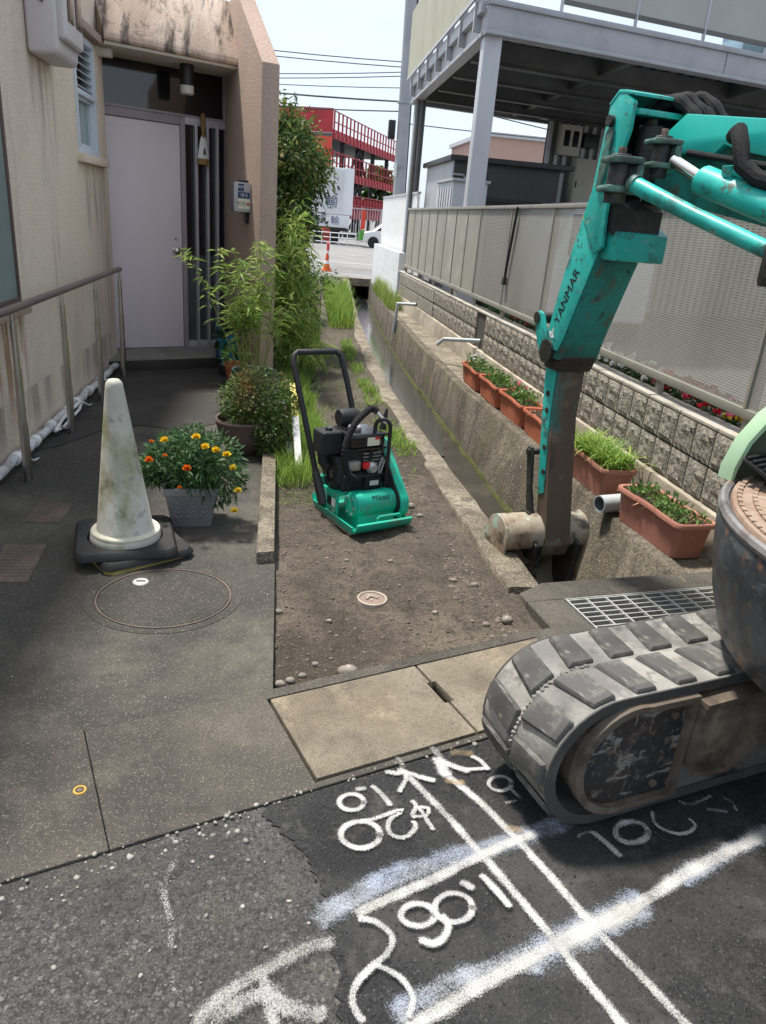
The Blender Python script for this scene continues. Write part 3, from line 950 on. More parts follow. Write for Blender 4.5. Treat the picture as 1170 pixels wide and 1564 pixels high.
lm.build('lamp_glass', mat('milky_lamp_glass', (.6, .58, .52), .3), lamp)
# side windows
def xbox(name, y0, y1, z0, z1, x0, x1, m, par, bevel=.003):
    return MB().box(x0, x1, y0, y1, z0, z1).build(name, m, par, bevel=bevel)
fr = MB()
for (a, b, c, d) in ((3.2, 4.78, .87, .91), (3.2, 4.78, 2.32, 2.36), (4.75, 4.78, .91, 2.32), (3.2, 3.24, .91, 2.32), (3.97, 4.01, .91, 2.32)):
    fr.box(-1.62, -1.515, a, b, c, d)
big = fr.build('window', m_bframe, house, bevel=.004)
xbox('pane', 3.24, 3.97, .91, 2.32, -1.535, -1.527, m_gglass, big, 0)
xbox('pane', 4.01, 4.75, .91, 2.32, -1.535, -1.527, m_gglass, big, 0)
xbox('sill', 3.1, 4.83, .815, .868, -1.60, -1.475, m_stucco2, big, .008)
fr = MB()
for (a, b, c, d) in ((6.45, 7.10, 1.80, 1.845), (6.45, 7.10, 2.575, 2.62), (6.45, 6.495, 1.845, 2.575), (7.055, 7.10, 1.845, 2.575), (6.495, 7.055, 2.205, 2.245)):
    fr.box(-1.62, -1.515, a, b, c, d)
sm = fr.build('window', m_wframe, house, bevel=.004)
for k in range(6):
    z = 2.265+k*.053
    MB().prism([(-1.595, 6.497, z+.035), (-1.590, 6.497, z+.04), (-1.53, 6.497, z+.006), (-1.535, 6.497, z)], [(-1.595, 7.053, z+.035), (-1.590, 7.053, z+.04), (-1.53, 7.053, z+.006), (-1.535, 7.053, z)]).build('louvre_slat', m_wframe, sm)
xbox('louvre_back', 6.497, 7.053, 2.246, 2.574, -1.66, -1.64, m_dglass, sm, 0)
xbox('pane', 6.53, 7.02, 1.87, 2.19, -1.585, -1.577, m_gglass, sm, 0)
fr = MB()
for (a, b, c, d) in ((6.497, 7.053, 1.847, 1.875), (6.497, 7.053, 2.18, 2.204), (6.497, 6.53, 1.875, 2.18), (7.02, 7.053, 1.875, 2.18)):
    fr.box(-1.59, -1.545, a, b, c, d)
fr.build('sash', m_wframe, sm, bevel=.003)
xbox('sill', 6.40, 7.30, 1.735, 1.798, -1.60, -1.478, m_stucco, sm, .008)
MB().box(-1.60, -1.46, 6.36, 7.2, 2.64, 2.70).build('window_hood', m_stucco2, sm, bevel=.006)
cy = MB()
cy.tube([(-1.53, 7.33, 2.62), (-1.42, 7.33, 2.62)], .042, 14)
cy.build('vent_stub', m_soffit, house)

# meter cabinet on the wall
mc = thing('meter_cabinet', 'rounded lilac grey meter cabinet high on the stuccoed wall', 'meter cabinet', (-1.53, 5.6, 2.2))
b = MB()
b.prism([(-1.528, 5.35, 2.27), (-1.36, 5.35, 2.27), (-1.345, 5.35, 2.31), (-1.345, 5.35, 2.95), (-1.528, 5.35, 2.95)], [(-1.528, 5.85, 2.27), (-1.36, 5.85, 2.27), (-1.345, 5.85, 2.31), (-1.345, 5.85, 2.95), (-1.528, 5.85, 2.95)])
b.build('body', m_meter, mc, bevel=.035, seg=3)
b = MB()
b.box(-1.36, -1.30, 5.38, 5.82, 2.36, 2.98)
cov = b.build('cover', m_meter, mc, bevel=.03, seg=3)
MB().box(-1.3, -1.294, 5.44, 5.58, 2.47, 2.9).build('meter_glass', m_dglass, cov, bevel=.004)
MB().box(-1.3, -1.294, 5.63, 5.77, 2.47, 2.9).build('meter_glass', m_dglass, cov, bevel=.004)
MB().lathe([(.012, 0), (.012, .02), (.002, .022)], 10, Matrix.Translation((-1.42, 5.35, 2.55)) @ Matrix.Rotation(PI/2, 4, 'X')).build('screw', m_bframe, mc)

# handrail
rl = thing('handrail', 'brown capped handrail on stainless posts beside the stuccoed wall', 'handrail', (-1.35, 5.5, 0))
hz = .93
MB().tube([(-1.35, 2.2, hz), (-1.35, 4.2, hz), (-1.36, 6.86, hz+.005), (-1.36, 6.89, hz+.004)], .021, 14).build('rail', m_railwood, rl)
for (y, x) in ((6.86, -1.36), (5.95, -1.357), (5.02, -1.353), (4.08, -1.35), (3.1, -1.35)):
    MB().tube([(x, y, .0), (x, y, .33)], .024, 12).build('post', m_steel, rl)
    MB().tube([(x, y, .33), (x, y, .62)], .0205, 12).build('post', m_steel, rl)
    MB().tube([(x, y, .62), (x, y, .85)], .017, 12).build('post', m_steel, rl)
    MB().tube([(x, y, .85), (x, y, hz-.015)], .011, 10).build('bracket', m_steel, rl)
# second short handrail at the fin wall
r2 = thing('handrail', 'short dark handrail with a chrome end fixed to the fin wall', 'handrail', (-.2, 6.7, 0))
MB().tube([(-.33, 7.30, .93), (-.28, 7.0, .95), (-.165, 6.72, .93)], .02, 12).build('rail', m_railwood, r2)
MB().tube([(-.165, 6.72, .93), (-.150, 6.685, .925), (-.150, 6.68, .88), (-.150, 6.68, .0)], .018, 12).build('post', m_steel, r2)

# wrapped pipe along the foot of the wall
pw = thing('wrapped_pipe', 'white tape wrapped pipe with loose ends along the wall foot', 'pipe', (-1.47, 5.5, 0))
pp = [(-1.475+.006*math.sin(i*1.7), 3.9+i*.12, .06+.004*math.sin(i*2.3)) for i in range(29)]
MB().tube(pp, [.028+.003*math.sin(i*2.9) for i in range(29)], 12).build('pipe', m_tape, pw)
for k, y in enumerate((4.25, 4.6, 4.95, 5.35, 5.6, 6.0, 6.4)):
    MB().tube([(-1.475, y, .06), (-1.475, y+.06, .06)], .036, 12).build('tape_band', m_white, pw)
    if k % 2 == 0:
        MB().tube([(-1.43, y+.02, .07), (-1.41, y+.05, .05), (-1.405, y+.12, .02), (-1.40, y+.2, .012)], [.012, .01, .008, .003], 6).build('loose_tape', m_tape, pw)
MB().tube([(-1.425, 4.9, .05), (-1.415, 5.05, .09), (-1.415, 5.5, .10), (-1.43, 5.62, .07), (-1.42, 5.5, .045), (-1.415, 5.05, .035), (-1.425, 4.9, .05)], .01, 8).build('cable_loop', m_white, pw)

# letter and intercom box on the fin wall
m_boxsteel = mat('mailbox_steel', (.3, .3, .31), .35, metal=.7)
m_navy = mat('navy_print', (.035, .07, .16), .5)
m_cream = mat('cream_sticker', (.72, .72, .55), .6)
m_red = mat('red_print', (.55, .03, .03), .5)
fin_n = V(-.963, -.27)          # inner face normal
P0 = f0+fd*.30
mbx = thing('letter_box', 'steel letter box with blue and cream crime watch sticker on the fin wall', 'letter box', (P0.x, P0.y, 1.45))
MX = Matrix(((-fd.x, fin_n.x, 0, P0.x+fin_n.x*.0), (-fd.y, fin_n.y, 0, P0.y+fin_n.y*.0), (0, 0, 1, 1.47), (0, 0, 0, 1)))
# local x towards camera along the wall, y out of the wall, z up
MB().box(-.32, -.02, .001, .125, 0, .245, MX).build('body', m_boxsteel, mbx, bevel=.01)
fx = MB().box(-.0195, -.015, .004, .150, .005, .24, MX).build('front', mat('mailbox_front', (.42, .42, .42), .45), mbx, bevel=.002)
MB().box(-.0148, -.0135, .012, .118, .115, .165, MX).build('sign', m_navy, fx)
MB().box(-.0148, -.0135, .065, .118, .17, .232, MX).build('sign', m_navy, fx)
MB().box(-.0148, -.0135, .012, .118, .03, .11, MX).build('sign', m_cream, fx)
MT = MX @ Matrix(((0, 0, 1, -.0132), (1, 0, 0, 0), (0, 1, 0, 0), (0, 0, 0, 1)))   # text x -> wall normal, y -> up
def boxtext(t, s, x, z, m):
    # text reads left to right as seen from the camera: from out of the wall towards it
    Mx2 = MX @ Matrix(((0, 0, 1, -.0130), (-1, 0, 0, x), (0, 1, 0, z), (0, 0, 0, 1)))
    text_mesh(t, s, Mx2, m, 'lettering', fx)
boxtext('防犯', .042, .085, .068, m_navy)
boxtext('18-5', .036, .065, .14, m_white)
boxtext('警戒中', .022, .09, .205, m_white)
MB().lathe([(.012, 0), (.012, .002)], 14, MX @ Matrix.Translation((-.0135, .028, .07)) @ Matrix.Rotation(PI/2, 4, 'Y')).build('emblem', m_red, fx)
MB().box(-.13, -.085, .001, .035, -.09, -.005, MX).build('lock_tag', m_black, mbx, bevel=.004)
MB().box(-.09, -.03, .02, .11, .245, .262, MX).build('lid', m_black, mbx, bevel=.003)

# little broom charm hanging on the sidelight
m_straw = mat('straw', (.34, .21, .085), .9, layers=[((.2, .12, .05), 30, .4, .6, .8, (1, 1, .1))], bump=[(150, .6, .004)])
br = thing('hand_broom', 'small straw hand broom wrapped in white paper hung on the sidelight', 'broom', MD @ V(.985, .06, 1.9))
MB().lathe([(.012, .21), (.018, .28), (.022, .36), (.024, .42), (.01, .43)], 12, MD @ Matrix.Translation((.985, .075, 1.88))).build('handle', m_straw, br)
MB().lathe([(.058, .02), (.050, .08), (.030, .19), (.018, .215)], 14, MD @ Matrix.Translation((.985, .075, 1.90)) @ Matrix.Diagonal((1, .45, 1, 1))).build('paper_wrap', m_white, br)
MB().lathe([(.066, 0), (.060, .05), (.03, .08)], 14, MD @ Matrix.Translation((.985, .075, 1.865)) @ Matrix.Diagonal((1, .45, 1, 1))).build('bristles', m_straw, br)
MB().lathe([(.012, 0), (.014, .02), (.008, .05), (.002, .06)], 10, MD @ Matrix.Translation((.985, .108, 1.955)) @ Matrix.Diagonal((1, .3, 1, 1))).build('print', m_bframe, br)

# ------------------------------------------------------------------ block wall and mesh fence on the right
m_block = mat('split_face_block', (.42, .385, .325), .95, layers=[((.24, .21, .165), 16, .44, .60, .7), ((.50, .455, .39), 55, .50, .62, .7), ((.075, .063, .05), 70, .52, .62, .8), ((.25, .2, .14), 1.0, .46, .64, .55)], bump=[(38, 1.0, .03), (90, .9, .015), (200, .5, .006)])
m_mortar = mat('dark_mortar', (.075, .065, .055), .95, bump=[(120, .5, .004)])
m_cap = mat('wall_top_mortar', (.38, .35, .30), .92, layers=[((.22, .2, .17), 4, .45, .65, .8)], bump=[(80, .6, .006)])
m_found = mat('foundation_concrete', (.44, .385, .30), .9, layers=[((.26, .22, .165), 2.5, .42, .62, .8), ((.15, .125, .09), 7, .55, .72, .6)], bump=[(60, .5, .008), (170, .5, .004)])
m_fence = mat('taupe_fence_frame', (.30, .285, .245), .55, metal=.2, layers=[((.20, .19, .165), 4, .5, .7, .6)])

def perforated(name, col, pitch, hole):
    m = mat(name, col, .55, layers=[((col[0]*.75, col[1]*.75, col[2]*.72), 1.3, .45, .65, .7, (1, 1, .4)), ((col[0]*1.15, col[1]*1.15, col[2]*1.15), 3, .58, .7, .5)])
    N, L = m.node_tree.nodes, m.node_tree.links
    b = N['Principled BSDF']
    c = N.new('ShaderNodeTexCoord')
    vals = []
    for ax, off in ((1, 0), (2, 0)):
        sp = N.new('ShaderNodeSeparateXYZ')
        L.new(c.outputs['Object'], sp.inputs[0])
        dv = N.new('ShaderNodeMath'); dv.operation = 'DIVIDE'; dv.inputs[1].default_value = pitch
        L.new(sp.outputs[ax], dv.inputs[0])
        fr_ = N.new('ShaderNodeMath'); fr_.operation = 'FRACT'
        L.new(dv.outputs[0], fr_.inputs[0])
        sb = N.new('ShaderNodeMath'); sb.operation = 'SUBTRACT'; sb.inputs[1].default_value = .5
        L.new(fr_.outputs[0], sb.inputs[0])
        ab = N.new('ShaderNodeMath'); ab.operation = 'ABSOLUTE'
        L.new(sb.outputs[0], ab.inputs[0])
        lt = N.new('ShaderNodeMath'); lt.operation = 'LESS_THAN'; lt.inputs[1].default_value = hole
        L.new(ab.outputs[0], lt.inputs[0])
        vals.append(lt.outputs[0])
    an = N.new('ShaderNodeMath'); an.operation = 'MULTIPLY'
    L.new(vals[0], an.inputs[0]); L.new(vals[1], an.inputs[1])
    iv = N.new('ShaderNodeMath'); iv.operation = 'SUBTRACT'; iv.inputs[0].default_value = 1
    L.new(an.outputs[0], iv.inputs[1])
    L.new(iv.outputs[0], b.inputs['Alpha'])
    return m
m_perf = perforated('perforated_sheet', (.31, .30, .268), .014, .235)
m_perf2 = mat('old_fence_sheet', (.36, .35, .295), .6, layers=[((.26, .25, .205), 1.2, .45, .65, .7, (1, 1, .3)), ((.5, .48, .41), 3, .55, .7, .5)])

XW = 2.30
wall = thing('block_wall', 'low split face concrete block wall carrying the mesh fence', 'wall', (2.37, 7, -.02))
MB().box(XW+.02, XW+.14, 2.3, 14.5, .215, .605).build('core', m_mortar, wall)
MB().box(XW-.03, XW+.16, 2.3, 14.5, -.3, .213).build('foundation', m_found, wall, bevel=.012)
capm = MB()
yq = 2.3
while yq < 14.5:
    capm.box(XW+.004, XW+.15, yq, yq+.385, .607, .628+random.uniform(-.003, .003))
    yq += .392
capm.build('coping', m_cap, wall, bevel=.004)
# split-face block: rough front face grid
def block_mesh(seed, wdt=.184, h=.183):
    rr = random.Random(seed)
    bm = bmesh.new()
    nu, nv = 6, 6
    grid = []
    for j in range(nv+1):
        row = []
        for i in range(nu+1):
            edge_ = i in (0, nu) or j in (0, nv)
            d = 0 if edge_ else -rr.uniform(.003, .015)
            row.append(bm.verts.new((d, -wdt/2+wdt*i/nu, h*j/nv)))
        grid.append(row)
    for j in range(nv):
        for i in range(nu):
            bm.faces.new((grid[j][i], grid[j+1][i], grid[j+1][i+1], grid[j][i+1]))
    bk = [bm.verts.new(p) for p in ((.05, -wdt/2, 0), (.05, wdt/2, 0), (.05, wdt/2, h), (.05, -wdt/2, h))]
    bm.faces.new([grid[0][i] for i in range(nu+1)]+[bk[1], bk[0]])
    bm.faces.new([grid[nv][i] for i in range(nu, -1, -1)]+[bk[3], bk[2]])
    bm.faces.new([grid[j][0] for j in range(nv, -1, -1)]+[bk[0], bk[3]])
    bm.faces.new([grid[j][nu] for j in range(nv+1)]+[bk[2], bk[1]])
    bmesh.ops.recalc_face_normals(bm, faces=bm.faces)
    me = bpy.data.meshes.new('block')
    bm.to_mesh(me)
    bm.free()
    me.materials.append(m_block)
    return me
bmeshes = [block_mesh(i) for i in range(9)]
far = MB()
for c, z in ((0, .222), (1, .418)):
    for k in range(62):
        y = 2.4+k*.196
        if 8.22 < y < 8.52 and True:
            continue                     # gap with the downpipe
        if k < 45:
            o = bpy.data.objects.new('block', random.choice(bmeshes))
            COL.objects.link(o)
            o.parent = wall
            ORG[o.name] = org(wall)
            o.location = V(XW+.002, y, z)-org(wall)
        else:
            far.box(XW-.012, XW+.02, y-.092, y+.092, z, z+.183)
fb = far.build('distant_blocks', m_block, wall, bevel=.008, seg=1)
fb['kind'] = 'stuff'

fence = thing('mesh_fence', 'taupe perforated metal fence standing on the block wall', 'fence', (2.37, 7, .62))
XF = 2.36
MB().box(XF-.022, XF+.022, 2.3, 14.45, .715, .765).build('bottom_rail', m_fence, fence, bevel=.004)
MB().box(XF-.03, XF+.03, 2.3, 14.45, 1.715, 1.75).build('top_rail', m_fence, fence, bevel=.005)
posts = [2.32, 3.36, 6.60, 7.85, 9.1, 10.4, 11.7, 13.0, 14.4]
for i, y in enumerate(posts):
    MB().box(XF+.004, XF+.04, y-.025, y+.025, .60, 1.714).build('post', m_fence, fence, bevel=.003)
for i in range(len(posts)-1):
    y0, y1 = posts[i], posts[i+1]
    MB().poly([(XF-.012, y0+.012, .766), (XF-.012, y1-.012, .766), (XF-.012, y1-.012, 1.714), (XF-.012, y0+.012, 1.714)]).build('mesh_panel', m_perf if y0 < 8 else m_perf2, fence, flat=True, fix=False)
    MB().box(XF-.022, XF-.006, y0-.010, y0+.010, .766, 1.714).build('seam_bar', m_fence, fence)
    if y0 > 8:
        MB().box(XF-.02, XF-.006, (y0+y1)/2-.006, (y0+y1)/2+.006, .766, 1.714).build('seam_bar', m_fence, fence)
for y in (4.3, 5.35):
    MB().box(XF+.004, XF+.04, y-.022, y+.022, .60, .714).build('foot', m_fence, fence, bevel=.003)
# black cable conduit tied to the fence
cb = thing('fence_conduit', 'black corrugated conduit hanging down the fence face', 'conduit', (2.33, 7.75, 1.0))
MB().tube([(2.325, 7.62, 1.73), (2.322, 7.66, 1.5), (2.322, 7.72, 1.2), (2.322, 7.74, 1.05)], .014, 8).build('conduit', m_black, cb)
MB().box(2.30, 2.335, 7.70, 7.78, .98, 1.06).build('end_box', m_black, cb, bevel=.005)

# stub pipes coming out of the wall
m_pvc = mat('grey_pvc', (.44, .475, .48), .45, layers=[((.3, .31, .3), 5, .5, .7, .6)])
m_pvcin = mat('pipe_dark_inside', (.16, .19, .2), .6)
def stub(name, label, p0, p1, r, elbow=None):
    t = thing(name, label, 'pipe', p0, 'drain pipes emptying into the channel')
    pts_ = [p0, p1]+([elbow] if elbow else [])
    o_ = MB().tube(pts_, r, 18, caps=False)
    o_.build('pipe', m_pvc, t)
    q = [Vector(p) for p in pts_]
    q[-1] = q[-1]+(q[-1]-q[-2]).normalized()*-.001
    MB().tube(q, r*.86, 18, caps=False).build('bore', m_pvcin, t)
    a, b_ = Vector(pts_[-1]), (Vector(pts_[-1])-Vector(pts_[-2])).normalized()
    ring = MB()
    s_ = b_.orthogonal().normalized()
    u_ = b_.cross(s_)
    vs_, fs_ = [], []
    for k in range(18):
        an = 2*PI*k/18
        dv = s_*math.cos(an)+u_*math.sin(an)
        vs_ += [a+dv*r, a+dv*r*.86]
    for k in range(18):
        k2 = (k+1) % 18
        fs_.append((2*k, 2*k2, 2*k2+1, 2*k+1))
    ring.add(vs_, fs_)
    ring.build('rim', m_pvc, t)
    return t
stub('drain_pipe', 'wide grey open ended pipe sticking out between the two pink planters', (2.2, 3.88, .06), (1.89, 3.80, .06), .052)
stub('drain_pipe', 'slim grey elbow pipe coming out of the gap in the block wall', (2.32, 8.37, .30), (1.93, 8.55, .27), .024, (1.87, 8.6, .20))
stub('drain_pipe', 'dark bent drain pipe dropping into the channel near the far end', (2.20, 12.0, .29), (1.93, 12.2, .27), .03, (1.90, 12.22, -.2))

# lot behind the fence, flower bed
g = MB()
g.poly([(2.5, -5, .02), (60, 8, .02), (60, 20.39, .02), (2.5, 20.39, .02)])
struct('parking_lot', g, m_lot)
bed = thing('flower_bed', 'strip of red white and yellow bedding flowers behind the block wall', 'flower bed', (2.6, 5, 0))
m_bedsoil = mat('bed_soil', (.06, .045, .035), .95, bump=[(60, .8, .02)])
MB().box(2.47, 2.85, 3.0, 9.5, .02, .56).build('soil', m_bedsoil, bed)
m_leafd = leafmat('dark_green_leaf', (.045, .105, .03), .4)
m_leafm = leafmat('mid_green_leaf', (.11, .21, .05), .4)
m_leafb = leafmat('bright_grass', (.24, .38, .07), .4, (.34, .42, .10))
m_leafy = leafmat('yellow_green_leaf', (.27, .36, .09), .4, (.40, .38, .13))
n = 2600
P = np.stack([rng.uniform(2.45, 2.66, n), rng.uniform(3.0, 9.0, n), rng.uniform(.58, .71, n)], 1)
D = np.stack([rng.normal(-.2, .7, n), rng.normal(0, .8, n), rng.uniform(.0, .8, n)], 1)
leaf_cloud('leaves', P, D, (.035, .07), (.022, .04), m_leafd, bed)
cols = {'red': (.55, .012, .03), 'white': (.8, .8, .78), 'pink': (.7, .16, .25), 'yellow': (.75, .5, .03)}
def petals(name, C, r, m, parent, k=5):
    P_, D_ = [], []
    for c in C:
        t0 = rng.uniform(0, 2*PI)
        for i in range(k):
            a = t0+2*PI*i/k
            P_.append(c)
            D_.append((math.cos(a)*.8-.35, math.sin(a)*.8-.35, .45))
    return leaf_cloud(name, np.array(P_), np.array(D_), (r*.8, r*1.1), (r*.9, r*1.2), m, parent, .1)
bloom_k = [0]
def bloom_mesh(r, m, k=5, lean=.35):
    P_, D_ = [], []
    t0 = rng.uniform(0, 2*PI)
    for i in range(k):
        a = t0+2*PI*i/k
        P_.append((0, 0, 0))
        D_.append((math.cos(a)*.8-lean, math.sin(a)*.8-lean, .45))
    o = leaf_cloud('bloom', np.array(P_), np.array(D_), (r*.8, r*1.1), (r*.9, r*1.2), m, None, .1)
    me = o.data
    bpy.data.objects.remove(o)
    return me
def blooms(C, r, m, parent, k=5):
    mes = [bloom_mesh(r, m, k) for _ in range(4)]
    for c in C:
        o = bpy.data.objects.new('flower', random.choice(mes))
        COL.objects.link(o)
        o.parent = parent
        o.location = Vector(c)-org(parent)
        o.rotation_euler = (0, 0, random.uniform(-.6, .6))
for cname, y0, y1, cnt in (('red', 3.65, 4.45, 52), ('white', 4.6, 5.9, 66), ('red', 6.5, 7.8, 48), ('yellow', 3.1, 3.65, 24), ('pink', 3.4, 4.7, 24)):
    mm = mat(cname+'_petal', cols[cname], .6, island=.25)
    C = np.stack([rng.uniform(2.43, 2.56, cnt), rng.uniform(y0, y1, cnt), rng.uniform(.645, .74, cnt)], 1)
    blooms(C, .036, mm, bed)

# ------------------------------------------------------------------ steel deck building behind the fence
m_steelgrey = mat('grey_painted_steel', (.36, .375, .40), .5, layers=[((.27, .28, .30), 3, .45, .68, .6), ((.2, .19, .18), 9, .64, .78, .5)], spec=.4)
m_steelpale = mat('pale_grey_steel', (.46, .47, .50), .45, layers=[((.36, .37, .39), 2.5, .45, .68, .6, (1, 1, .3)), ((.25, .23, .2), 8, .68, .8, .5)], spec=.4)
m_deckdark = mat('galvanised_deck_underside', (.15, .155, .16), .6, metal=.2, layers=[((.09, .092, .095), 2, .4, .65, .7)])
m_beige = mat('beige_balcony_sheet', (.42, .41, .31), .6, layers=[((.34, .33, .24), 1.5, .4, .65, .6), ((.26, .28, .17), 3, .6, .75, .5, (1, 1, .3))])
m_bronze = mat('grey_brown_siding', (.14, .135, .13), .5, metal=.2, layers=[((.09, .088, .085), 2, .4, .65, .6)])
m_beigebox = mat('beige_steel_box', (.47, .45, .38), .5, layers=[((.33, .31, .26), 4, .55, .75, .6)])

cp = thing('steel_carport', 'grey steel deck on tall columns with balcony railing above', 'carport', (2.6, 10.2, 0))
CA, CF = V(2.37, 10.0), V(.976, .216)
def C2(a, b):       # a along the front, b back along +Y
    return (CA.x+CF.x*a+.02*b, CA.y+CF.y*a+b)
def cbeam(name, a0, a1, b0, b1, z0, z1, m, par=cp, bevel=0):
    return MB().slab([C2(a0, b0), C2(a1, b0), C2(a1, b1), C2(a0, b1)], z0, z1).build(name, m, par, bevel=bevel)
fb_ = cbeam('front_beam', 0, 11, -.02, .12, 3.70, 3.955, m_steelgrey, bevel=.004)
cbeam('beam_flange', -.01, 11, -.05, .15, 3.66, 3.70, m_steelgrey, fb_, .004)
cbeam('beam_lip', -.01, 11, -.055, .10, 3.956, 4.02, m_steelgrey, fb_, .01)
for a in (3.6, 7.4):
    cbeam('splice_line', a, a+.012, -.0235, -.02, 3.70, 3.955, m_deckdark, fb_)
cbeam('side_beam', 0, .10, .121, 6.1, 3.70, 3.955, m_steelpale, bevel=.004)
cbeam('side_flange', -.03, .14, .16, 6.1, 3.66, 3.70, m_steelpale)
dk = MB()
for k in range(44):
    a0 = .15+k*.25
    dk.slab([C2(a0, .13), C2(a0+.13, .13), C2(a0+.13, 6.1), C2(a0, 6.1)], 3.90, 3.935)
dk.slab([C2(.101, .121), C2(11, .121), C2(11, 6.1), C2(.101, 6.1)], 3.936, 3.95)
dk.build('deck_sheet', m_deckdark, cp)
for b in (1.35, 2.6, 3.9, 5.1):
    g = MB()
    g.slab([C2(.15, b), C2(11, b), C2(11, b+.012), C2(.15, b+.012)], 3.62, 3.899)
    g.slab([C2(.15, b-.06), C2(11, b-.06), C2(11, b+.07), C2(.15, b+.07)], 3.605, 3.62)
    g.build('cross_beam', m_deckdark, cp)
for a in (2.2, 4.6, 7.0):
    cbeam('joist', a, a+.1, .13, 6.1, 3.70, 3.899, m_deckdark)
cbeam('back_beam', 0, 11, 6.1, 6.22, 3.66, 3.955, m_steelgrey)
# column as an H section clad on two sides
def column(a, b, m, w_=.2):
    x, y = C2(a, b)
    g = MB()
    g.box(x-w_/2, x+w_/2, y-w_/2, y-w_/2+.014, 0, 3.66)
    g.box(x-w_/2, x+w_/2, y+w_/2-.014, y+w_/2, 0, 3.66)
    g.box(x-.006, x+.006, y-w_/2+.014, y+w_/2-.014, 0, 3.66)
    g.box(x-w_/2-.004, x-w_/2+.002, y-w_/2+.016, y+w_/2-.016, 0, 3.65)
    g.build('column', m, cp, bevel=.003)
column(.12, .14, m_steelpale, .21)
column(.15, 5.9, m_steelgrey)
column(7.0, .14, m_steelgrey)
column(7.0, 5.9, m_steelgrey)
x, y = C2(.05, 5.6)
for k in range(2):
    MB().tube([(x+k*.09, y-.1, 0), (x+k*.09, y-.1, 3.66)], .035, 10).build('downpipe', m_bronze, cp)
# balcony: sheets on the left side, railing above the front
for k in range(7):
    b0 = -.05+k*.9
    x0, y0 = C2(-.10, b0)
    x1, y1 = C2(-.10, b0+.885)
    MB().prism([(x0, y0, 4.10), (x1, y1, 4.10), (x1, y1, 5.2), (x0, y0, 5.2)], [(x0-.012, y0, 4.10), (x1-.012, y1, 4.10), (x1-.012, y1, 5.2), (x0-.012, y0, 5.2)]).build('balcony_panel', m_beige, cp)
    MB().slab([C2(-.098, b0+.4), C2(.0, b0+.4), C2(.0, b0+.45), C2(-.098, b0+.45)], 3.74, 4.4).build('bracket', m_steelpale, cp)
cbeam('panel_rail', -.125, -.095, -.08, 6.2, 4.06, 4.10, m_steelpale)
cbeam('ledge', -.07, .0, .13, 6.1, 3.90, 4.05, m_steelpale)
cbeam('railing_bottom', 1.0, 11, .05, .085, 4.13, 4.18, m_bronze)
m_milk = mat('milky_balcony_sheet', (.36, .36, .34), .25, layers=[((.28, .28, .265), .9, .4, .7, .6)], spec=.5)
for k in range(9):
    a0 = 1.0+k*1.1
    cbeam('railing_sheet', a0+.02, a0+1.08, .06, .068, 4.181, 5.2, m_milk)
    x, y = C2(a0, .067)
    MB().box(x-.018, x+.018, y-.018, y+.018, 4.02, 5.2).build('baluster', m_steelpale, cp, bevel=.003)
x, y = C2(6.1, 2.1)
g = MB()
g.box(x-.12, x+.12, y-.09, y+.09, 3.44, 3.52)
g.box(x-.02, x+.02, y-.02, y+.02, 3.52, 3.61)
g.build('ceiling_lamp', mat('lamp_diffuser', (.5, .5, .48), .3), cp, bevel=.02)

# air-conditioning chest left on the balcony
ac = thing('balcony_chest', 'pale blue plastic chest standing on the balcony behind milky sheets', 'chest', (*C2(4.9, .6), 3.951))
x, y = C2(4.9, .6)
MB().box(x-.75, x+.75, y-.3, y+.3, 3.952, 4.5).build('body', mat('pale_blue_plastic', (.3, .44, .55), .5), ac, bevel=.03)
MB().box(x-.8, x+.8, y-.33, y+.33, 4.5, 4.58).build('lid', mat('blue_lid', (.36, .5, .6), .5), ac, bevel=.02)

# corrugated building under the deck
sb = thing('corrugated_building', 'dark corrugated metal clad building below the steel deck', 'building', (5.3, 16.5, .02))
g = MB()
p0, pd_ = V(5.13, 15.6), V(.976, .216)
g.slab([(p0.x, p0.y), (p0.x+pd_.x*12, p0.y+pd_.y*12), (p0.x+pd_.x*12-.2, p0.y+pd_.y*12+6), (p0.x+2.6, p0.y+6)], .02, 3.58)
g.build('wall', m_bronze, sb)
g = MB()
m_rib = mat('corrugated_rib', (.40, .405, .41), .4, metal=.3, layers=[((.28, .28, .285), 3, .4, .65, .6)])
for k in range(58):
    a = .02+k*.2
    q0, q1 = p0+pd_*a, p0+pd_*(a+.09)
    nn = V(.216, -.976)*.045
    g.slab([(q0.x+nn.x, q0.y+nn.y), (q1.x+nn.x, q1.y+nn.y), (q1.x-nn.x*.02, q1.y-nn.y*.02), (q0.x-nn.x*.02, q0.y-nn.y*.02)], .02, 3.56)
rb = g.build('ribs', m_rib, sb)
rb['kind'] = 'stuff'
g = MB()
g.slab([(p0.x-.15, p0.y-.12), (p0.x+pd_.x*12, p0.y+pd_.y*12-.12), (p0.x+pd_.x*12, p0.y+pd_.y*12+.1), (p0.x-.15, p0.y+.1)], 3.581, 3.60)
g.build('eaves', m_deckdark, sb)
q = p0+pd_*.22
MM = Matrix(((pd_.x, .216, 0, q.x+.216*.06), (pd_.y, -.976, 0, q.y-.976*.06), (0, 0, 1, 0), (0, 0, 0, 1)))
mb1 = thing('electric_meter_box', 'beige meter box with two dark windows on corrugated wall', 'meter box', (q.x, q.y, 2.9))
bx_ = MB().box(0, .46, 0, .16, 2.98, 3.52, MM).build('case', m_beigebox, mb1, bevel=.01)
MB().box(.06, .19, .16, .166, 3.14, 3.42, MM).build('meter_window', m_dglass, bx_)
MB().box(.26, .39, .16, .166, 3.14, 3.42, MM).build('meter_window', m_dglass, bx_)
mb2 = thing('switch_cabinet', 'tall plain beige switch cabinet below the meter box', 'cabinet', (q.x+.4, q.y, 2.1))
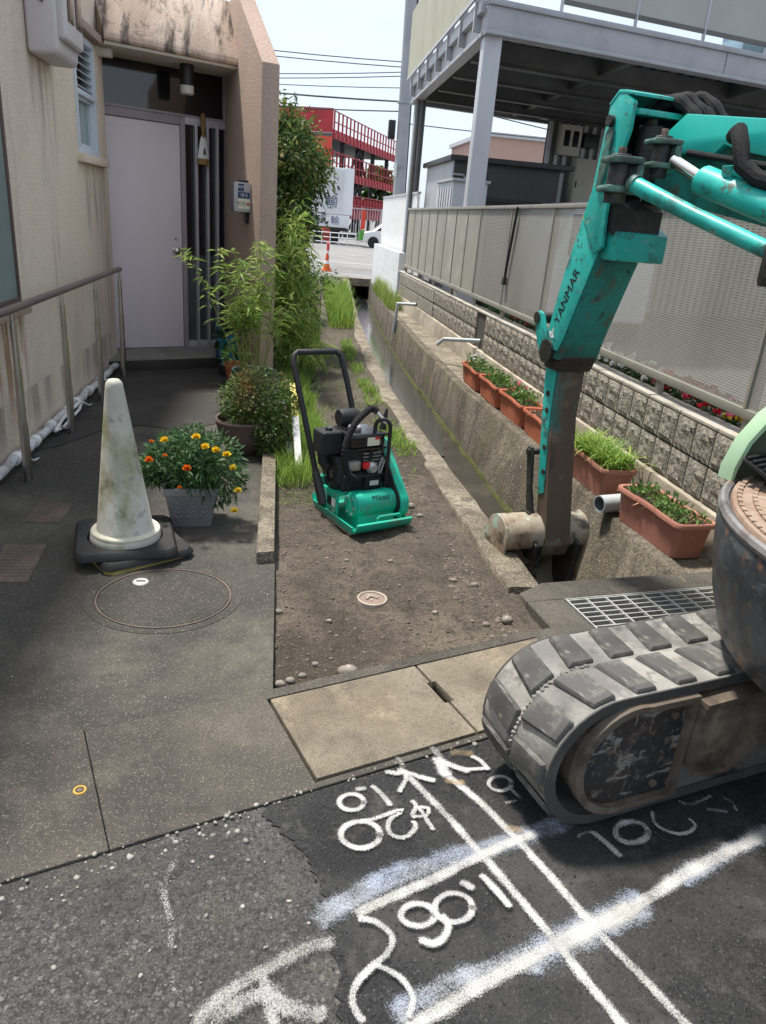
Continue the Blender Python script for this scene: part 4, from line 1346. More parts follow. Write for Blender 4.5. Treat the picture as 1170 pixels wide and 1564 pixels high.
c_ = MB().box(.40, .92, 0, .2, 2.0, 2.96, MM).build('case', m_beigebox, mb2, bevel=.01)
MB().box(.42, .90, .2, .212, 2.03, 2.93, MM).build('door', m_beigebox, c_, bevel=.006)
MB().box(.44, .46, .212, .23, 2.42, 2.54, MM).build('handle', m_black, c_)
mb3 = thing('junction_box', 'small black junction box beside the meter box', 'junction box', (q.x+.6, q.y, 3.2))
MB().box(.56, .86, 0, .12, 3.16, 3.42, MM).build('case', m_black, mb3, bevel=.01)

# dark shed and grey locker
sh = thing('garden_shed', 'dark brown louvred shed with a flat black roof', 'shed', (3.6, 14, .02))
m_shed = mat('dark_shed_steel', (.055, .052, .05), .5, layers=[((.035, .033, .032), 2, .4, .7, .6)])
MB().box(2.8, 4.62, 13.02, 15.3, .02, 2.5).build('wall', m_shed, sh)
MB().box(2.775, 2.798, 13.0, 15.3, .02, 2.5).build('side_wall', m_steelpale, sh)
for k in range(22):
    z = .3+k*.078
    MB().prism([(2.95, 13.018, z+.06), (2.95, 12.985, z), (2.95, 12.99, z-.004), (2.95, 13.018, z+.05)], [(4.5, 13.018, z+.06), (4.5, 12.985, z), (4.5, 12.99, z-.004), (4.5, 13.018, z+.05)]).build('louvre', m_shed, sh)
MB().box(2.70, 4.80, 12.85, 15.4, 2.5, 2.58).build('roof', m_black, sh, bevel=.008)
MB().tube([(2.785, 12.99, 2.3), (2.95, 12.95, 2.3), (2.99, 12.95, 2.26), (2.99, 12.95, 1.9)], .018, 8).build('pipe', m_steelgrey, sh)
lk = thing('storage_locker', 'pale grey steel locker in front of the dark shed', 'locker', (2.75, 12.2, .02))
MB().box(2.50, 3.02, 11.55, 12.7, .02, 2.12).build('body', m_steelpale, lk, bevel=.01)
for k in range(6):
    MB().box(2.488, 2.50, 11.60+k*.18, 11.615+k*.18, .1, 2.05).build('seam', m_steelgrey, lk)
MB().box(2.48, 3.05, 11.5, 12.75, 2.121, 2.16).build('top', m_steelgrey, lk, bevel=.006)

# white van parked behind the fence
vn = thing('parked_van', 'white van parked behind the mesh fence, only its roof showing', 'van', (4.6, 11.6, .02))
m_carw = mat('white_car_paint', (.75, .76, .77), .25, coat=.6, spec=.5)
m_tyre = mat('tyre_rubber', (.022, .022, .023), .8)
pr = [(0, .35), (-.02, .95), (.06, 1.25), (.25, 1.85), (.45, 1.97), (.8, 2.0), (1.3, 1.99), (1.5, 1.88), (1.62, 1.2), (1.62, .35)]
MB().prism([(3.8+a, 10.6, z) for a, z in pr], [(3.8+a, 12.7, z) for a, z in pr]).build('body', m_carw, vn, bevel=.08, seg=3)
MB().box(4.05, 5.15, 10.585, 10.6, 1.25, 1.8).build('rear_window', m_dglass, vn, bevel=.01)
for xq in (3.88, 5.32):
    for yq in (11.0, 12.3):
        MB().lathe([(.28, -.08), (.3, -.05), (.3, .05), (.28, .08)], 22, Matrix.Translation((xq-.0, yq, .32)) @ Matrix.Rotation(PI/2, 4, 'Y')).build('wheel', m_tyre, vn)

# ------------------------------------------------------------------ far end of the path
m_whiteblk = mat('white_block_paint', (.72, .73, .74), .7, layers=[((.6, .61, .62), 3, .45, .65, .6)])
ww = thing('white_wall', 'low white painted block wall at the far end of the channel', 'wall', (2.45, 17, 0))
for c in range(5):
    for k in range(12):
        y0 = 14.9+k*.392
        x0 = 2.305+.006*k
        MB().box(x0, x0+.12, y0+.004, y0+.388, c*.19+.003, c*.19+.187).build('block', m_whiteblk, ww, bevel=.004, seg=1)
MB().slab([(2.312, 14.9), (2.37, 19.6), (2.42, 19.6), (2.42, 14.9)], 0, .948).build('core', m_whiteblk, ww)
wf = thing('white_sheet_fence', 'tall white corrugated sheet fence behind the low white wall', 'fence', (2.6, 17.5, 0))
for k in range(14):
    y0 = 14.85+k*.36
    MB().slab([(2.56, y0), (2.585, y0+.12), (2.56, y0+.24), (2.56, y0+.355), (2.60, y0+.355), (2.60, y0)], 0, 2.02).build('sheet', m_white, wf)
MB().box(2.55, 2.62, 14.85, 19.9, 2.021, 2.06).build('top_rail', m_steelpale, wf)

pole = thing('utility_pole', 'tall grey concrete utility pole carrying overhead wires', 'utility pole', (3.52, 24, 0))
m_pole = mat('grey_pole_concrete', (.38, .40, .43), .8, layers=[((.3, .31, .33), 2, .45, .65, .6)], bump=[(90, .3, .004)])
MB().tube([(3.58, 24, 0), (3.52, 24, 4), (3.42, 24, 9), (3.36, 24, 13)], [.19, .175, .155, .14], 18).build('shaft', m_pole, pole)
for z in (1.9, 3.0, 4.7):
    MB().tube([(3.545-.012*z, 24, z), (3.545-.012*z, 24, z+.05)], .20, 18).build('band', m_steelgrey, pole)
MB().box(3.08, 3.28, 23.9, 24.1, 3.75, 4.25).build('signal_box', m_black, pole, bevel=.02)
MB().tube([(3.36, 23.82, 2.75), (3.35, 23.82, 3.1)], .05, 10).build('lamp', m_white, pole)
MB().tube([(3.77, 24, 0), (3.7, 24, 4), (3.6, 24, 10)], .03, 8).build('cable_duct', m_black, pole)
MB().box(2.6, 4.6, 23.95, 24.05, 11.2, 11.3).build('crossarm', m_steelgrey, pole)
m_wire = mat('overhead_wire', (.06, .06, .065), .7)
wl = [((-14, 25, 6.6), (3.40, 24, 5.75), .014), ((-14, 25, 6.45), (3.40, 24, 5.62), .014), ((-14, 26, 5.0), (3.42, 24, 5.50), .013), ((-14, 26, 4.85), (3.42, 24, 5.40), .013), ((-14, 25, 5.4), (3.43, 24, 4.75), .024), ((-14, 25, 4.65), (3.44, 24, 4.50), .018), ((-14, 25, 7.9), (3.36, 24, 12.3), .012),
      ((3.42, 24, 5.3), (26, 34, 6.3), .018), ((3.42, 24, 5.0), (26, 36, 5.2), .018), ((3.42, 24, 4.2), (26, 30, 5.9), .015), ((-14, 26, 5.25), (3.42, 24, 5.1), .012)]
for k, (a, b, r_) in enumerate(wl):
    a, b = Vector(a), Vector(b)
    pts_ = [a.lerp(b, i/14)-Vector((0, 0, .35*4*(i/14)*(1-i/14))) for i in range(15)]
    where = 'left of' if k not in (7, 8, 9) else 'right of'
    o_ = MB().tube(pts_, r_, 5).build('overhead_wire', m_wire)
    lab = {6: 'highest overhead wire, steeply rising to the pole top', 0: 'second highest wire left of the utility pole', 1: 'third highest wire left of the utility pole', 2: 'fourth wire down left of the utility pole', 3: 'fifth wire down left of the utility pole', 10: 'sixth wire down left of the utility pole, the thinnest', 4: 'thick bundled cable left of the utility pole', 5: 'lowest cable left of the utility pole', 7: 'highest wire running right behind the steel deck', 8: 'middle wire running right behind the steel deck', 9: 'lowest wire running right behind the steel deck'}[k]
    tag(o_, lab, 'wire', 'overhead wires at the utility pole')

# red steel parking deck
m_redst = mat('red_painted_steel', (.42, .035, .045), .5, layers=[((.28, .02, .03), 1, .45, .65, .6)])
m_redlt = mat('orange_red_panel', (.62, .07, .04), .5)
m_blk = mat('black_steel', (.03, .03, .035), .5)
pk = thing('parking_structure', 'three level parking deck of red railings on black steel frame', 'parking structure', (6, 64, 0))
K0, KD = V(3.64, 60), V(.375, .927)
KL = V(-.927, .375)
def K(a, b):
    return (K0.x+KD.x*a+KL.x*b, K0.y+KD.y*a+KL.y*b)
for lev, z in enumerate((7.15, 4.5, 1.75)):
    sl_ = MB().slab([K(0, 0), K(19, 0), K(19, 13), K(0, 13)], z-.25, z).build('deck', m_bronze, pk)
    MB().slab([K(-.05, -.06), K(19, -.06), K(19, -.005), K(-.05, -.005)], z-.35, z+.25).build('edge_beam', m_redst, sl_)
    for k in range(20):
        a = .02+k
        MB().slab([K(a, -.13), K(a+.09, -.13), K(a+.09, -.02), K(a, -.02)], z-.3, z+1.45).build('baluster', m_redst, pk)
        MB().slab([K(a+.3, -.12), K(a+.75, -.12), K(a+.75, -.061), K(a+.3, -.061)], z-.3, z+.0).build('bracket', m_redst, pk)
    for dz in (.7, 1.4):
        MB().slab([K(0, -.12), K(19, -.12), K(19, -.05), K(0, -.05)], z+dz, z+dz+.07).build('rail', m_redst, pk)
    if lev == 2:
        MB().slab([K(0, .02), K(19, .02), K(19, .06), K(0, .06)], z+.25, z+1.3).build('panel', m_redst, pk)
MB().slab([K(0, 0), K(-.06, 0), K(-.06, 13), K(0, 13)], 7.16, 8.75).build('panel', m_redst, pk)
MB().slab([K(-.02, .01), K(-.14, .01), K(-.14, 2.2), K(-.02, 2.2)], 4.9, 6.9).build('panel', m_redlt, pk)
for a in (4, 8.2, 9.6, 13, 18):
    x, y = K(a, .5)
    MB().box(x-.17, x+.17, y-.17, y+.17, 0, 6.9).build('column', m_blk, pk)
for (a0, a1) in ((8.2, 5.6), (8.2, 11)):
    for (z0, z1) in ((4.5, 6.8), (1.75, 4.2), (0, 1.5)):
        xa, ya = K(a0, .4)
        xb, yb = K(a1, .4)
        MB().tube([(xa, ya, z1), (xb, yb, z0)], .12, 6).build('brace', m_blk, pk)

# lorry
tk = thing('lorry', 'white freight lorry with ribbed body and blue lettering', 'lorry', (1.2, 46.5, 0))
m_lorry = mat('lorry_white', (.68, .70, .72), .4, layers=[((.58, .6, .62), 1.5, .45, .65, .5)])
m_ink = mat('dark_blue_lettering', (.03, .05, .11), .5)
MB().box(-4.6, 4.15, 46.0, 48.3, 1.62, 4.1).build('cargo_body', m_lorry, tk, bevel=.04)
for k in range(20):
    MB().box(-4.5, 3.6, 45.965, 46.0, 1.86+k*.11, 1.91+k*.11).build('rib', m_lorry, tk)
gp = MB().box(-4.6, 4.0, 45.93, 46.0, .92, 1.60).build('side_gate', m_lorry, tk, bevel=.02)
MB().box(-4.5, 3.9, 46.1, 48.2, .72, .91).build('chassis', m_blk, tk)
def ttext(t, s, x, z, y):
    text_mesh(t, s, frame((x, y, z), (1, 0, 0), (0, 0, 1)), m_ink, 'lettering', gp if y > 45.92 and z < 1.6 else tk, .002)
for ch, x in zip('新潟運輸', (.85, 1.62, 2.42, 3.16)):
    ttext(ch, .52, x, 1.27, 45.925)
for ch, x in zip('新潟運輸', (-1.3, .1, 1.5, 2.9)):
    ttext(ch, .72, x, 2.25, 45.96)
for x in (-3.8, -.2, 2.2, 3.1):
    MB().lathe([(.42, -.13), (.45, -.1), (.45, .1), (.42, .13)], 20, Matrix.Translation((x, 46.4, .45)) @ Matrix.Rotation(PI/2, 4, 'X')).build('wheel', m_tyre, tk)
for x in (1.3, 2.65):
    MB().box(x-.25, x+.25, 45.98, 46.02, .12, .9).build('mud_flap', m_redst, tk)
MB().box(-6.6, -4.65, 46.0, 48.2, .6, 3.1).build('cab', m_lorry, tk, bevel=.15)

# white pipe barrier before the lorry
bq = thing('pipe_barrier', 'low white pipe barrier standing before the lorry', 'barrier', (2.5, 44.5, 0))
for z in (.15, .4, .65):
    MB().tube([(-3, 44.5, z), (4.3, 44.5, z)], .03, 6).build('rail', m_white, bq)
for k in range(16):
    MB().tube([(-3+k*.487, 44.5, 0), (-3+k*.487, 44.5, .66)], .03, 6).build('post', m_white, bq)
gf = thing('steel_grille_fence', 'pale grey grille fence under the red parking deck', 'fence', (6.2, 54, 0))
for k in range(22):
    MB().tube([(4.3+k*.18, 54, .5), (4.3+k*.18, 54, 2.1)], .02, 5).build('bar', m_steelpale, gf)
for z in (.5, 2.1):
    MB().box(4.2, 8.3, 53.97, 54.03, z, z+.07).build('rail', m_steelpale, gf)
for k in range(4):
    MB().box(4.25+k*1.3, 4.33+k*1.3, 53.95, 54.05, 0, 2.2).build('post', m_steelpale, gf)

# parked car in the distance
pc = thing('parked_car', 'white hatchback parked beside the lorry at the far end', 'car', (6, 44, 0))
pr = [(0, .3), (0, .62), (.12, .8), (.75, .92), (1.35, 1.38), (2.6, 1.45), (3.3, 1.3), (3.75, .95), (3.85, .6), (3.8, .3)]
MB().prism([(4.55+a, 44, z) for a, z in pr], [(4.55+a, 45.6, z) for a, z in pr]).build('body', m_carw, pc, bevel=.08, seg=2)
pr2 = [(.85, .95), (1.42, 1.33), (2.55, 1.38), (3.2, 1.2), (3.3, .95)]
MB().prism([(4.55+a, 43.985, z) for a, z in pr2], [(4.55+a, 44.001, z) for a, z in pr2]).build('side_window', m_dglass, pc)
for a in (.7, 3.05):
    MB().lathe([(.29, -.09), (.31, -.06), (.31, .06), (.29, .09)], 20, Matrix.Translation((4.55+a, 44.02, .31)) @ Matrix.Rotation(PI/2, 4, 'X')).build('wheel', m_tyre, pc)
fl = thing('banner_flag', 'small red and green banner flag on a slim pole', 'banner', (4.32, 43, 0))
MB().tube([(4.32, 43, 0), (4.40, 43, 2.1)], .015, 6).build('pole', m_steelpale, fl)
MB().prism([(4.34, 43, .9), (4.62, 43.02, 1.0), (4.66, 43, 1.9), (4.40, 43, 2.0)], [(4.34, 43.01, .9), (4.62, 43.03, 1.0), (4.66, 43.01, 1.9), (4.40, 43.01, 2.0)]).build('cloth', m_redlt, fl)
MB().prism([(4.2, 43, .35), (4.55, 43.02, .4), (4.62, 43, .95), (4.3, 43, .89)], [(4.2, 43.01, .35), (4.55, 43.03, .4), (4.62, 43.01, .95), (4.3, 43.01, .89)]).build('cloth', mat('green_cloth', (.1, .32, .05), .8), fl)

# orange cone far down the path
m_orange = mat('orange_cone_plastic', (.75, .12, .03), .5, layers=[((.5, .08, .03), 6, .5, .7, .5)])
oc = thing('traffic_cone', 'small orange traffic cone at the far end of the path', 'traffic cone', (1.38, 22.6, 0))
MB().box(1.38-.15, 1.38+.15, 22.45, 22.75, 0, .03).build('base', m_orange, oc, bevel=.02)
MB().lathe([(.11, .03), (.038, .44), (.024, .50), (.001, .505)], 20, Matrix.Translation((1.38, 22.6, 0))).build('cone', m_orange, oc)
MB().lathe([(.084, .20), (.066, .30)], 20, Matrix.Translation((1.38, 22.6, 0)), caps=False).build('white_band', m_white, oc)
pg = thing('orange_post', 'slender orange red marker post standing behind the orange cone', 'marker post', (1.46, 23.3, 0))
MB().lathe([(.13, 0), (.12, .04), (.045, .06), (.04, .72), (.05, .74), (.001, .78)], 14, Matrix.Translation((1.44, 23.3, 0))).build('post', m_redlt, pg)
MB().lathe([(.043, .4), (.042, .54)], 14, Matrix.Translation((1.44, 23.3, 0)), caps=False).build('white_band', m_white, pg)

# far building tops
db_ = thing('distant_building', 'pinkish brown flat roofed building seen below the steel deck', 'building', (16, 50, 0))
MB().box(12.6, 22, 50, 60, 0, 6.9).build('wall', mat('pinkish_render', (.45, .3, .25), .8), db_)
MB().box(12.4, 22.2, 49.8, 60.2, 6.9, 7.15).build('roof', m_steelpale, db_)
for k in range(5):
    MB().box(13.2+k*1.7, 14.2+k*1.7, 49.97, 50.0, 4.3, 5.6).build('window', m_dglass, db_)

# distant trees beyond the parking deck
def far_tree(x, y, h, r_, label):
    t = thing('distant_tree', label, 'tree', (x, y, 0))
    MB().tube([(x, y, 0), (x+.1, y, h*.5), (x, y, h*.8)], [.25, .18, .05], 7).build('trunk', m_bronze, t)
    n_ = 900
    d_ = rng.normal(size=(n_, 3))
    d_ /= np.linalg.norm(d_, axis=1)[:, None]
    rad = rng.uniform(.45, 1, (n_, 1))
    P_ = np.array([x, y, h*.68])+d_*rad*np.array([r_, r_, h*.36])
    leaf_cloud('crown', P_, d_+rng.normal(size=(n_, 3))*.6, (.5, .9), (.3, .5), m_leafm, t)
far_tree(9.8, 80, 6.2, 1.6, 'small green tree behind the foot of the utility pole')
far_tree(-3, 75, 6.5, 3.0, 'broad green tree far behind the lorry')

# ------------------------------------------------------------------ excavator
m_teal = mat('teal_machine_paint', (.025, .44, .385), .38, layers=[((.016, .30, .26), 2.2, .42, .60, .7), ((.06, .50, .45), 6, .54, .66, .5), ((.04, .10, .085), 7, .56, .66, .75), ((.10, .07, .05), 15, .60, .67, .85), ((.25, .42, .37), 40, .60, .66, .6, (.35, .35, 1)), ((.03, .03, .028), 26, .62, .69, .8)], bump=[(120, .1, .002), (14, .12, .006)], spec=.45, rvar=.2)
m_tealgrime = mat('greasy_grey_teal', (.10, .21, .175), .55, layers=[((.03, .032, .03), 9, .44, .60, .85), ((.16, .13, .10), 14, .54, .66, .7), ((.03, .33, .28), 11, .58, .66, .6)], bump=[(70, .35, .004)], spec=.35)
m_tealworn = mat('worn_rusty_teal_paint', (.03, .20, .175), .6, layers=[((.105, .068, .048), 3.0, .35, .46, .95, (1, 1, .45)), ((.21, .155, .115), 8, .54, .66, .6), ((.035, .03, .026), 6, .58, .7, .75, (1, 1, .5)), ((.03, .33, .28), 5, .64, .7, .8)], bump=[(60, .3, .004)], spec=.3)
m_tealdirtyshade = mat('oily_shaded_teal_paint', (.022, .26, .22), .5, layers=[((.025, .03, .028), 3.5, .50, .64, .75), ((.016, .15, .13), 2.0, .4, .60, .7), ((.11, .08, .055), 12, .58, .66, .75), ((.03, .034, .032), 22, .58, .66, .7)], bump=[(70, .2, .003)], spec=.35)  # oil and grime; darker base also paints in the arm underside's shade
m_grease = mat('greasy_black_steel', (.02, .019, .018), .45, layers=[((.06, .045, .035), 9, .5, .7, .7)], bump=[(60, .7, .01)], spec=.45)
m_chrome = mat('chrome_rod', (.75, .73, .70), .15, metal=1)
m_hose = mat('woven_hose_sleeve', (.02, .019, .02), .8, bump=[(130, .8, .004)], spec=.2)
m_rubber = mat('dusty_track_rubber', (.27, .255, .23), .9, layers=[((.14, .135, .127), 4, .42, .58, .85), ((.40, .385, .35), 9, .52, .66, .6), ((.07, .068, .065), 13, .54, .66, .75)], bump=[(60, .5, .005), (200, .4, .002)], spec=.2)
m_lug = mat('worn_lug_rubber', (.085, .082, .078), .75, layers=[((.17, .16, .145), 14, .50, .62, .75), ((.05, .048, .046), 6, .45, .60, .75), ((.25, .235, .21), 60, .60, .67, .6, (1, .2, 1))], bump=[(90, .4, .003)], spec=.3)
m_trackside = mat('dark_track_rubber', (.06, .058, .055), .85, layers=[((.12, .115, .105), 9, .5, .68, .6)], bump=[(90, .4, .003)])
m_rust = mat('rusty_muddy_steel', (.12, .098, .078), .85, layers=[((.10, .068, .046), 4, .45, .65, .8), ((.28, .23, .17), 7, .52, .66, .6), ((.045, .036, .03), 10, .52, .66, .7)], bump=[(50, .4, .005)])
m_plate = mat('scratched_black_plate', (.025, .03, .035), .5, layers=[((.06, .045, .035), 4, .48, .64, .7), ((.26, .25, .23), 20, .58, .63, .8, (.5, 1, 1.4)), ((.14, .115, .09), 34, .56, .64, .7), ((.22, .20, .17), 55, .60, .65, .8, (1, 1, .2))], bump=[(60, .2, .003)])
m_navyp = mat('scuffed_blue_black_paint', (.020, .029, .040), .36, layers=[((.055, .068, .08), 3.0, .46, .60, .8, (1, 1, .6)), ((.012, .015, .02), 6, .48, .60, .8), ((.10, .115, .125), 12, .54, .64, .6, (.6, .6, 1)), ((.17, .085, .045), 10, .60, .66, .85), ((.22, .21, .19), 46, .61, .67, .4, (.4, .4, 1.1)), ((.07, .06, .05), 22, .54, .64, .6)], bump=[(30, .35, .008), (120, .2, .002)], spec=.45, rvar=.2)
m_floorp = mat('rusty_step_plate', (.30, .215, .16), .8, layers=[((.2, .12, .08), 8, .45, .62, .8), ((.38, .33, .27), 14, .56, .7, .6)], bump=[(60, .4, .004)])
m_mint = mat('faded_mint_plastic', (.38, .55, .36), .55, layers=[((.28, .42, .26), 4, .45, .68, .6)])
m_bucket = mat('worn_bucket_steel', (.34, .29, .22), .6, metal=.1, layers=[((.38, .52, .43), 6, .53, .60, .8), ((.20, .13, .075), 5, .47, .60, .85), ((.05, .042, .036), 9, .52, .62, .85)], bump=[(40, .3, .005)])
m_bucketin = mat('shaded_bucket_inside', (.06, .05, .042), .9)  # dark colour stands in for the shade inside the bucket

ex = thing('mini_excavator', 'teal mini excavator with its arm reaching down into the channel', 'excavator', (1.8, 1.35, 0))
ad, aw = V(.18, -.984), V(.984, .18)
AP = V(1.42, 3.27)
def X(a, off, z):
    return Vector((AP.x+ad.x*a+aw.x*off, AP.y+ad.y*a+aw.y*off, z))
def plate(mb, prof, o0, o1):
    return mb.prism([X(a, o0, z) for a, z in prof], [X(a, o1, z) for a, z in prof])
def pin(mb, a, z, o0, o1, r, n=16):
    return mb.tube([X(a, o0, z), X(a, o1, z)], r, n)

# upper arm box (side plate carries the lettering)
UP = [(-.029, 1.60), (-.112, 1.35), (-.184, 1.076), (-.158, .955), (-.061, .96), (-.033, 1.055), (.052, 1.268), (.132, 1.46)]
arm = plate(MB(), UP, -.11, .10).build('arm', m_tealdirtyshade, ex, bevel=.006)
SP = [(-.034, 1.590), (-.115, 1.35), (-.178, 1.08), (-.15, 1.0), (-.072, 1.0), (-.037, 1.065), (.047, 1.268), (.12, 1.445)]
plate(MB(), SP, -.117, -.111).build('side_plate', m_teal, arm, bevel=.002)
plate(MB(), [(-.034, 1.585), (.118, 1.442), (.128, 1.452), (-.026, 1.597)], -.123, -.1175).build('edge_trim', mat('yellow_green_trim', (.4, .5, .18), .6), arm)
# lettering on the side plate, reading up the arm
LO = X(-.062, -.118, 1.245)
ldir = (X(.02, -.118, 1.405)-X(-.10, -.118, 1.13)).normalized()
text_mesh('YANMAR', .066, frame(LO, ldir, Vector((-aw.x*0-ad.x, -ad.y, .35))), m_black, 'lettering', arm, .0006)
em = frame(X(-.135, -.1185, 1.075), ldir, Vector((-ad.x, -ad.y, .35)))
for s_ in (-1, 1):
    MB().add([em @ Vector((-.028, s_*.002, 0)), em @ Vector((-.01, s_*.028, 0)), em @ Vector((.0, s_*.01, 0)), em @ Vector((.03, s_*.003, 0))], [(0, 1, 2, 3)]).build('emblem', m_white, arm, fix=False)
# knee with link plates and the outer bucket cylinder
k = MB()
pin(k, -.155, .985, -.13, .125, .055)
pin(k, -.23, 1.03, -.10, .10, .03)
k.build('knee_pin', m_grease, ex)
plate(MB(), [(-.30, 1.10), (-.275, 1.16), (-.23, 1.15), (-.13, .98), (-.17, .93), (-.24, 1.0)], -.128, -.112).build('link_plate', m_teal, ex, bevel=.006)
plate(MB(), [(-.30, 1.10), (-.275, 1.16), (-.23, 1.15), (-.13, .98), (-.17, .93), (-.24, 1.0)], .104, .12).build('link_plate', m_grease, ex, bevel=.006)
pin(MB(), -.275, 1.125, -.135, .12, .026).build('link_pin', m_grease, ex)
MB().tube([X(-.265, 0, 1.10), X(-.19, 0, 1.30)], .022, 12).build('cylinder_rod', m_chrome, ex)
MB().tube([X(-.20, 0, 1.27), X(-.10, 0, 1.60)], .045, 16).build('bucket_cylinder', m_teal, ex)
# lower arm
LW = [(-.235, .985), (-.184, .643), (-.105, .255), (-.075, .03), (-.052, -.02), (.018, -.02), (.04, .045), (-.03, .34), (-.105, .68), (-.10, .96)]
la = plate(MB(), LW, -.068, .075).build('lower_arm', m_tealworn, ex, bevel=.006)
LS = [(-.228, .96), (-.178, .643), (-.102, .27), (-.052, .30), (-.112, .68), (-.118, .93)]
plate(MB(), LS, -.074, -.069).build('side_plate', m_teal, la, bevel=.002)
for z, a in ((.78, -.155), (.70, -.14), (.52, -.105), (.40, -.08)):
    pin(MB(), a, z, -.08, -.072, .014, 10).build('bolt', m_grease, la)
# bucket linkage
LK = [(-.222, .475), (-.205, .50), (-.180, .495), (-.165, .46), (-.135, .30), (-.072, .16), (-.075, .12), (-.105, .11), (-.130, .14), (-.175, .30)]
for o_ in (-.105, .088):
    plate(MB(), LK, o_, o_+.018).build('bucket_link', m_grease, ex, bevel=.004)
plate(MB(), [(-.25, 1.01), (-.20, .90), (-.085, .90), (-.05, .97), (-.09, 1.03), (-.2, 1.05)], -.095, .095).build('knee_block', m_grease, ex, bevel=.012)
pin(MB(), -.195, .47, -.115, .115, .016).build('link_pin', m_grease, ex)
pin(MB(), -.02, .03, -.13, .13, .04).build('bucket_pin', m_grease, ex)
pin(MB(), -.10, .14, -.13, .13, .032).build('bucket_pin', m_grease, ex)
# bucket: curved shell open towards the machine
sh_o = [(.055, -.03), (.06, .03), (.035, .085), (-.02, .125), (-.09, .135), (-.16, .10), (-.21, .03), (-.24, -.08), (-.24, -.2), (-.20, -.32), (-.12, -.41), (-.03, -.45)]
sh_o = [(a*.84-.025, (z*.80 if z > 0 else z)+.07) for a, z in sh_o]
sh_i = [(a*.86-.008, z*.88-.012) for a, z in sh_o]
BC = -.045
g = MB()
ring = sh_o+sh_i[::-1]
plate(g, ring, BC-.225, BC+.225)
bk = g.build('bucket', m_bucket, ex, ang=50)
for o0, o1 in ((BC-.24, BC-.2255), (BC+.2255, BC+.24)):
    plate(MB(), sh_o, o0, o1).build('bucket_side', m_bucket, bk, bevel=.004)
plate(MB(), [(a*.80-.02, z*.84-.02) for a, z in sh_o], BC+.19, BC+.2245).build('inside_shade_plate', m_bucketin, bk)
for o_ in (-.13, .105):
    plate(MB(), [(.04, -.03), (.05, .05), (-.01, .10), (-.08, .19), (-.14, .18), (-.14, .08), (-.05, -.05)], o_, o_+.02).build('bucket_ear', m_grease, bk, bevel=.005)
for k in range(4):
    o_ = BC-.18+k*.12
    plate(MB(), [(-.05, -.46), (.0, -.475), (.09, -.46), (.0, -.445)], o_-.02, o_+.02).build('tooth', m_grease, bk)

# swing bracket between boom and arm: open box
BL = [(.15, 2.035), (.104, 2.04), (.054, 2.0), (.023, 1.684), (-.012, 1.586), (.118, 1.44), (.165, 1.47), (.153, 1.60), (.160, 1.74), (.215, 1.90), (.215, 2.0)]
bkt = plate(MB(), BL, -.135, -.118).build('boom_bracket', m_teal, ex, bevel=.004)
plate(MB(), BL, .118, .135).build('bracket_side', m_tealdirtyshade, bkt, bevel=.004)
plate(MB(), [(.215, 2.03), (.15, 2.045), (.104, 2.05), (.048, 2.006), (.056, 1.996), (.106, 2.036), (.15, 2.032), (.215, 2.018)], -.137, .137).build('top_plate', m_teal, bkt, bevel=.003)
plate(MB(), [(.03, 1.99), (.0, 1.68), (-.02, 1.60), (-.008, 1.59), (.02, 1.68), (.05, 1.98)], -.117, .117).build('back_plate', m_grease, bkt)
plate(MB(), [(.06, 1.60), (.20, 1.53), (.20, 1.42), (.13, 1.42), (.06, 1.47)], -.10, .16).build('lower_collar', m_teal, bkt, bevel=.01)
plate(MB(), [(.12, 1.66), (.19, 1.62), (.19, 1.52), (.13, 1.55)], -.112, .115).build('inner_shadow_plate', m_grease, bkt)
plate(MB(), [(.10, 1.99), (.235, 1.975), (.235, 1.955), (.10, 1.965)], -.117, .117).build('shelf_plate', m_teal, bkt, bevel=.002)
pin(MB(), .09, 1.94, -.155, -.134, .022).build('pin_cap', m_grease, bkt)
plate(MB(), [(.075, 1.90), (.10, 1.92), (.125, 1.90), (.115, 1.76), (.09, 1.68), (.065, 1.70)], -.150, -.1355).build('lock_plate', m_tealgrime, bkt, bevel=.006)
# vertical pins with bolt heads
def vpin(name, p, r, z0, z1, m, parent=ex):
    o_ = MB().lathe([(r, z0), (r, z1), (r*.9, z1+.006)], 20, Matrix.Translation((p[0], p[1], 0))).build(name, m, parent)
    MB().lathe([(r*.42, z1+.006), (r*.42, z1+.028), (r*.38, z1+.03)], 6, Matrix.Translation((p[0], p[1], 0)), True).build('bolt_head', m_rust, o_)
    return o_
# boom
bd, bw = V(.447, -.894), V(.894, .447)
BP = V(1.42, 3.2)
def Y(a, off, z):
    return Vector((BP.x+bd.x*a+bw.x*off, BP.y+bd.y*a+bw.y*off, z))
def bplate(mb, prof, o0, o1):
    return mb.prism([Y(a, o0, z) for a, z in prof], [Y(a, o1, z) for a, z in prof])
boom = bplate(MB(), [(.10, 1.86), (.16, 1.86), (.30, 1.90), (.75, 1.86), (1.15, 1.66), (1.38, 1.22), (1.42, .82), (1.22, .82), (1.14, 1.15), (.98, 1.42), (.72, 1.575), (.13, 1.68)], .0, .17).build('boom', m_tealdirtyshade, ex, bevel=.008)
bplate(MB(), [(.145, 1.872), (.255, 1.965), (.75, 1.915), (1.16, 1.70), (1.12, 1.62), (.72, 1.79), (.50, 1.835), (.44, 1.855), (.40, 1.815), (.15, 1.84)], -.03, .185).build('boom_cover', mat('bright_teal_cover', (.022, .46, .39), .35, layers=[((.018, .38, .32), 3, .45, .7, .5)], spec=.45, coat=.2), boom, bevel=.006)
x0 = X(.165, .0, 0)
vpin('boom_pin', (x0.x, x0.y), .052, 1.70, 1.925, m_grease)
ck = Y(.275, -.16, 0)
cl1 = MB()
cl1.box(ck.x-.055, ck.x+.06, ck.y-.05, ck.y+.05, 1.842, 1.862)
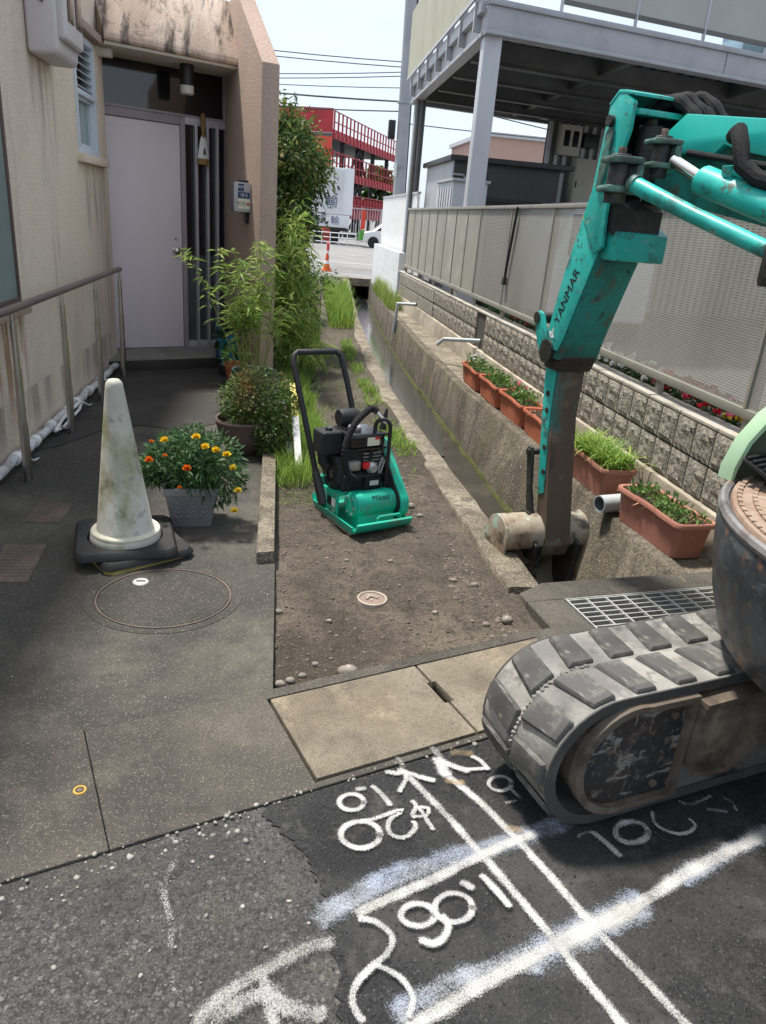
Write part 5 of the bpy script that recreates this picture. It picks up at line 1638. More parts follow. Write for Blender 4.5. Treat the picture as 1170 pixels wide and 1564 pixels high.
cl1.box(ck.x-.055, ck.x+.06, ck.y-.05, ck.y+.05, 1.762, 1.782)
cl1.box(ck.x+.03, ck.x+.06, ck.y-.05, ck.y+.05, 1.782, 1.842)
cl1.build('clevis', m_tealgrime, ex, bevel=.012)
vpin('clevis_pin', (ck.x, ck.y), .034, 1.73, 1.866, m_grease)
MB().tube([Y(.33, -.155, 1.79), Y(.49, -.145, 1.715)], .022, 14).build('offset_cylinder_rod', m_chrome, ex)
cyb = MB().tube([Y(.46, -.148, 1.728), Y(.468, -.148, 1.725), Y(1.0, -.12, 1.56)], [.046, .05, .05], 22).build('offset_cylinder', m_teal, ex)
MB().tube([Y(.58, -.16, 1.755), Y(.95, -.13, 1.64)], .014, 8).build('oil_pipe', m_teal, cyb)
MB().tube([Y(.57, -.16, 1.735), Y(.57, -.165, 1.77)], .022, 10).build('port', m_teal, cyb)
# parallel link rod nearer the camera
lk_ = Y(.215, -.29, 0)
g = MB()
g.box(lk_.x-.07, lk_.x+.065, lk_.y-.055, lk_.y+.055, 1.765, 1.79)
g.box(lk_.x-.07, lk_.x+.065, lk_.y-.055, lk_.y+.055, 1.665, 1.69)
g.box(lk_.x+.035, lk_.x+.065, lk_.y-.055, lk_.y+.055, 1.69, 1.765)
g.build('clevis', m_tealgrime, ex, bevel=.014)
vpin('clevis_pin', (lk_.x-.01, lk_.y), .04, 1.63, 1.792, m_grease)
MB().tube([Y(.27, -.285, 1.70), Y(.56, -.285, 1.60), Y(.86, -.28, 1.505), Y(1.0, -.27, 1.46)], [.030, .0275, .0275, .0275], 18).build('link_rod', m_teal, ex)
MB().tube([Y(.27, -.285, 1.70), Y(.29, -.285, 1.693)], .036, 18).build('rod_collar', m_tealgrime, ex)
g = MB()
g.lathe([(.05, 1.40), (.055, 1.42), (.055, 1.53), (.05, 1.55)], 18, Matrix.Translation((Y(.90, -.28, 0).x, Y(.90, -.28, 0).y, 0)))
g.build('rod_end', m_grease, ex)
bplate(MB(), [(.86, 1.55), (1.06, 1.52), (1.10, 1.40), (1.0, 1.40), (.86, 1.42)], -.255, -.001).build('link_bracket', m_tealdirtyshade, ex, bevel=.008)
# hoses over the bracket
for j, off in enumerate((-.02, .02, .06, .1)):
    jj = (.0, .012, -.01, .02)[j]
    hp = [X(.14, off+.03, 1.90), X(.135, off+.04, 1.965+jj), X(.16, off+.06, 2.015+jj), X(.215, off+.085, 2.02+jj), X(.28, off+.11, 1.975+jj*.6), X(.34, off+.13+jj, 1.91), X(.40, off+.15, 1.84)]
    Q = []
    for i in range(len(hp)-1):
        for t in range(5):
            f = t/5
            p0_ = hp[max(i-1, 0)]; p1_ = hp[i]; p2_ = hp[i+1]; p3_ = hp[min(i+2, len(hp)-1)]
            Q.append(.5*((2*p1_)+(p2_-p0_)*f+(2*p0_-5*p1_+4*p2_-p3_)*f*f+(3*p1_-p0_-3*p2_+p3_)*f**3))
    Q.append(hp[-1])
    MB().tube(Q, [.025+.0035*math.sin(i*1.3+j) for i in range(len(Q))], 10).build('hose', m_hose, ex)
hp = [Y(.52, -.10, 1.87), Y(.56, -.14, 1.88), Y(.60, -.17, 1.83), Y(.62, -.17, 1.77), Y(.68, -.16, 1.73), Y(.80, -.14, 1.70), Y(1.0, -.1, 1.64)]
MB().tube(hp, .028, 10).build('hose', m_hose, ex)
MB().tube([Y(.30, -.035, 1.83), Y(.5, -.04, 1.80), Y(.9, -.04, 1.74)], .012, 8).build('hose', m_hose, ex)

# undercarriage: tracks run along td
td, tn = V(.965, .262), V(-.262, .965)
TP = V(.822, 1.444)
def T(s, n_, z):
    return Vector((TP.x+td.x*s+tn.x*n_, TP.y+td.y*s+tn.y*n_, z))
ZR, SF, SR = .217, .075, 1.85        # wheel radius, front and rear wheel centres
def loop(r_, k=18):
    pts_ = []
    for i in range(k+1):
        a = PI/2+PI*i/k
        pts_.append((SF+r_*math.cos(a), ZR+r_*math.sin(a)))
    for i in range(k+1):
        a = -PI/2+PI*i/k
        pts_.append((SR+r_*math.cos(a), ZR+.01+r_*math.sin(a)))
    return pts_
def track(n0, n1, lug_out):
    trk = MB()
    lo, li = loop(ZR-.018), loop(ZR-.045)
    m_ = len(lo)
    vs_ = []
    for (s, z) in lo:
        vs_ += [T(s, n0, z), T(s, n1, z)]
    for (s, z) in li:
        vs_ += [T(s, n0, z), T(s, n1, z)]
    fs_ = []
    for i in range(m_):
        j = (i+1) % m_
        fs_.append((2*i, 2*j, 2*j+1, 2*i+1))
        fs_.append((2*m_+2*i, 2*m_+2*i+1, 2*m_+2*j+1, 2*m_+2*j))
        fs_.append((2*i, 2*m_+2*i, 2*m_+2*j, 2*j))
        fs_.append((2*i+1, 2*j+1, 2*m_+2*j+1, 2*m_+2*i+1))
    trk.add(vs_, fs_)
    to = trk.build('track_belt', m_rubber, ex, ang=40)
    # dark side faces of the belt
    for na, nb2 in ((n0-.005, n0), (n1, n1+.005)):
        lo2, li2 = loop(ZR-.0165), loop(ZR-.048)
        e_ = MB()
        vv, ff = [], []
        for (a_, b_) in zip(lo2, li2):
            vv += [T(a_[0], na, a_[1]), T(b_[0], na, b_[1]), T(a_[0], nb2, a_[1]), T(b_[0], nb2, b_[1])]
        for i in range(m_):
            j = (i+1) % m_
            ff += [(4*i, 4*j, 4*j+1, 4*i+1), (4*i+2, 4*i+3, 4*j+3, 4*j+2), (4*i, 4*i+2, 4*j+2, 4*j), (4*i+1, 4*j+1, 4*j+3, 4*i+3)]
        e_.add(vv, ff)
        e_.build('belt_edge', m_trackside, to, ang=40)
    # lugs along the loop
    L_ = (SR-SF)*2+2*PI*ZR
    N_ = 35
    wd_ = (n1-n0)
    mesh = {}
    for side in (0, 1):
        mbx_ = MB()
        # local: x along travel, y across, z outwards
        ya, yb = (.006, wd_/2-.012) if side == 0 else (-(wd_/2-.012), -.006)
        if side == 0:
            base = [(-.052, ya), (.036, ya), (.050, yb+.008), (-.022, yb+.008)]
        else:
            base = [(-.022, ya-.008), (.050, ya-.008), (.036, yb), (-.052, yb)]
        top = [(x*.84+.002, y_*1.0+(.006 if y_ < (ya+yb)/2 else -.006)) for x, y_ in base]
        mbx_.prism([(x, y_, -.002) for x, y_ in base], [(x, y_, .013) for x, y_ in top])
        me_o = mbx_.build('tread_lug', m_lug, None, bevel=.006, seg=2)
        mesh[side] = me_o.data
        bpy.data.objects.remove(me_o)
    mid = (n0+n1)/2
    for side in (0, 1):
        for k in range(N_):
            d = L_*(k+.5*side)/N_
            a1 = PI*ZR
            st = SR-SF
            r_ = ZR-.018
            if d < a1:
                an = PI/2+d/ZR
                s, z, ang_ = SF+r_*math.cos(an), ZR+r_*math.sin(an), an
            elif d < a1+st:
                s, z, ang_ = SF+(d-a1), ZR-r_, -PI/2
            elif d < 2*a1+st:
                an = -PI/2+(d-a1-st)/ZR
                s, z, ang_ = SR+r_*math.cos(an), ZR+.01+r_*math.sin(an), an
            else:
                s, z, ang_ = SR-(d-2*a1-st), ZR+r_+.01*(1-(d-2*a1-st)/st), PI/2
            out = Vector((td.x*math.cos(ang_), td.y*math.cos(ang_), math.sin(ang_)))
            acr = Vector((tn.x, tn.y, 0))
            alo = acr.cross(out)
            M_ = Matrix((alo, acr, out)).transposed().to_4x4()
            M_.translation = T(s, mid, z)-org(ex)
            o_ = bpy.data.objects.new('tread_lug', mesh[side])
            COL.objects.link(o_)
            o_.parent = ex
            o_.matrix_local = M_
    # link rail showing in the middle of the belt
    g_ = MB()
    for k in range(90):
        d = k/90
        i = d*(m_-1)
        a_, b_ = lo[int(i)], lo[min(int(i)+1, m_-1)]
        s = a_[0]+(b_[0]-a_[0])*(i-int(i)); z = a_[1]+(b_[1]-a_[1])*(i-int(i))
        c_ = Vector((s-min(max(s, SF), SR), z-ZR))
        c_ = c_.normalized()*.002
        p_ = T(s+c_.x, mid, z+c_.y)
        g_.blob(p_, (.008, .007, .004), seed=k, sub=1, jit=.5)
    gl_ = g_.build('guide_links', m_rubber, to)
    gl_['kind'] = 'stuff'
track(-.005, .305, 1)
track(-1.08, -.80, 1)
def tprism(mb, prof, n0, n1):
    return mb.prism([T(s, n0, z) for s, z in prof], [T(s, n1, z) for s, z in prof])
# side frame and round-ended motor cover facing the camera
def arc(cs, cz, r_, a0, a1, k):
    return [(cs+r_*math.cos(R(a0+(a1-a0)*i/k)), cz+r_*math.sin(R(a0+(a1-a0)*i/k))) for i in range(k+1)]
cover = arc(.125, .225, .165, 78, 262, 16)+[(.315, .062), (.318, .385)]
cv = tprism(MB(), cover, .0, .26).build('track_frame', m_rust, ex, bevel=.01)
inner = arc(.130, .224, .152, 79, 262, 16)+[(.305, .072), (.307, .372)]
tprism(MB(), inner, -.012, -.0005).build('motor_cover', m_plate, cv, bevel=.003)
rim = MB()
orm = arc(.125, .225, .172, 78, 262, 16)+[(.323, .055), (.326, .392)]
vs_ = []
k_ = len(orm)
for (so_, zo), (si, zi) in zip(orm, inner):
    vs_ += [T(so_, -.03, zo), T(si, -.03, zi), T(so_, .0, zo), T(si, .0, zi)]
fs_ = []
for i in range(k_):
    j = (i+1) % k_
    fs_ += [(4*i, 4*j, 4*j+1, 4*i+1), (4*i, 4*i+2, 4*j+2, 4*j), (4*i+1, 4*j+1, 4*j+3, 4*i+3)]
rim.add(vs_, fs_)
rim.build('cover_rim', m_rust, cv)
for s, z in ((.262, .335), (.245, .11), (.04, .13)):
    MB().tube([T(s, -.02, z), T(s, -.012, z)], .012, 8).build('bolt', m_rust, cv)
# beam and centre frame
tprism(MB(), [(.33, .16), (.33, .36), (1.6, .40), (1.6, .18), (1.1, .12), (.75, .22), (.55, .22), (.45, .15)], -.05, .10).build('side_beam', m_rust, ex, bevel=.008)
tprism(MB(), [(.328, .155), (.45, .145), (.55, .215), (.75, .215), (1.1, .115), (1.1, .13), (.75, .232), (.55, .232), (.45, .162), (.328, .172)], -.075, -.045).build('beam_flange', m_rust, ex)
tprism(MB(), [(.33, .362), (1.6, .402), (1.6, .418), (.33, .378)], -.056, .10).build('beam_flange', m_rust, ex)
tprism(MB(), [(.6, .20), (.6, .40), (1.4, .40), (1.4, .20)], -.80, -.051).build('centre_frame', m_rust, ex)
for s in (.55, .85, 1.15, 1.45):
    MB().tube([T(s, .06, .10), T(s, .22, .10)], .06, 16).build('roller', m_grease, ex)
MB().tube([T(SR, .05, .22), T(SR, .23, .22)], .15, 20).build('sprocket', m_grease, ex)
# slewing platform: curved skirt, step plate, pedal, mint side panel
CX = V(1.87, 1.40)
cen = Matrix.Translation((CX.x, CX.y, 0))
MB().lathe([(.30, .40), (.30, .47)], 30, cen).build('slew_ring', m_grease, ex)
skirt = MB().lathe([(.58, .465), (.635, .475), (.665, .50), (.70, .60), (.725, .72), (.735, .80), (.735, .845), (.728, .858), (.715, .855)], 72, cen, caps=True).build('platform_skirt', m_navyp, ex, ang=50)
MB().lathe([(.737, .838), (.742, .85), (.737, .862), (.728, .866), (.716, .858)], 72, cen, caps=False).build('rim_edge', mat('scraped_rim', (.24, .23, .23), .5, metal=.3, layers=[((.09, .08, .075), 9, .45, .65, .8), ((.3, .18, .12), 14, .58, .7, .7)]), skirt)
stp = MB().lathe([(.47, .846), (.47, .866), (.708, .866), (.712, .85)], 72, cen, caps=False).build('step_plate', m_floorp, skirt)
g = MB()
for i in range(60):
    a = R(120+i*3.2)
    for j in range(5):
        r_ = .53+j*.04
        M_ = cen @ Matrix.Rotation(a+(.02 if j % 2 else 0), 4, 'Z') @ Matrix.Translation((r_, 0, 0))
        g.box(-.006, .006, -.014, .014, .866, .873, M_)
cl_ = g.build('step_cleats', m_floorp, stp)
cl_['kind'] = 'stuff'
MB().lathe([(.02, .846), (.47, .846), (.47, .85)], 60, cen, caps=True).build('cab_floor', m_grease, ex)
# pedal
pc_ = V(1.43, 1.86)
Mp = Matrix.Translation((pc_.x, pc_.y, .93)) @ Matrix.Rotation(R(25), 4, 'Z') @ Matrix.Rotation(R(18), 4, 'X')
g = MB()
g.box(-.075, .11, -.05, .05, -.012, .0, Mp)
for k in range(5):
    g.box(-.07, .105, -.043+k*.02, -.033+k*.02, .0, .01, Mp)
pdl = g.build('pedal', m_black, ex, bevel=.004)
MB().tube([(pc_.x+.02, pc_.y+.02, .85), (pc_.x+.02, pc_.y+.02, .92)], .02, 8).build('pedal_stem', m_grease, pdl)
MB().lathe([(.055, .868), (.06, .89), (.045, .90), (.001, .902)], 18, Matrix.Translation((1.46, 1.62, 0))).build('floor_cap', mat('dull_grey_cap', (.18, .18, .19), .5), ex)
# mint curved front panel edge
ctr = [(1.345, 1.925, .862), (1.352, 1.93, .90), (1.372, 1.925, .98), (1.42, 1.92, 1.06), (1.49, 1.90, 1.14), (1.60, 1.87, 1.24), (1.74, 1.83, 1.34), (1.9, 1.8, 1.40)]
vs_, fs_ = [], []
for i, p in enumerate(ctr):
    p = Vector(p)
    t_ = (Vector(ctr[min(i+1, 7)])-Vector(ctr[max(i-1, 0)])).normalized()
    nrm = Vector((.25, -.97, 0))
    sd_ = t_.cross(nrm).normalized()
    wv = .014 if i else .009
    for (u_, v_) in ((-1, 0), (-.6, .02), (.6, .02), (1, 0), (.7, -.03), (-.7, -.03)):
        vs_.append(p+sd_*wv*u_+nrm*v_)
for i in range(len(ctr)-1):
    for k in range(6):
        k2 = (k+1) % 6
        fs_.append((i*6+k, i*6+k2, (i+1)*6+k2, (i+1)*6+k))
fs_.append(tuple(range(6)))
g = MB()
g.add(vs_, fs_)
g.build('front_panel_edge', m_mint, ex, ang=60)
inner_p = [(p[0]+.02, p[1]+.015, p[2]-.005) for p in ctr]+[(2.3, 1.75, 1.40), (2.3, 1.75, .87)]
MB().add(inner_p, [tuple(range(len(inner_p)))]).build('front_panel', mat('dark_olive_panel', (.06, .065, .045), .7), ex, fix=False)
# rest of the upper body beyond the picture: seat, engine hood, canopy
MB().box(1.9, 2.45, .95, 1.75, .866, 1.15).build('seat_base', m_black, ex, bevel=.03)
MB().lathe([(.70, .872), (.70, 1.25), (.62, 1.36), (.3, 1.38), (.001, 1.38)], 40, cen @ Matrix.Translation((.35, -.15, 0)) @ Matrix.Diagonal((.7, .9, 1, 1))).build('engine_hood', m_teal, ex)
MB().box(1.98, 2.4, 1.05, 1.5, 1.381, 1.48).build('seat', m_black, ex, bevel=.03)
MB().box(1.95, 2.25, 1.80, 2.02, .5, .95).build('boom_mount', m_tealdirtyshade, ex, bevel=.02)

# ------------------------------------------------------------------ steel grating
m_galv = mat('galvanised_bar', (.52, .52, .50), .45, metal=.5, layers=[((.35, .34, .32), 6, .45, .65, .7), ((.30, .17, .09), 4, .60, .70, .8)])
gr = thing('drain_grating', 'galvanised steel grating with rusty patch beside the channel', 'grating', (1.7, 2.65, 0))
def gbar(u0, u1, v0, v1, z0, z1, nm='bar'):
    return MB().slab([Gp(u0, v0), Gp(u1, v0), Gp(u1, v1), Gp(u0, v1)], z0, z1).build(nm, m_galv, gr)
for k in range(8):
    v = .002+k*.0375
    gbar(0, .898, v, v+.0065, -.022, -.001)
for k in range(10):
    u = .001+k*.0985
    gbar(u, u+.008, .0, .268, -.012, .0008, 'cross_bar')
gbar(-.006, .904, -.006, -.001, -.04, .002, 'frame_bar')
gbar(-.006, .904, .270, .276, -.04, .002, 'frame_bar')

# ------------------------------------------------------------------ covers in the ground
m_mancon = mat('manhole_concrete', (.15, .145, .13), .85, layers=[((.085, .082, .075), 2.2, .42, .62, .8), ((.22, .205, .175), 5, .55, .72, .5), ((.33, .31, .27), 260, .7, .9, .4)], bump=[(180, .5, .004), (300, .3, .002)])
m_iron = mat('cast_iron', (.13, .10, .085), .7, metal=.1, layers=[((.23, .165, .125), 6, .45, .65, .8)], bump=[(60, .3, .003)])
mh = thing('manhole_cover', 'round concrete manhole cover with a keyhole in the paving', 'manhole cover', (-.43, 2.745, 0))
Mm = Matrix.Translation((-.43, 2.745, 0)) @ Matrix.Diagonal((1, .93, 1, 1))
MB().lathe([(.001, .0045), (.252, .0045), (.257, .002), (.257, -.003)], 64, Mm).build('lid', m_pave, mh)
MB().lathe([(.262, -.003), (.262, .004), (.265, .005), (.268, .004), (.269, -.003)], 64, Mm, caps=False).build('frame', m_iron, mh)
MB().lathe([(.274, -.002), (.275, .0015), (.31, .0015), (.312, -.002)], 64, Mm, caps=False).build('collar', m_pave, mh)
kx, ky = -.545, 2.868
kh = MB().lathe([(.001, .0075), (.030, .0075), (.034, .004)], 24, Matrix.Translation((kx, ky, 0))).build('keyhole_plate', m_galv, mh)
MB().box(kx-.018, kx+.02, ky-.004, ky+.005, .0075, .0085).build('slot', m_black, kh)
for nm, pts_, lab in (('inspection_cover', [(-1.205, 3.49), (-1.03, 3.49), (-1.03, 3.74), (-1.205, 3.74)], 'smaller brown iron inspection cover nearer the house corner'), ('inspection_cover', [(-1.17, 2.86), (-.995, 2.86), (-1.02, 3.225), (-1.20, 3.225)], 'larger patterned iron inspection cover at the left edge')):
    c_ = thing(nm, lab, 'inspection cover', (sum(p[0] for p in pts_)/4, sum(p[1] for p in pts_)/4, 0), 'iron covers in the paving')
    MB().slab(pts_, -.01, .005).build('plate', m_iron, c_, bevel=.002, seg=1)
    a_, b_, cc, d_ = [Vector(p) for p in pts_]
    g = MB()
    for i in range(9):
        for j in range(12):
            p = a_.lerp(b_, (i+.5)/9).lerp(d_.lerp(cc, (i+.5)/9), (j+.5)/12)
            sgn = 1 if (i+j) % 2 else -1
            M_ = Matrix.Translation((p.x, p.y, .005)) @ Matrix.Rotation(sgn*.8, 4, 'Z')
            g.box(-.007, .007, -.0025, .0025, 0, .0025, M_)
    o_ = g.build('tread_pattern', m_iron, c_)
    o_['kind'] = 'stuff'
sc_ = thing('valve_cover', 'small round pale rimmed valve cover set in the bare soil', 'valve cover', (.44, 2.81, -.05))
zc = soil_z(.44, 2.81)+.012
m_palerim = mat('dusty_pale_iron', (.42, .36, .30), .8, layers=[((.25, .19, .15), 9, .45, .65, .7)])
MB().lathe([(.001, zc), (.054, zc), (.056, zc-.02)], 32, Matrix.Translation((.44, 2.81, 0))).build('lid', mat('dusty_brown_iron', (.22, .16, .13), .85, layers=[((.3, .25, .2), 20, .5, .65, .7)]), sc_)
MB().lathe([(.056, zc-.03), (.056, zc+.003), (.060, zc+.006), (.066, zc+.004), (.068, zc-.03)], 32, Matrix.Translation((.44, 2.81, 0)), caps=False).build('rim', m_palerim, sc_)
MB().tube([(.415, 2.80, zc+.002), (.425, 2.82, zc+.004), (.445, 2.823, zc+.004), (.465, 2.81, zc+.003)], .006, 6).build('cast_symbol', m_palerim, sc_)
MB().box(.432, .438, 2.79, 2.806, zc, zc+.004).build('cast_symbol', m_palerim, sc_)
nl = thing('survey_nail', 'tiny yellow ringed survey nail in the brown concrete strip', 'survey nail', (-.5, 1.65, 0))
MB().lathe([(.001, .003), (.008, .003), (.008, 0)], 14, Matrix.Translation((-.5, 1.652, 0))).build('head', m_rust, nl)
MB().lathe([(.012, 0), (.012, .0025), (.017, .0025), (.018, 0)], 18, Matrix.Translation((-.5, 1.652, 0)), caps=False).build('ring', mat('ochre_ring', (.45, .27, .05), .7), nl)

# ------------------------------------------------------------------ white cone on rubber weights
m_conew = mat('grimy_white_cone', (.52, .51, .45), .6, layers=[((.33, .32, .265), 3, .42, .66, .7), ((.21, .21, .07), 4.5, .48, .62, .85, (1, 1, .6)), ((.12, .115, .095), 14, .58, .70, .6), ((.60, .58, .5), 9, .60, .72, .5)], bump=[(90, .15, .003)])
m_rub = mat('black_rubber_weight', (.016, .016, .017), .6, layers=[((.05, .048, .045), 6, .5, .7, .6)], bump=[(80, .2, .003)], spec=.4)
m_yel = mat('faded_yellow_rubber', (.35, .28, .08), .7, layers=[((.16, .13, .06), 6, .45, .65, .7)])
def weight(x, y, z0, z1, half, hole, rz, m, label):
    t = thing('cone_weight', label, 'cone weight', (x, y, z0), 'weights under the white cone')
    outer = []
    k_ = 40
    for i in range(k_):
        a = 2*PI*(i+.5)/k_
        # squarish outline
        c, s = math.cos(a), math.sin(a)
        d = half/max(abs(c), abs(s))
        d = min(d, half*1.37)
        outer.append((c*d, s*d))
    M_ = Matrix.Translation((x, y, 0)) @ Matrix.Rotation(R(rz), 4, 'Z')
    vs_ = []
    for i in range(k_):
        a = 2*PI*(i+.5)/k_
        ox, oy = outer[i]
        ix, iy = math.cos(a)*hole, math.sin(a)*hole
        vs_ += [(ox*1.02, oy*1.02, z0), (ox, oy, z1-.012), (ox*.95, oy*.95, z1), (ix, iy, z1-.006), (ix, iy, z0)]
    fs_ = []
    for i in range(k_):
        j = (i+1) % k_
        for q_ in range(5):
            q2 = (q_+1) % 5
            fs_.append((5*i+q_, 5*j+q_, 5*j+q2, 5*i+q2))
    MB().add([M_ @ Vector(v) for v in vs_], fs_).build('ring', m, t, ang=40)
    return t
weight(-.640, 3.175, .001, .018, .185, .15, 35, m_yel, 'faded yellow square weight lying lowest under the cone')
weight(-.625, 3.195, .019, .046, .205, .15, 30, m_rub, 'black rubber weight in the middle of the stack')
weight(-.665, 3.20, .047, .078, .215, .165, 12, m_rub, 'topmost black rubber weight round the foot of the white cone')
wc = thing('traffic_cone', 'tall grimy white traffic cone with greenish algae stains', 'traffic cone', (-.66, 3.19, .06))
MB().lathe([(.150, .055), (.156, .075), (.150, .100), (.128, .112), (.122, .12), (.038, .755), (.034, .778), (.022, .792), (.001, .796)], 48, Matrix.Translation((-.66, 3.19, 0)) @ Matrix.Rotation(R(-1.2), 4, 'Y')).build('cone', m_conew, wc, ang=60)
MB().lathe([(.148, .100), (.151, .106), (.148, .112), (.126, .117), (.124, .11)], 48, Matrix.Translation((-.66, 3.19, .0)), caps=False).build('foot_ring', mat('cream_cone_foot', (.62, .59, .47), .6, layers=[((.42, .38, .25), 6, .5, .7, .7)]), wc)

# ------------------------------------------------------------------ plate compactor (own coordinates: x right, y back, z up)
m_mik = mat('green_compactor_paint', (.011, .42, .285), .35, layers=[((.012, .36, .24), 5, .45, .7, .5), ((.16, .16, .11), 7, .54, .66, .5), ((.12, .10, .08), 22, .60, .68, .6)], spec=.45, rvar=.15)
m_soil_st = mat('soil_polished_steel', (.35, .31, .26), .5, metal=.4, layers=[((.16, .13, .10), 14, .45, .65, .8)])
m_blkg = mat('glossy_black_enamel', (.010, .010, .012), .18, spec=.5, coat=.4)
m_blkm = mat('matt_black_engine', (.022, .022, .024), .55, layers=[((.05, .046, .042), 16, .55, .7, .6)])
m_silver = mat('cast_aluminium', (.45, .45, .44), .45, metal=.7)
m_redk = mat('red_switch', (.65, .02, .03), .4)
cm = thing('plate_compactor', 'green and black plate compactor standing on the bare soil', 'plate compactor', (0, 0, 0))
def CB(mb, nm, m, par=None, **kw):
    return mb.build(nm, m, par or cm, local=True, **kw)
pl = [(-.275, .078), (-.262, .045), (-.235, .018), (-.20, .004), (-.16, 0), (.18, 0), (.22, .010), (.25, .04), (.262, .07)]
def shellprof(pl, th):
    up_ = []
    for i, (y, z) in enumerate(pl):
        a, b = pl[max(i-1, 0)], pl[min(i+1, len(pl)-1)]
        t_ = Vector((b[0]-a[0], b[1]-a[1])).normalized()
        up_.append((y-t_.y*th, z+t_.x*th))
    return pl+up_[::-1]
pp_ = shellprof(pl, .014)
bp_ = CB(MB().prism([(-.168, y, z) for y, z in pp_], [(.168, y, z) for y, z in pp_]), 'base_plate', m_mik, ang=40, bevel=.003)
for sx in (-1, 1):
    CB(MB().prism([(sx*.168, -.22, .012), (sx*.168, .21, .012), (sx*.18, .22, .05), (sx*.18, -.235, .055)], [(sx*.160, -.22, .012), (sx*.160, .21, .012), (sx*.172, .22, .05), (sx*.172, -.235, .055)]), 'side_lip', m_mik, bp_)
    CB(MB().box(min(sx*.155, sx*.171), max(sx*.155, sx*.171), -.20, .20, -.004, .010), 'wear_edge', m_soil_st, bp_, bevel=.003)
CB(MB().tube([(-.03, -.235, .045), (-.03, -.24, .088), (-.022, -.242, .098), (.10, -.242, .098), (.108, -.24, .088), (.108, -.235, .045)], .0075, 10), 'lift_handle', m_mik)
ec = MB().tube([(-.115, -.105, .125), (.125, -.105, .125)], .068, 32)
ec = CB(ec, 'exciter_housing', m_mik, bevel=.004)
CB(MB().tube([(-.128, -.105, .125), (-.1152, -.105, .125)], .062, 32), 'end_cover', m_mik, ec, bevel=.005)
for k in range(6):
    a = 2*PI*k/6
    CB(MB().tube([(-.133, -.105+.048*math.cos(a), .125+.048*math.sin(a)), (-.128, -.105+.048*math.cos(a), .125+.048*math.sin(a))], .008, 6), 'bolt', m_silver, ec)
CB(MB().tube([(.085, -.105, .125), (.097, -.105, .125)], .072, 32), 'housing_rib', m_mik, ec, bevel=.003)
CB(MB().prism([(-.10, -.17, .012), (.12, -.17, .012), (.12, -.03, .012), (-.10, -.03, .012)], [(-.10, -.15, .09), (.12, -.15, .09), (.12, -.05, .09), (-.10, -.05, .09)]), 'housing_foot', m_mik, ec)
text_mesh('Mikasa', .042, frame((.035, -.105-.052, .125+.045), (1, 0, 0), (0, .62, .78)), m_black, 'lettering', ec, .0006)
fr_ = CB(MB().box(-.165, -.15, -.03, .21, .035, .165).box(-.165, .12, .195, .21, .06, .165).box(-.149, .12, -.02, .194, .15, .165), 'engine_bed', m_mik, bevel=.004)
CB(MB().box(-.1665, -.1652, .03, .075, .08, .13), 'label_plate', m_black, fr_)
CB(MB().box(-.1665, -.1652, -.015, .026, .085, .13), 'label_plate', m_white, fr_)
for (y, z) in ((.0, .06), (.15, .06)):
    CB(MB().tube([(-.172, y, z), (-.165, y, z)], .012, 8), 'bolt', m_silver, fr_)
CB(MB().box(-.19, -.13, .15, .19, .14, .21), 'bracket', m_mik, fr_, bevel=.006)
CB(MB().box(.09, .115, -.03, .0, .15, .205), 'lug', m_mik, fr_, bevel=.008)
# belt cover
c0, r0, c1, r1 = V(-.125, .12), .088, V(.075, .375), .052
ax = (c1-c0).normalized()
an0 = math.atan2(ax.y, ax.x)
pf = [(c1.x+r1*math.cos(an0-PI/2+PI*i/10), c1.y+r1*math.sin(an0-PI/2+PI*i/10)) for i in range(11)]
pf += [(c0.x+r0*math.cos(an0+PI/2+PI*i/14), c0.y+r0*math.sin(an0+PI/2+PI*i/14)) for i in range(15)]
bc_ = CB(MB().prism([(.134, y, z) for y, z in pf], [(.182, y, z) for y, z in pf]), 'belt_cover', m_mik, bevel=.008, seg=3)
pf2 = [(y*.9-.004, z*.9+.016) for y, z in pf]
CB(MB().prism([(.128, y, z) for y, z in pf2], [(.1335, y, z) for y, z in pf2]), 'belt_guard', m_blkm, bc_)
CB(MB().prism([(.183, -.02, .27), (.183, .03, .335), (.183, .05, .32), (.183, .0, .255)], [(.1836, -.02, .27), (.1836, .03, .335), (.1836, .05, .32), (.1836, .0, .255)]), 'sticker', m_white, bc_)
CB(MB().box(.142, .176, -.078, -.076, .262, .29), 'sticker', m_white, bc_)
# engine
CB(MB().box(-.13, .11, -.015, .19, .166, .27), 'crankcase', m_blkm, bevel=.02, seg=3)
fwk = CB(MB().tube([(-.15, .09, .255), (-.09, .09, .255)], .10, 28), 'flywheel_housing', m_blkm, bevel=.012)
CB(MB().tube([(-.158, .09, .255), (-.1505, .09, .255)], .05, 20), 'starter_cover', m_blkg, fwk, bevel=.004)
CB(MB().box(.0, .105, -.035, -.0155, .172, .245), 'front_panel', m_blkm, bevel=.004)
CB(MB().box(.03, .085, -.0375, -.0352, .195, .222), 'sticker', m_white)
CB(MB().box(-.10, .10, .01, .17, .27, .40), 'cylinder_block', m_blkm, bevel=.01)
for k in range(5):
    CB(MB().box(.0, .11, -.005, .175, .285+k*.02, .292+k*.02), 'cooling_fin', m_silver)
tk_ = CB(MB().box(-.105, .115, -.03, .18, .405, .485), 'fuel_tank', m_blkg, bevel=.022, seg=4)
CB(MB().box(-.11, .12, -.035, .185, .398, .408), 'tank_seam', m_blkg, tk_, bevel=.003)
CB(MB().lathe([(.035, .486), (.037, .505), (.03, .512), (.001, .513)], 20, Matrix.Translation((-.03, .06, 0))), 'fuel_cap', m_silver, tk_)
CB(MB().box(.0, .075, -.0325, -.0305, .42, .465), 'sticker', m_cream, tk_)
CB(MB().box(.045, .075, -.0332, -.0326, .452, .465), 'sticker', m_redk, tk_)
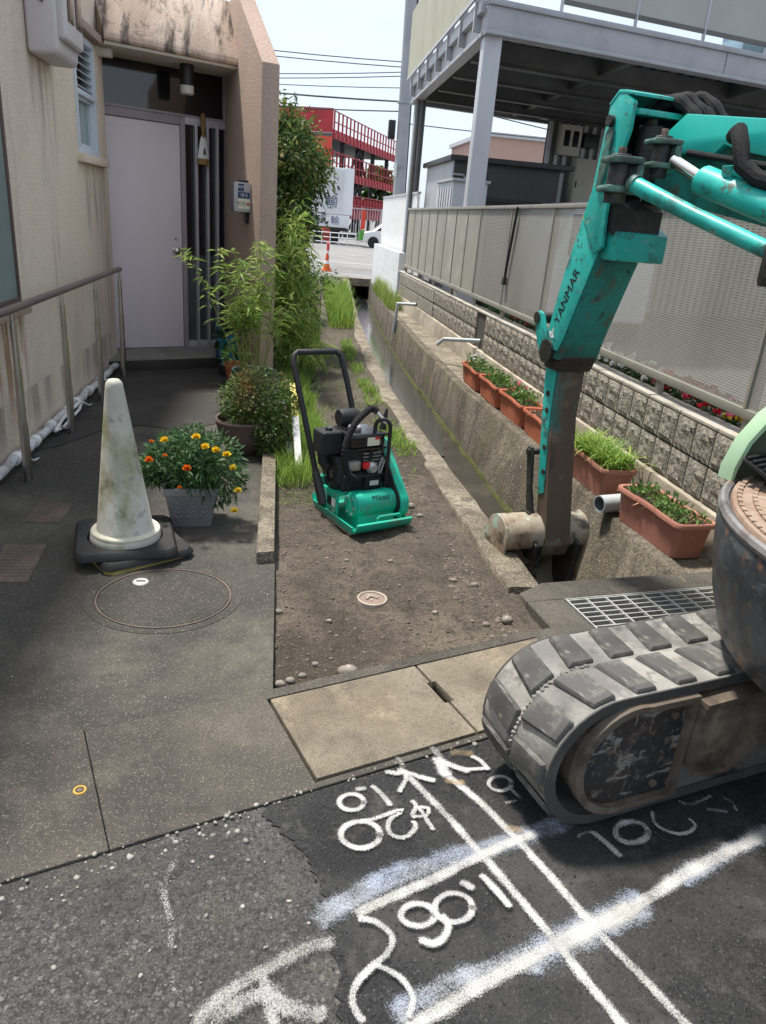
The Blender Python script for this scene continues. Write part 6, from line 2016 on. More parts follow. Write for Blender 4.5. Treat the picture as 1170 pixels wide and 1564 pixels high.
CB(MB().lathe([(.022, .485), (.016, .52), (.010, .58), (.006, .60)], 10, Matrix.Translation((.06, .06, 0)) @ Matrix.Rotation(R(10), 4, 'Y')), 'throttle_lever', m_blkm)
ak = CB(MB().box(-.225, -.105, .05, .17, .36, .485), 'air_cleaner', m_blkm, bevel=.014, seg=3)
CB(MB().lathe([(.02, .485), (.018, .50), (.001, .502)], 12, Matrix.Translation((-.165, .10, 0))), 'wing_nut', m_blkg, ak)
CB(MB().tube([(-.19, .11, .36), (-.185, .11, .31), (-.16, .10, .28)], .03, 12), 'intake_elbow', m_blkm, ak)
CB(MB().box(-.028, .012, -.06, -.035, .30, .335), 'engine_switch', m_redk, bevel=.008)
CB(MB().box(-.10, -.03, -.035, .01, .285, .34), 'carburettor', m_silver, bevel=.012)
CB(MB().lathe([(.03, 0), (.034, .03), (.02, .05)], 14, Matrix.Translation((.03, -.02, .30)) @ Matrix.Rotation(PI/2, 4, 'X')), 'filter_bowl', m_silver)
CB(MB().tube([(.07, -.055, .27), (.065, -.058, .30), (.085, -.06, .36), (.10, -.055, .34), (.08, -.055, .27)], .006, 8), 'hook', m_silver)
CB(MB().tube([(-.13, -.03, .258), (-.05, -.055, .262), (.05, -.055, .262), (.115, -.04, .255)], .008, 8), 'fuel_line', m_black)
CB(MB().lathe([(.045, 0), (.05, .02), (.05, .10), (.04, .12)], 18, Matrix.Translation((-.06, .19, .52)) @ Matrix.Rotation(PI/2, 4, 'Y')), 'muffler', m_blkm)
CB(MB().tube([(-.03, .16, .42), (-.03, .19, .5)], .02, 10), 'exhaust_pipe', m_blkm)
# guard hoop
def arcp(c, u, w, r, a0, a1, k):
    return [Vector(c)+Vector(u)*r*math.cos(R(a0+(a1-a0)*i/k))+Vector(w)*r*math.sin(R(a0+(a1-a0)*i/k)) for i in range(k+1)]
hoop = [Vector((.125, -.05, .17))]+[Vector((.125, -.05, .50))]+arcp((.09, -.03, .515), (.035, -.02, 0), (0, 0, .045), 1, 0, 180, 10)+[Vector((.055, -.01, .50)), Vector((.035, .0, .27))]
CB(MB().tube(hoop, .011, 10), 'guard_hoop', m_blkm)
CB(MB().tube([(.135, .12, .17), (.135, .12, .45), (.125, -.05, .48)], .010, 10), 'guard_bar', m_blkm)
# corrugated hose arching over the engine
hs = [(-.06, -.07, .25), (-.13, -.075, .29), (-.155, -.07, .37), (-.145, -.06, .46), (-.09, -.04, .55), (-.02, -.02, .60), (.03, .0, .615), (.06, .0, .60)]
hv = [Vector(p) for p in hs]
Q = []
for i in range(len(hv)-1):
    for t in range(9):
        f = t/9
        p0_, p1_, p2_, p3_ = hv[max(i-1, 0)], hv[i], hv[i+1], hv[min(i+2, len(hv)-1)]
        Q.append(.5*((2*p1_)+(p2_-p0_)*f+(2*p0_-5*p1_+4*p2_-p3_)*f*f+(3*p1_-p0_-3*p2_+p3_)*f**3))
Q.append(hv[-1])
CB(MB().tube(Q, [.020 if i % 2 else .0165 for i in range(len(Q))], 10), 'hose', m_hose)
CB(MB().tube([(.05, .0, .61), (.105, -.035, .54)], .011, 10), 'hose_nozzle', m_chrome)
rr_ = random.Random(5)
for k in range(12):
    p = Vector((.03, .0, .605))
    d_ = Vector((rr_.uniform(-1, 1), rr_.uniform(-1, 1), rr_.uniform(-.6, 1)))*.035
    CB(MB().tube([p, p+d_*.6+Vector((0, 0, .01)), p+d_], .0025, 5), 'cable_tie', m_black)
# folding handle
hl = [(-.178, .12, .09), (-.19, .165, .20), (-.235, .345, .67), (-.247, .39, .785), (-.240, .405, .82), (-.215, .415, .838), (.02, .415, .838), (.046, .405, .82), (.054, .39, .785), (.07, .345, .67), (.115, .165, .20), (.13, .12, .09)]
CB(MB().tube(hl, .0165, 14), 'handle', m_blkm)
CB(MB().tube([(-.172, .105, .065), (-.186, .15, .17), (-.193, .18, .235)], [.030, .026, .019], 12), 'handle_pivot', m_blkm)
place(cm, (.475, 3.745, -.036), R(24))

# ------------------------------------------------------------------ pots and plants
m_greypot = mat('grey_plastic_pot', (.20, .205, .215), .55, layers=[((.14, .145, .15), 5, .45, .68, .6)], spec=.35)
m_potsoil = mat('potting_soil', (.045, .033, .024), .95, bump=[(70, .8, .02)])
def square_pot(mb, cx, cy, z0, z1, h0, h1, rz):
    M_ = Matrix.Translation((cx, cy, 0)) @ Matrix.Rotation(rz, 4, 'Z')
    def sq(h, z):
        return [M_ @ Vector((x*h, y*h, z)) for x, y in ((-1, -1), (1, -1), (1, 1), (-1, 1))]
    rings = [sq(h0, z0), sq(h1, z1-.04), sq(h1*1.08, z1-.038), sq(h1*1.10, z1), sq(h1*.98, z1), sq(h1*.94, z1-.05)]
    vs_ = [p for r_ in rings for p in r_]
    fs_ = [(3, 2, 1, 0)]
    for i in range(5):
        for k in range(4):
            k2 = (k+1) % 4
            fs_.append((4*i+k, 4*i+k2, 4*i+4+k2, 4*i+4+k))
    mb.add(vs_, fs_)
    return M_
mg = thing('marigold_pot', 'square grey pot of orange and yellow marigolds by the white cone', 'flower pot', (-.41, 3.56, 0))
g = MB()
Mq = square_pot(g, -.41, 3.57, .0, .215, .095, .122, R(6))
pot = g.build('pot', m_greypot, mg, bevel=.006)
for k in range(3):          # moulded leaf sprays on the front
    lx = -.062+k*.062
    for s_ in (-1, 1):
        for j in range(4):
            a0 = Mq @ Vector((lx, -.107-.004*j, .05+j*.025))
            a1 = Mq @ Vector((lx+s_*(.022-.003*j), -.109-.004*j, .068+j*.025))
            MB().tube([a0, (a0+a1)/2+Vector((0, -.001, .004)), a1], [.003, .006, .002], 6).build('moulding', m_greypot, pot)
    MB().tube([Mq @ Vector((lx, -.102, .035)), Mq @ Vector((lx, -.121, .155))], [.003, .004], 6).build('moulding', m_greypot, pot)
MB().poly([Mq @ Vector((x*.115, y*.115, .185)) for x, y in ((-1, -1), (1, -1), (1, 1), (-1, 1))]).build('soil', m_potsoil, mg)
def bush_points(n_, c, rad, zmin=None, shell=.35):
    d_ = rng.normal(size=(n_, 3))
    d_ /= np.linalg.norm(d_, axis=1)[:, None]
    rr = rng.uniform(shell, 1, (n_, 1))**.7
    P_ = np.array(c)+d_*rr*np.array(rad)
    if zmin is not None:
        k_ = P_[:, 2] > zmin
        P_, d_ = P_[k_], d_[k_]
    return P_, d_
m_mar = leafmat('marigold_leaf', (.08, .16, .065), .45)
lob_ = [bush_points(520, c_, r_, .2) for c_, r_ in (((-.50, 3.55, .34), (.12, .14, .13)), ((-.40, 3.58, .39), (.12, .14, .11)), ((-.29, 3.56, .35), (.13, .14, .12)), ((-.39, 3.48, .30), (.16, .10, .11)), ((-.44, 3.62, .33), (.17, .12, .12)), ((-.58, 3.5, .30), (.06, .08, .08)))]
P_, d_ = np.concatenate([a for a, b in lob_]), np.concatenate([b for a, b in lob_])
P2, d2 = bush_points(700, (-.27, 3.54, .25), (.14, .12, .14), .06)
leaf_cloud('foliage', np.concatenate([P_, P2]), np.concatenate([d_, d2])+rng.normal(size=(len(P_)+len(P2), 3))*.55, (.03, .055), (.008, .014), m_mar, mg, .2)
for k in range(14):
    a = rng.uniform(0, 2*PI)
    MB().tube([(-.41+.04*math.cos(a), 3.57+.04*math.sin(a), .18), (-.41+.14*math.cos(a), 3.57+.12*math.sin(a), .36)], .0035, 5).build('stem', m_leafm, mg)
m_or = mat('orange_petal', (.80, .20, .01), .6, island=.2)
m_ye = mat('yellow_petal', (.88, .60, .02), .6, island=.2)
m_pal = mat('lemon_petal', (.80, .62, .06), .6, island=.2)
flw = [(-.515, 3.44, .455, m_ye), (-.37, 3.46, .47, m_ye), (-.325, 3.42, .435, m_ye), (-.275, 3.42, .42, m_ye), (-.225, 3.42, .40, m_ye), (-.58, 3.39, .37, m_or), (-.40, 3.33, .355, m_or), (-.575, 3.45, .445, m_or), (-.195, 3.40, .34, m_pal), (-.17, 3.40, .225, m_pal), (-.185, 3.35, .14, m_pal), (-.505, 3.38, .40, m_or), (-.44, 3.36, .25, m_or)]
for i, (x, y, z, m_) in enumerate(flw):
    r_ = .027 if i not in (7, 11, 12) else .014
    Pp, Dp = [], []
    for lay in range(4):
        for j in range(9):
            a = 2*PI*(j+lay*.5)/9
            e_ = .15+.3*lay
            Dp.append((math.cos(a)*math.cos(e_), math.sin(a)*math.cos(e_)-.35, math.sin(e_)+.1))
            Pp.append((x, y, z))
    leaf_cloud('flower', np.array(Pp), np.array(Dp), (r_*.8, r_), (r_*.55, r_*.75), m_, mg, .05)
# strappy leaves by the pot
Pg = np.tile(np.array([[-.30, 3.49, .2]]), (16, 1))+rng.normal(size=(16, 3))*np.array([.05, .03, .0])
def straps(name, P_, L_, W_, m_, parent, spread=1.0, up0=1.0):
    vs_, fs_ = [], []
    for p in P_:
        a = rng.uniform(0, 2*PI)
        dx_, dy_ = math.cos(a)*spread, math.sin(a)*spread
        ln = rng.uniform(*L_)
        w_ = rng.uniform(*W_)
        n0 = len(vs_)
        for i in range(6):
            t = i/5
            x = p[0]+dx_*ln*(t*.25+t*t*.45)
            y = p[1]+dy_*ln*(t*.25+t*t*.45)
            z = p[2]+ln*up0*(t*1.0-t*t*.62*spread)
            ww_ = w_*(1-t**2*.95)
            vs_ += [(x-dy_*ww_, y+dx_*ww_, z), (x+dy_*ww_, y-dx_*ww_, z)]
        for i in range(5):
            fs_.append((n0+2*i, n0+2*i+1, n0+2*i+3, n0+2*i+2))
    return rawmesh(name, np.array(vs_), np.array(fs_), m_, parent)
straps('strap_leaves', Pg, (.12, .26), (.004, .007), m_leafm, mg)

m_brownpot = mat('brown_bowl_pot', (.13, .092, .082), .6, layers=[((.09, .065, .058), 5, .45, .65, .6)])
bw_ = thing('bowl_pot', 'round brown bowl pot overgrown by a small leaved rusty green shrub', 'flower pot', (-.2, 4.78, 0))
MB().lathe([(.10, 0), (.115, .01), (.165, .12), (.185, .20), (.195, .215), (.19, .23), (.175, .225), (.165, .17), (.001, .165)], 36, Matrix.Translation((-.2, 4.78, 0))).build('pot', m_brownpot, bw_)
m_rleaf = leafmat('rusty_small_leaf', (.085, .15, .04), .45, (.24, .11, .045))
P_, d_ = bush_points(3600, (-.10, 4.80, .34), (.27, .24, .22), .1)
P2, d2 = bush_points(1800, (-.02, 4.66, .17), (.13, .15, .2), .02)
leaf_cloud('foliage', np.concatenate([P_, P2]), np.concatenate([d_, d2])+rng.normal(size=(len(P_)+len(P2), 3))*.7, (.016, .032), (.012, .02), m_rleaf, bw_, .15)
for k in range(40):
    a = rng.uniform(0, 2*PI)
    r_ = rng.uniform(.05, .2)
    MB().tube([(-.14+.3*r_*math.cos(a), 4.8+.3*r_*math.sin(a), .2), (-.1+r_*math.cos(a), 4.8+r_*math.sin(a), rng.uniform(.46, .60))], .0022, 4).build('stem', m_rust, bw_)
straps('strap_leaves', np.tile(np.array([[-.24, 4.85, .22]]), (26, 1))+rng.normal(size=(26, 3))*np.array([.06, .05, 0]), (.2, .42), (.004, .007), m_leafm, bw_)

m_grpot = mat('dark_green_pot', (.035, .075, .062), .5, layers=[((.02, .045, .038), 5, .45, .65, .6)])
bp2 = thing('bamboo_pot', 'dark green round pot of slender bamboo beside the fin wall', 'flower pot', (-.19, 6.25, 0))
MB().lathe([(.13, 0), (.14, .01), (.165, .20), (.172, .205), (.182, .24), (.180, .255), (.165, .25), (.155, .2), (.001, .195)], 36, Matrix.Translation((-.19, 6.25, 0))).build('pot', m_grpot, bp2)
m_cane = mat('bamboo_cane', (.20, .22, .06), .5, layers=[((.30, .26, .12), 6, .45, .65, .7)])
m_bam = leafmat('bamboo_leaf', (.25, .37, .08), .4, (.42, .46, .15), .45)
Pl, Dl = [], []
for k in range(22):
    a = rng.uniform(0, 2*PI)
    b0 = Vector((-.19+.1*math.cos(a), 6.25+.1*math.sin(a), .2))
    h = rng.uniform(.55, 1.12)
    if k == 0:
        top = Vector((-.70, 6.0, 1.22))
    elif k == 1:
        top = Vector((-.45, 6.05, .95))
    else:
        top = b0+Vector((rng.normal(0, .09)+(.06 if k % 3 == 0 else 0), rng.normal(-.03, .08), h))
    mid = (b0+top)/2+Vector((0, 0, .04))
    MB().tube([b0, mid, top], [.005, .004, .002], 5).build('cane', m_cane, bp2)
    for j in range(11):
        t = rng.uniform(.42, 1.0)
        if k > 1 and t < .5:
            t += .3
        p = b0.lerp(mid, t*2) if t < .5 else mid.lerp(top, t*2-1)
        for q_ in range(5):
            a2 = rng.uniform(0, 2*PI)
            Pl.append(tuple(p+Vector((rng.normal(0, .02), rng.normal(0, .02), rng.normal(0, .02)))))
            Dl.append((math.cos(a2), math.sin(a2), rng.uniform(-.3, .55)))
leaf_cloud('leaves', np.array(Pl), np.array(Dl), (.07, .135), (.010, .018), m_bam, bp2, .35)
n_ = 60
straps('dry_shoots', np.stack([rng.normal(-.19, .06, n_), rng.normal(6.25, .06, n_), np.full(n_, .2)], 1), (.15, .5), (.002, .004), m_cane, bp2, .25)

# smaller pots by the doorstep
m_terra = mat('terracotta_orange', (.48, .15, .075), .75, layers=[((.36, .11, .055), 5, .45, .65, .6)], bump=[(120, .15, .002)])
tp = thing('clay_pot', 'little orange clay pot with sprouts behind the bamboo pot', 'flower pot', (-.38, 6.68, 0))
MB().lathe([(.07, .0), (.095, .13), (.108, .135), (.108, .165), (.095, .16), (.09, .12), (.001, .12)], 28, Matrix.Translation((-.36, 6.68, .06))).build('pot', m_terra, tp)
MB().lathe([(.10, .0), (.11, .06)], 20, Matrix.Translation((-.36, 6.68, 0))).build('stand', m_black, tp)
P_, d_ = bush_points(120, (-.36, 6.68, .27), (.10, .1, .1), .16)
leaf_cloud('leaves', P_, d_+np.array([[0, 0, .4]]), (.05, .09), (.015, .03), m_leafm, tp)
bt = thing('blue_tub', 'bright blue plastic tub with dark leaves next to the sidelight', 'tub', (-.46, 7.3, 0))
MB().lathe([(.09, .10), (.12, .33), (.135, .335), (.135, .36), (.12, .35), (.001, .32)], 28, Matrix.Translation((-.43, 7.2, 0))).build('tub', mat('turquoise_plastic', (.03, .25, .36), .4), bt)
MB().lathe([(.12, .0), (.12, .10)], 20, Matrix.Translation((-.43, 7.2, 0))).build('stand', m_black, bt)
P_, d_ = bush_points(160, (-.40, 7.18, .36), (.15, .15, .14), .2)
leaf_cloud('leaves', P_, d_, (.06, .10), (.03, .05), m_leafd, bt)
nb_ = thing('detergent_box', 'navy and white carton standing at the door frame', 'carton', (-.58, 7.62, .1))
MB().box(-.60, -.46, 7.50, 7.66, .107, .42).build('carton', m_navy, nb_, bevel=.004)
MB().box(-.56, -.458, 7.494, 7.502, .13, .30).build('label', m_white, nb_)

# wooden survey stakes lying in the grass
m_stk = mat('white_stake_paint', (.70, .69, .66), .7, layers=[((.42, .40, .36), 9, .5, .68, .7)])
m_stky = mat('yellow_stake_paint', (.66, .55, .16), .7, layers=[((.4, .33, .12), 9, .5, .7, .6)])
m_stkr = mat('pink_red_marking', (.65, .2, .2), .7)
def stake(label, a, b, w_, marks):
    a, b = Vector(a), Vector(b)
    t = thing('survey_stake', label, 'stake', a, 'survey stakes leaning in the grass')
    ax = (b-a).normalized()
    sd_ = ax.cross(Vector((0, -.5, .85))).normalized()
    nm_ = sd_.cross(ax)
    M_ = Matrix((sd_, ax, nm_)).transposed().to_4x4()
    M_.translation = a
    L_ = (b-a).length
    MB().box(-w_, w_, 0, L_, -w_*.8, w_*.8, M_).build('post', m_stk, t, bevel=.004)
    for (y0, y1, m_) in marks:
        MB().box(-w_*1.03, w_*1.03, y0*L_, y1*L_, -w_*.83, w_*.83, M_).build('marking', m_, t, bevel=.004)
    return t
stake('shorter white survey stake with two pink marks leaning on the kerb', (.095, 4.62, .03), (.045, 4.86, .33), .024, [(.35, .55, m_stkr), (.72, .9, m_stkr)])
stake('longer survey stake with yellow top half leaning in the grass', (.155, 4.42, .02), (.115, 4.95, .42), .022, [(.58, 1.01, m_stky)])

# terracotta planters along the channel
m_tc = mat('orange_planter_plastic', (.42, .125, .065), .6, layers=[((.30, .09, .05), 4, .42, .66, .6), ((.38, .22, .15), 12, .6, .72, .5)], spec=.3)
m_tcp = mat('pinkish_planter_plastic', (.37, .165, .12), .6, layers=[((.33, .135, .10), 3.5, .42, .66, .7), ((.50, .27, .21), 10, .58, .72, .5)], spec=.3)
def trough(L_, W_, H_):
    def ring(l, w, z, r_):
        pts_ = []
        for (cx, cy, a0) in ((l-r_, w-r_, 0), (-l+r_, w-r_, 90), (-l+r_, -w+r_, 180), (l-r_, -w+r_, 270)):
            for i in range(5):
                a = R(a0+90*i/4)
                pts_.append((cx+r_*math.cos(a), cy+r_*math.sin(a), z))
            if a0 in (0, 180):      # gentle inward wave of the long side
                sg = 1 if a0 == 0 else -1
                for xx in (.5, .2, -.2, -.5):
                    k_ = .012 if abs(xx) < .3 else .003
                    pts_.append((sg*xx*(l-r_)*2*.5, sg*(w-k_*(z > H_*.5)), z))
        return pts_
    lv = [ring(L_*.44, W_*.36, 0, .03), ring(L_*.475, W_*.43, H_*.82, .035), ring(L_*.485, W_*.46, H_*.84, .04), ring(L_*.50, W_*.50, H_*.87, .045), ring(L_*.50, W_*.50, H_*.97, .045), ring(L_*.49, W_*.48, H_, .04), ring(L_*.465, W_*.42, H_*.98, .035), ring(L_*.45, W_*.40, H_*.86, .03)]
    n_ = len(lv[0])
    vs_ = [p for r_ in lv for p in r_]
    fs_ = [tuple(range(n_-1, -1, -1))]
    for i in range(len(lv)-1):
        for k in range(n_):
            k2 = (k+1) % n_
            fs_.append((i*n_+k, i*n_+k2, (i+1)*n_+k2, (i+1)*n_+k))
    fs_.append(tuple(range(len(lv)*n_-n_, len(lv)*n_)))
    return vs_, fs_
pls = [
    ((2.04, 7.30), 90, m_tc, 'orange planter farthest along the row, with pale daisies', 'daisy'),
    ((2.055, 6.63), 90, m_tc, 'second orange planter from the far end, full of green seedlings', 'seed'),
    ((2.075, 5.97), 91, m_tc, 'third orange planter from the far end, with pink blossom', 'pink'),
    ((2.085, 5.31), 90, m_tc, 'orange planter half hidden behind the excavator arm, half dried out', 'dry'),
    ((2.09, 4.32), 92, m_tcp, 'pinkish planter overflowing with tall bright grass', 'tall'),
    ((2.10, 3.47), 96, m_tcp, 'pinkish planter nearest the camera with sparse weeds', 'weed')]
for (cx, cy), rz, m_, lab, kind_ in pls:
    big_ = m_ is m_tcp
    L_, W_, H_ = (.62, .24, .20) if big_ else (.64, .22, .19)
    t = thing('planter_box', lab, 'planter', (cx, cy, 0), 'planters beside the channel')
    vs_, fs_ = trough(L_, W_, H_)
    M_ = Matrix.Translation((cx, cy, .002)) @ Matrix.Rotation(R(rz), 4, 'Z')
    MB().add([M_ @ Vector(v) for v in vs_], fs_).build('box', m_, t, ang=50)
    MB().add([M_ @ Vector((x*L_*.455, y*W_*.40, H_*.88)) for x, y in ((-1, -1), (1, -1), (1, 1), (-1, 1))], [(0, 1, 2, 3)]).build('soil', m_potsoil, t)
    nn_ = {'daisy': 350, 'seed': 500, 'pink': 450, 'dry': 160, 'tall': 1400, 'weed': 330}[kind_]
    u = rng.uniform(-.44, .44, nn_)*L_
    if kind_ == 'dry':
        u = rng.uniform(-.44, -.15, nn_)*L_
    v = rng.uniform(-.36, .36, nn_)*W_
    P_ = np.array([tuple(M_ @ Vector((a, b, H_*.88))) for a, b in zip(u, v)])
    if kind_ == 'tall':
        blades('grass', P_, (.04, .15), (.006, .013), m_leafb, t, 1.3)
        k_ = 300
        P2 = np.array([tuple(M_ @ Vector((rng.uniform(-.5, .5)*L_, rng.uniform(-.55, .5)*W_, H_*.9))) for _ in range(k_)])
        straps('overhang', P2[:90], (.12, .3), (.003, .006), m_leafb, t, 1.3)
    else:
        P_[:, 2] += rng.uniform(0, .10 if kind_ != 'weed' else .05, nn_)
        d_ = rng.normal(size=(nn_, 3))+np.array([[0, 0, .7]])
        leaf_cloud('leaves', P_, d_, (.03, .06), (.010, .02), m_leafm if kind_ in ('seed', 'daisy', 'pink', 'weed') else m_leafy, t, .2)
    if kind_ in ('dry', 'weed', 'tall'):
        k_ = 110
        P2 = np.array([tuple(M_ @ Vector((rng.uniform(-.46, .46)*L_, rng.uniform(-.42, .42)*W_, H_*.9))) for _ in range(k_)])
        leaf_cloud('dry_leaves', P2, rng.normal(size=(k_, 3)), (.03, .06), (.008, .016), mat('dry_leaf', (.36, .2, .10), .8, island=.3), t, .3)
    if kind_ in ('daisy', 'pink', 'tall'):
        k_ = {'daisy': 16, 'pink': 10, 'tall': 5}[kind_]
        C_ = np.array([tuple(M_ @ Vector((rng.uniform(-.4, .4)*L_, rng.uniform(-.3, .3)*W_, H_+rng.uniform(.03, .12)))) for _ in range(k_)])
        blooms(C_, .02, mat(kind_+'_petal', {'daisy': (.8, .8, .76), 'pink': (.7, .15, .25), 'tall': (.8, .72, .45)}[kind_], .6), t, 7)

# ------------------------------------------------------------------ shrubs and weeds
def shrub(name, label, cat, base, lobes, leaf, mats, sizes, droop=.25, stems=12):
    t = thing(name, label, cat, base)
    for k in range(stems):
        lb = lobes[k % len(lobes)]
        c = Vector(lb[0])
        e_ = c+Vector((rng.normal(0, lb[1][0]*.4), rng.normal(0, lb[1][1]*.4), rng.normal(0, lb[1][2]*.3)))
        b0 = Vector(base)+Vector((rng.normal(0, .08), rng.normal(0, .15), 0))
        MB().tube([b0, b0.lerp(e_, .5)+Vector((rng.normal(0, .06), rng.normal(0, .06), .05)), e_], [.012, .009, .003], 5).build('stem', m_rust, t)
    for (m_, share) in mats:
        Ps, Ds = [], []
        for c, rad, cnt in lobes:
            k_ = int(cnt*share)
            # clumped leaves: sprays along short twigs
            nc = max(4, k_//14)
            cc, cd = bush_points(nc, c, rad, None, .35)
            idx = rng.integers(0, len(cc), k_)
            off = rng.normal(size=(k_, 3))*np.array([.07, .07, .055])
            Ps.append(cc[idx]+off)
            Ds.append(cd[idx]*.7+rng.normal(size=(k_, 3))*.6)
        leaf_cloud('foliage', np.concatenate(Ps), np.concatenate(Ds), sizes[0], sizes[1], m_, t, droop)
    return t
m_nan = leafmat('nandina_leaf', (.075, .15, .045), .5, (.19, .24, .075))
m_nany = leafmat('nandina_young_leaf', (.17, .20, .05), .45, (.30, .24, .08))
shrub('nandina_shrub', 'tall dense dark green shrub growing against the house corner', 'shrub', (.16, 9.0, 0),
      [((.10, 9.0, 2.10), (.26, .55, .42), 4200), ((.28, 9.2, 1.92), (.24, .4, .28), 2200), ((.08, 9.1, 1.5), (.20, .6, .5), 4600), ((.06, 8.9, .95), (.20, .5, .5), 3600), ((.02, 9.0, 2.42), (.16, .3, .22), 600), ((.36, 9.3, 1.45), (.14, .2, .16), 260), ((.08, 9.0, .5), (.22, .4, .4), 1500)],
      None, [(m_nan, .55), (m_nany, .32)], ((.04, .115), (.014, .034)))
shrub('bamboo_clump', 'light green bamboo clump leaning out below the dark shrub', 'bamboo', (.15, 7.9, 0),
      [((.13, 7.8, .95), (.17, .35, .38), 620), ((.20, 7.7, .60), (.19, .4, .32), 720), ((.14, 7.9, 1.35), (.13, .25, .25), 260), ((.18, 7.5, .3), (.2, .4, .25), 600)],
      None, [(m_bam, 1.0)], ((.09, .17), (.012, .022)), .4, 14)
shrub('low_shrub', 'low dark leafy shrub arching over the far path', 'shrub', (.55, 11.5, 0),
      [((.36, 11.6, .50), (.24, .5, .32), 900), ((.62, 11.8, .62), (.22, .3, .14), 170), ((.22, 11.2, .7), (.22, .4, .35), 800)],
      None, [(m_nan, 1.0)], ((.05, .10), (.018, .032)))

gz_ = lambda P_: np.array([soil_z(a, b) for a, b in P_[:, :2]])
def grass(name, label, poly, n_, H, W_, m_, lean=.5, z=None):
    P_ = scatter(poly, n_)
    nn_ = np.array([hash_noise(a, b, 2.6, 6.1)+.5*hash_noise(a, b, 7.0, 2.2) for a, b in P_[:, :2]])
    P_ = P_[nn_ > -.22]
    P_[:, 2] = gz_(P_) if z is None else z
    kk_ = np.clip(nn_[nn_ > -.22]+.55, .25, 1.1)
    # short and tall tufts mixed
    low, high = P_[kk_ < .6], P_[kk_ >= .6]
    if len(low) > 20:
        o2 = blades(name, low, (H[0]*.6, H[0]+(H[1]-H[0])*.45), W_, m_, None, lean*1.3)
        tag(o2, 'short patches of '+label, 'grass', kind='stuff')
    o_ = blades(name, high, H, W_, m_, None, lean)
    tag(o_, label, 'grass', kind='stuff')
    return o_
grass('grass', 'bright green grass between the kerb and the compactor', [(.02, 4.15), (.20, 4.2), (.33, 4.6), (.36, 5.2), (.32, 6.0), (.30, 7.0), (.03, 7.0)], 5200, (.05, .20), (.003, .006), m_leafb, .7)
grass('grass', 'mid green grass at the foot of the shrubs', [(.0, 7.0), (.34, 7.0), (.45, 8.5), (.60, 10.5), (.1, 10.5)], 2600, (.08, .30), (.004, .008), m_leafm, .6)
grass('weeds', 'patchy weeds growing along the channel kerb', [(.90, 4.5), (1.0, 4.5), (1.0, 5.2), (.95, 6.4), (.93, 8.0), (.97, 10), (.80, 9.5), (.80, 7), (.78, 5.5)], 3000, (.02, .10), (.004, .008), m_leafb, .8)
grass('weeds', 'tall yellow green weeds beside the far end of the channel', [(.75, 10.8), (1.10, 10.8), (1.28, 13), (1.48, 16.5), (1.0, 17.5), (.85, 14)], 3600, (.12, .42), (.006, .014), m_leafb, .5)
grass('weeds', 'dry tufts on the channel wall near the white wall', [(2.0, 13.6), (2.25, 13.6), (2.28, 17.5), (2.15, 17.5)], 1500, (.12, .45), (.005, .012), m_leafy, .5, -.01)
grass('weeds', 'sparse low weeds scattered over the soil path', [(.3, 5.2), (.9, 5.0), (.9, 9), (.4, 9)], 800, (.02, .06), (.003, .007), m_leafb, .9)
P_ = scatter([(.02, 3.9), (.30, 3.95), (.40, 4.3), (.05, 4.5)], 500)
P_[:, 2] = gz_(P_)+.004
d_ = rng.normal(size=(500, 3))*np.array([1, 1, .15])
tag(leaf_cloud('grass_clippings', P_, d_, (.03, .09), (.002, .004), m_leafy, None, .05), 'dry grass clippings strewn behind the compactor', 'clippings', kind='stuff')

# ------------------------------------------------------------------ stones and gravel
m_stone = mat('grey_stone', (.19, .168, .14), .9, layers=[((.14, .12, .10), 18, .45, .65, .8), ((.42, .40, .36), 30, .56, .7, .6)], bump=[(60, .5, .008)], island=.3)
m_grav = mat('mixed_gravel', (.15, .125, .098), .92, layers=[((.12, .1, .08), 40, .45, .65, .8)], island=.5)
m_chip = mat('asphalt_chips', (.085, .084, .08), .85, layers=[((.05, .05, .048), 30, .45, .65, .8)], island=.6)
m_pale = mat('pale_chips', (.27, .25, .22), .85, island=.35)
stones = [(.285, 2.26, .034, 'largest grey stone at the front edge of the soil'), (.04, 2.18, .018, 'small stone in the front left corner of the soil'), (.075, 2.20, .016, 'small pale stone close to the front left corner'), (.12, 2.24, .014, 'dull small stone a little right of the corner'), (.17, 2.32, .013, 'pale pebble left of the largest stone'), (.035, 2.70, .016, 'dark round stone touching the paving edge'), (.36, 3.20, .012, 'dark stone halfway between cover and compactor'), (.57, 3.16, .013, 'brown stone right of the path centre'), (.70, 2.70, .013, 'pale stone alone right of the valve cover'), (1.00, 2.63, .024, 'grey stone beside the concrete pad'), (.90, 2.60, .016, 'pale stone near the pad corner'), (.93, 2.93, .018, 'light stone by the channel kerb'), (.85, 3.0, .015, 'small light stone among gravel by the kerb'), (.80, 3.95, .024, 'flat pale stone right of the compactor'), (.83, 3.80, .020, 'second flat stone right of the compactor'), (.24, 2.62, .012, 'little stone left of the valve cover')]
for i, (x, y, r_, lab) in enumerate(stones):
    o_ = MB().blob((x, y, soil_z(x, y)+r_*.25), (r_*1.1, r_*.9, r_*.75), seed=i, sub=2, jit=.10).build('stone', m_stone, ang=60)
    tag(o_, lab, 'stone', 'stones lying on the soil')
soilpoly = [(.02, 2.13), (1.1, 2.50), (1.08, 4), (1.0, 6.5), (.95, 9), (.35, 9), (.33, 5), (.02, 4)]
P_ = scatter(soilpoly, 3800)
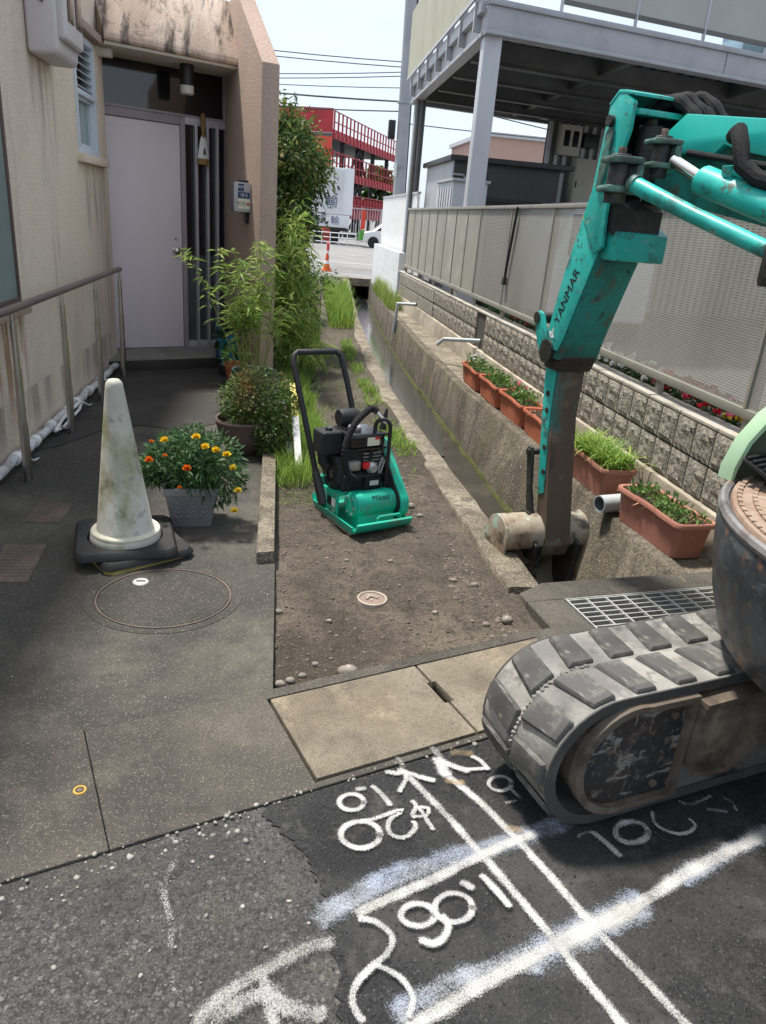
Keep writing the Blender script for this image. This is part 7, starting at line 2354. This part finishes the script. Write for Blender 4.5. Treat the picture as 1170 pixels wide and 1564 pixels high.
P_[:, 2] = gz_(P_)+.001
tag(pebbles('gravel', P_, (.0025, .011), m_grav), 'fine loose gravel scattered over the bare soil', 'gravel', kind='stuff')
P_ = np.concatenate([scatter([(.78, 2.75), (1.06, 2.85), (1.02, 3.3), (.85, 3.3)], 260), scatter([(.72, 3.7), (1.03, 3.7), (1.0, 5.2), (.75, 5.0)], 420), scatter([(.95, 2.5), (1.13, 2.55), (1.09, 2.8), (.95, 2.75)], 160)])
P_[:, 2] = gz_(P_)-.001
tag(pebbles('rubble', P_, (.004, .015), m_grav), 'rubble gathered along the channel kerb', 'rubble', kind='stuff')
rp = [S(-1.3, -.05), S(-.12, -.05), (.09, 1.38), (.13, 1.2), (.12, .7), (-.5, .6), (-1.2, .9)]
P_ = scatter(rp, 1800, -.0095)
tag(pebbles('asphalt_gravel', P_, (.0025, .0085), m_chip, None, .45), 'worn stone chips standing proud of the old asphalt', 'gravel', kind='stuff')
P_ = scatter(rp, 110, -.006)
tag(pebbles('loose_chips', P_, (.003, .009), m_pale, None, .6), 'pale loose chips on the old asphalt', 'gravel', kind='stuff')
P_ = np.concatenate([scatter([S(-.9, -.05), S(.75, -.05), S(.75, -.02), S(-.9, -.02)], 60, -.001), scatter([S(-1.3, -.09), S(-.1, -.09), S(-.1, -.03), S(-1.3, -.03)], 90, -.008)])
tag(pebbles('edge_grit', P_, (.003, .010), m_pale, None, .6), 'grit gathered along the edge of the concrete strip', 'grit', kind='stuff')
P_ = scatter([(.12, 1.35), (.2, .7), (1.1, .8), (1.9, 1.6), (.9, 1.9), (.05, 1.5)], 5000, -.0035)
tag(pebbles('patch_grains', P_, (.0018, .0055), mat('patch_grain', (.035, .035, .037), .75, island=.6), None, .5), 'coarse dark grains of the fresh asphalt patch', 'gravel', kind='stuff')
P_ = scatter([(-1.4, 1.7), (.0, 2.15), (.0, 4.8), (-1.4, 4.8)], 240, .0)
tag(pebbles('paving_grit', P_, (.0015, .005), m_pale, None, .5), 'scattered grit on the left paving', 'grit', kind='stuff')
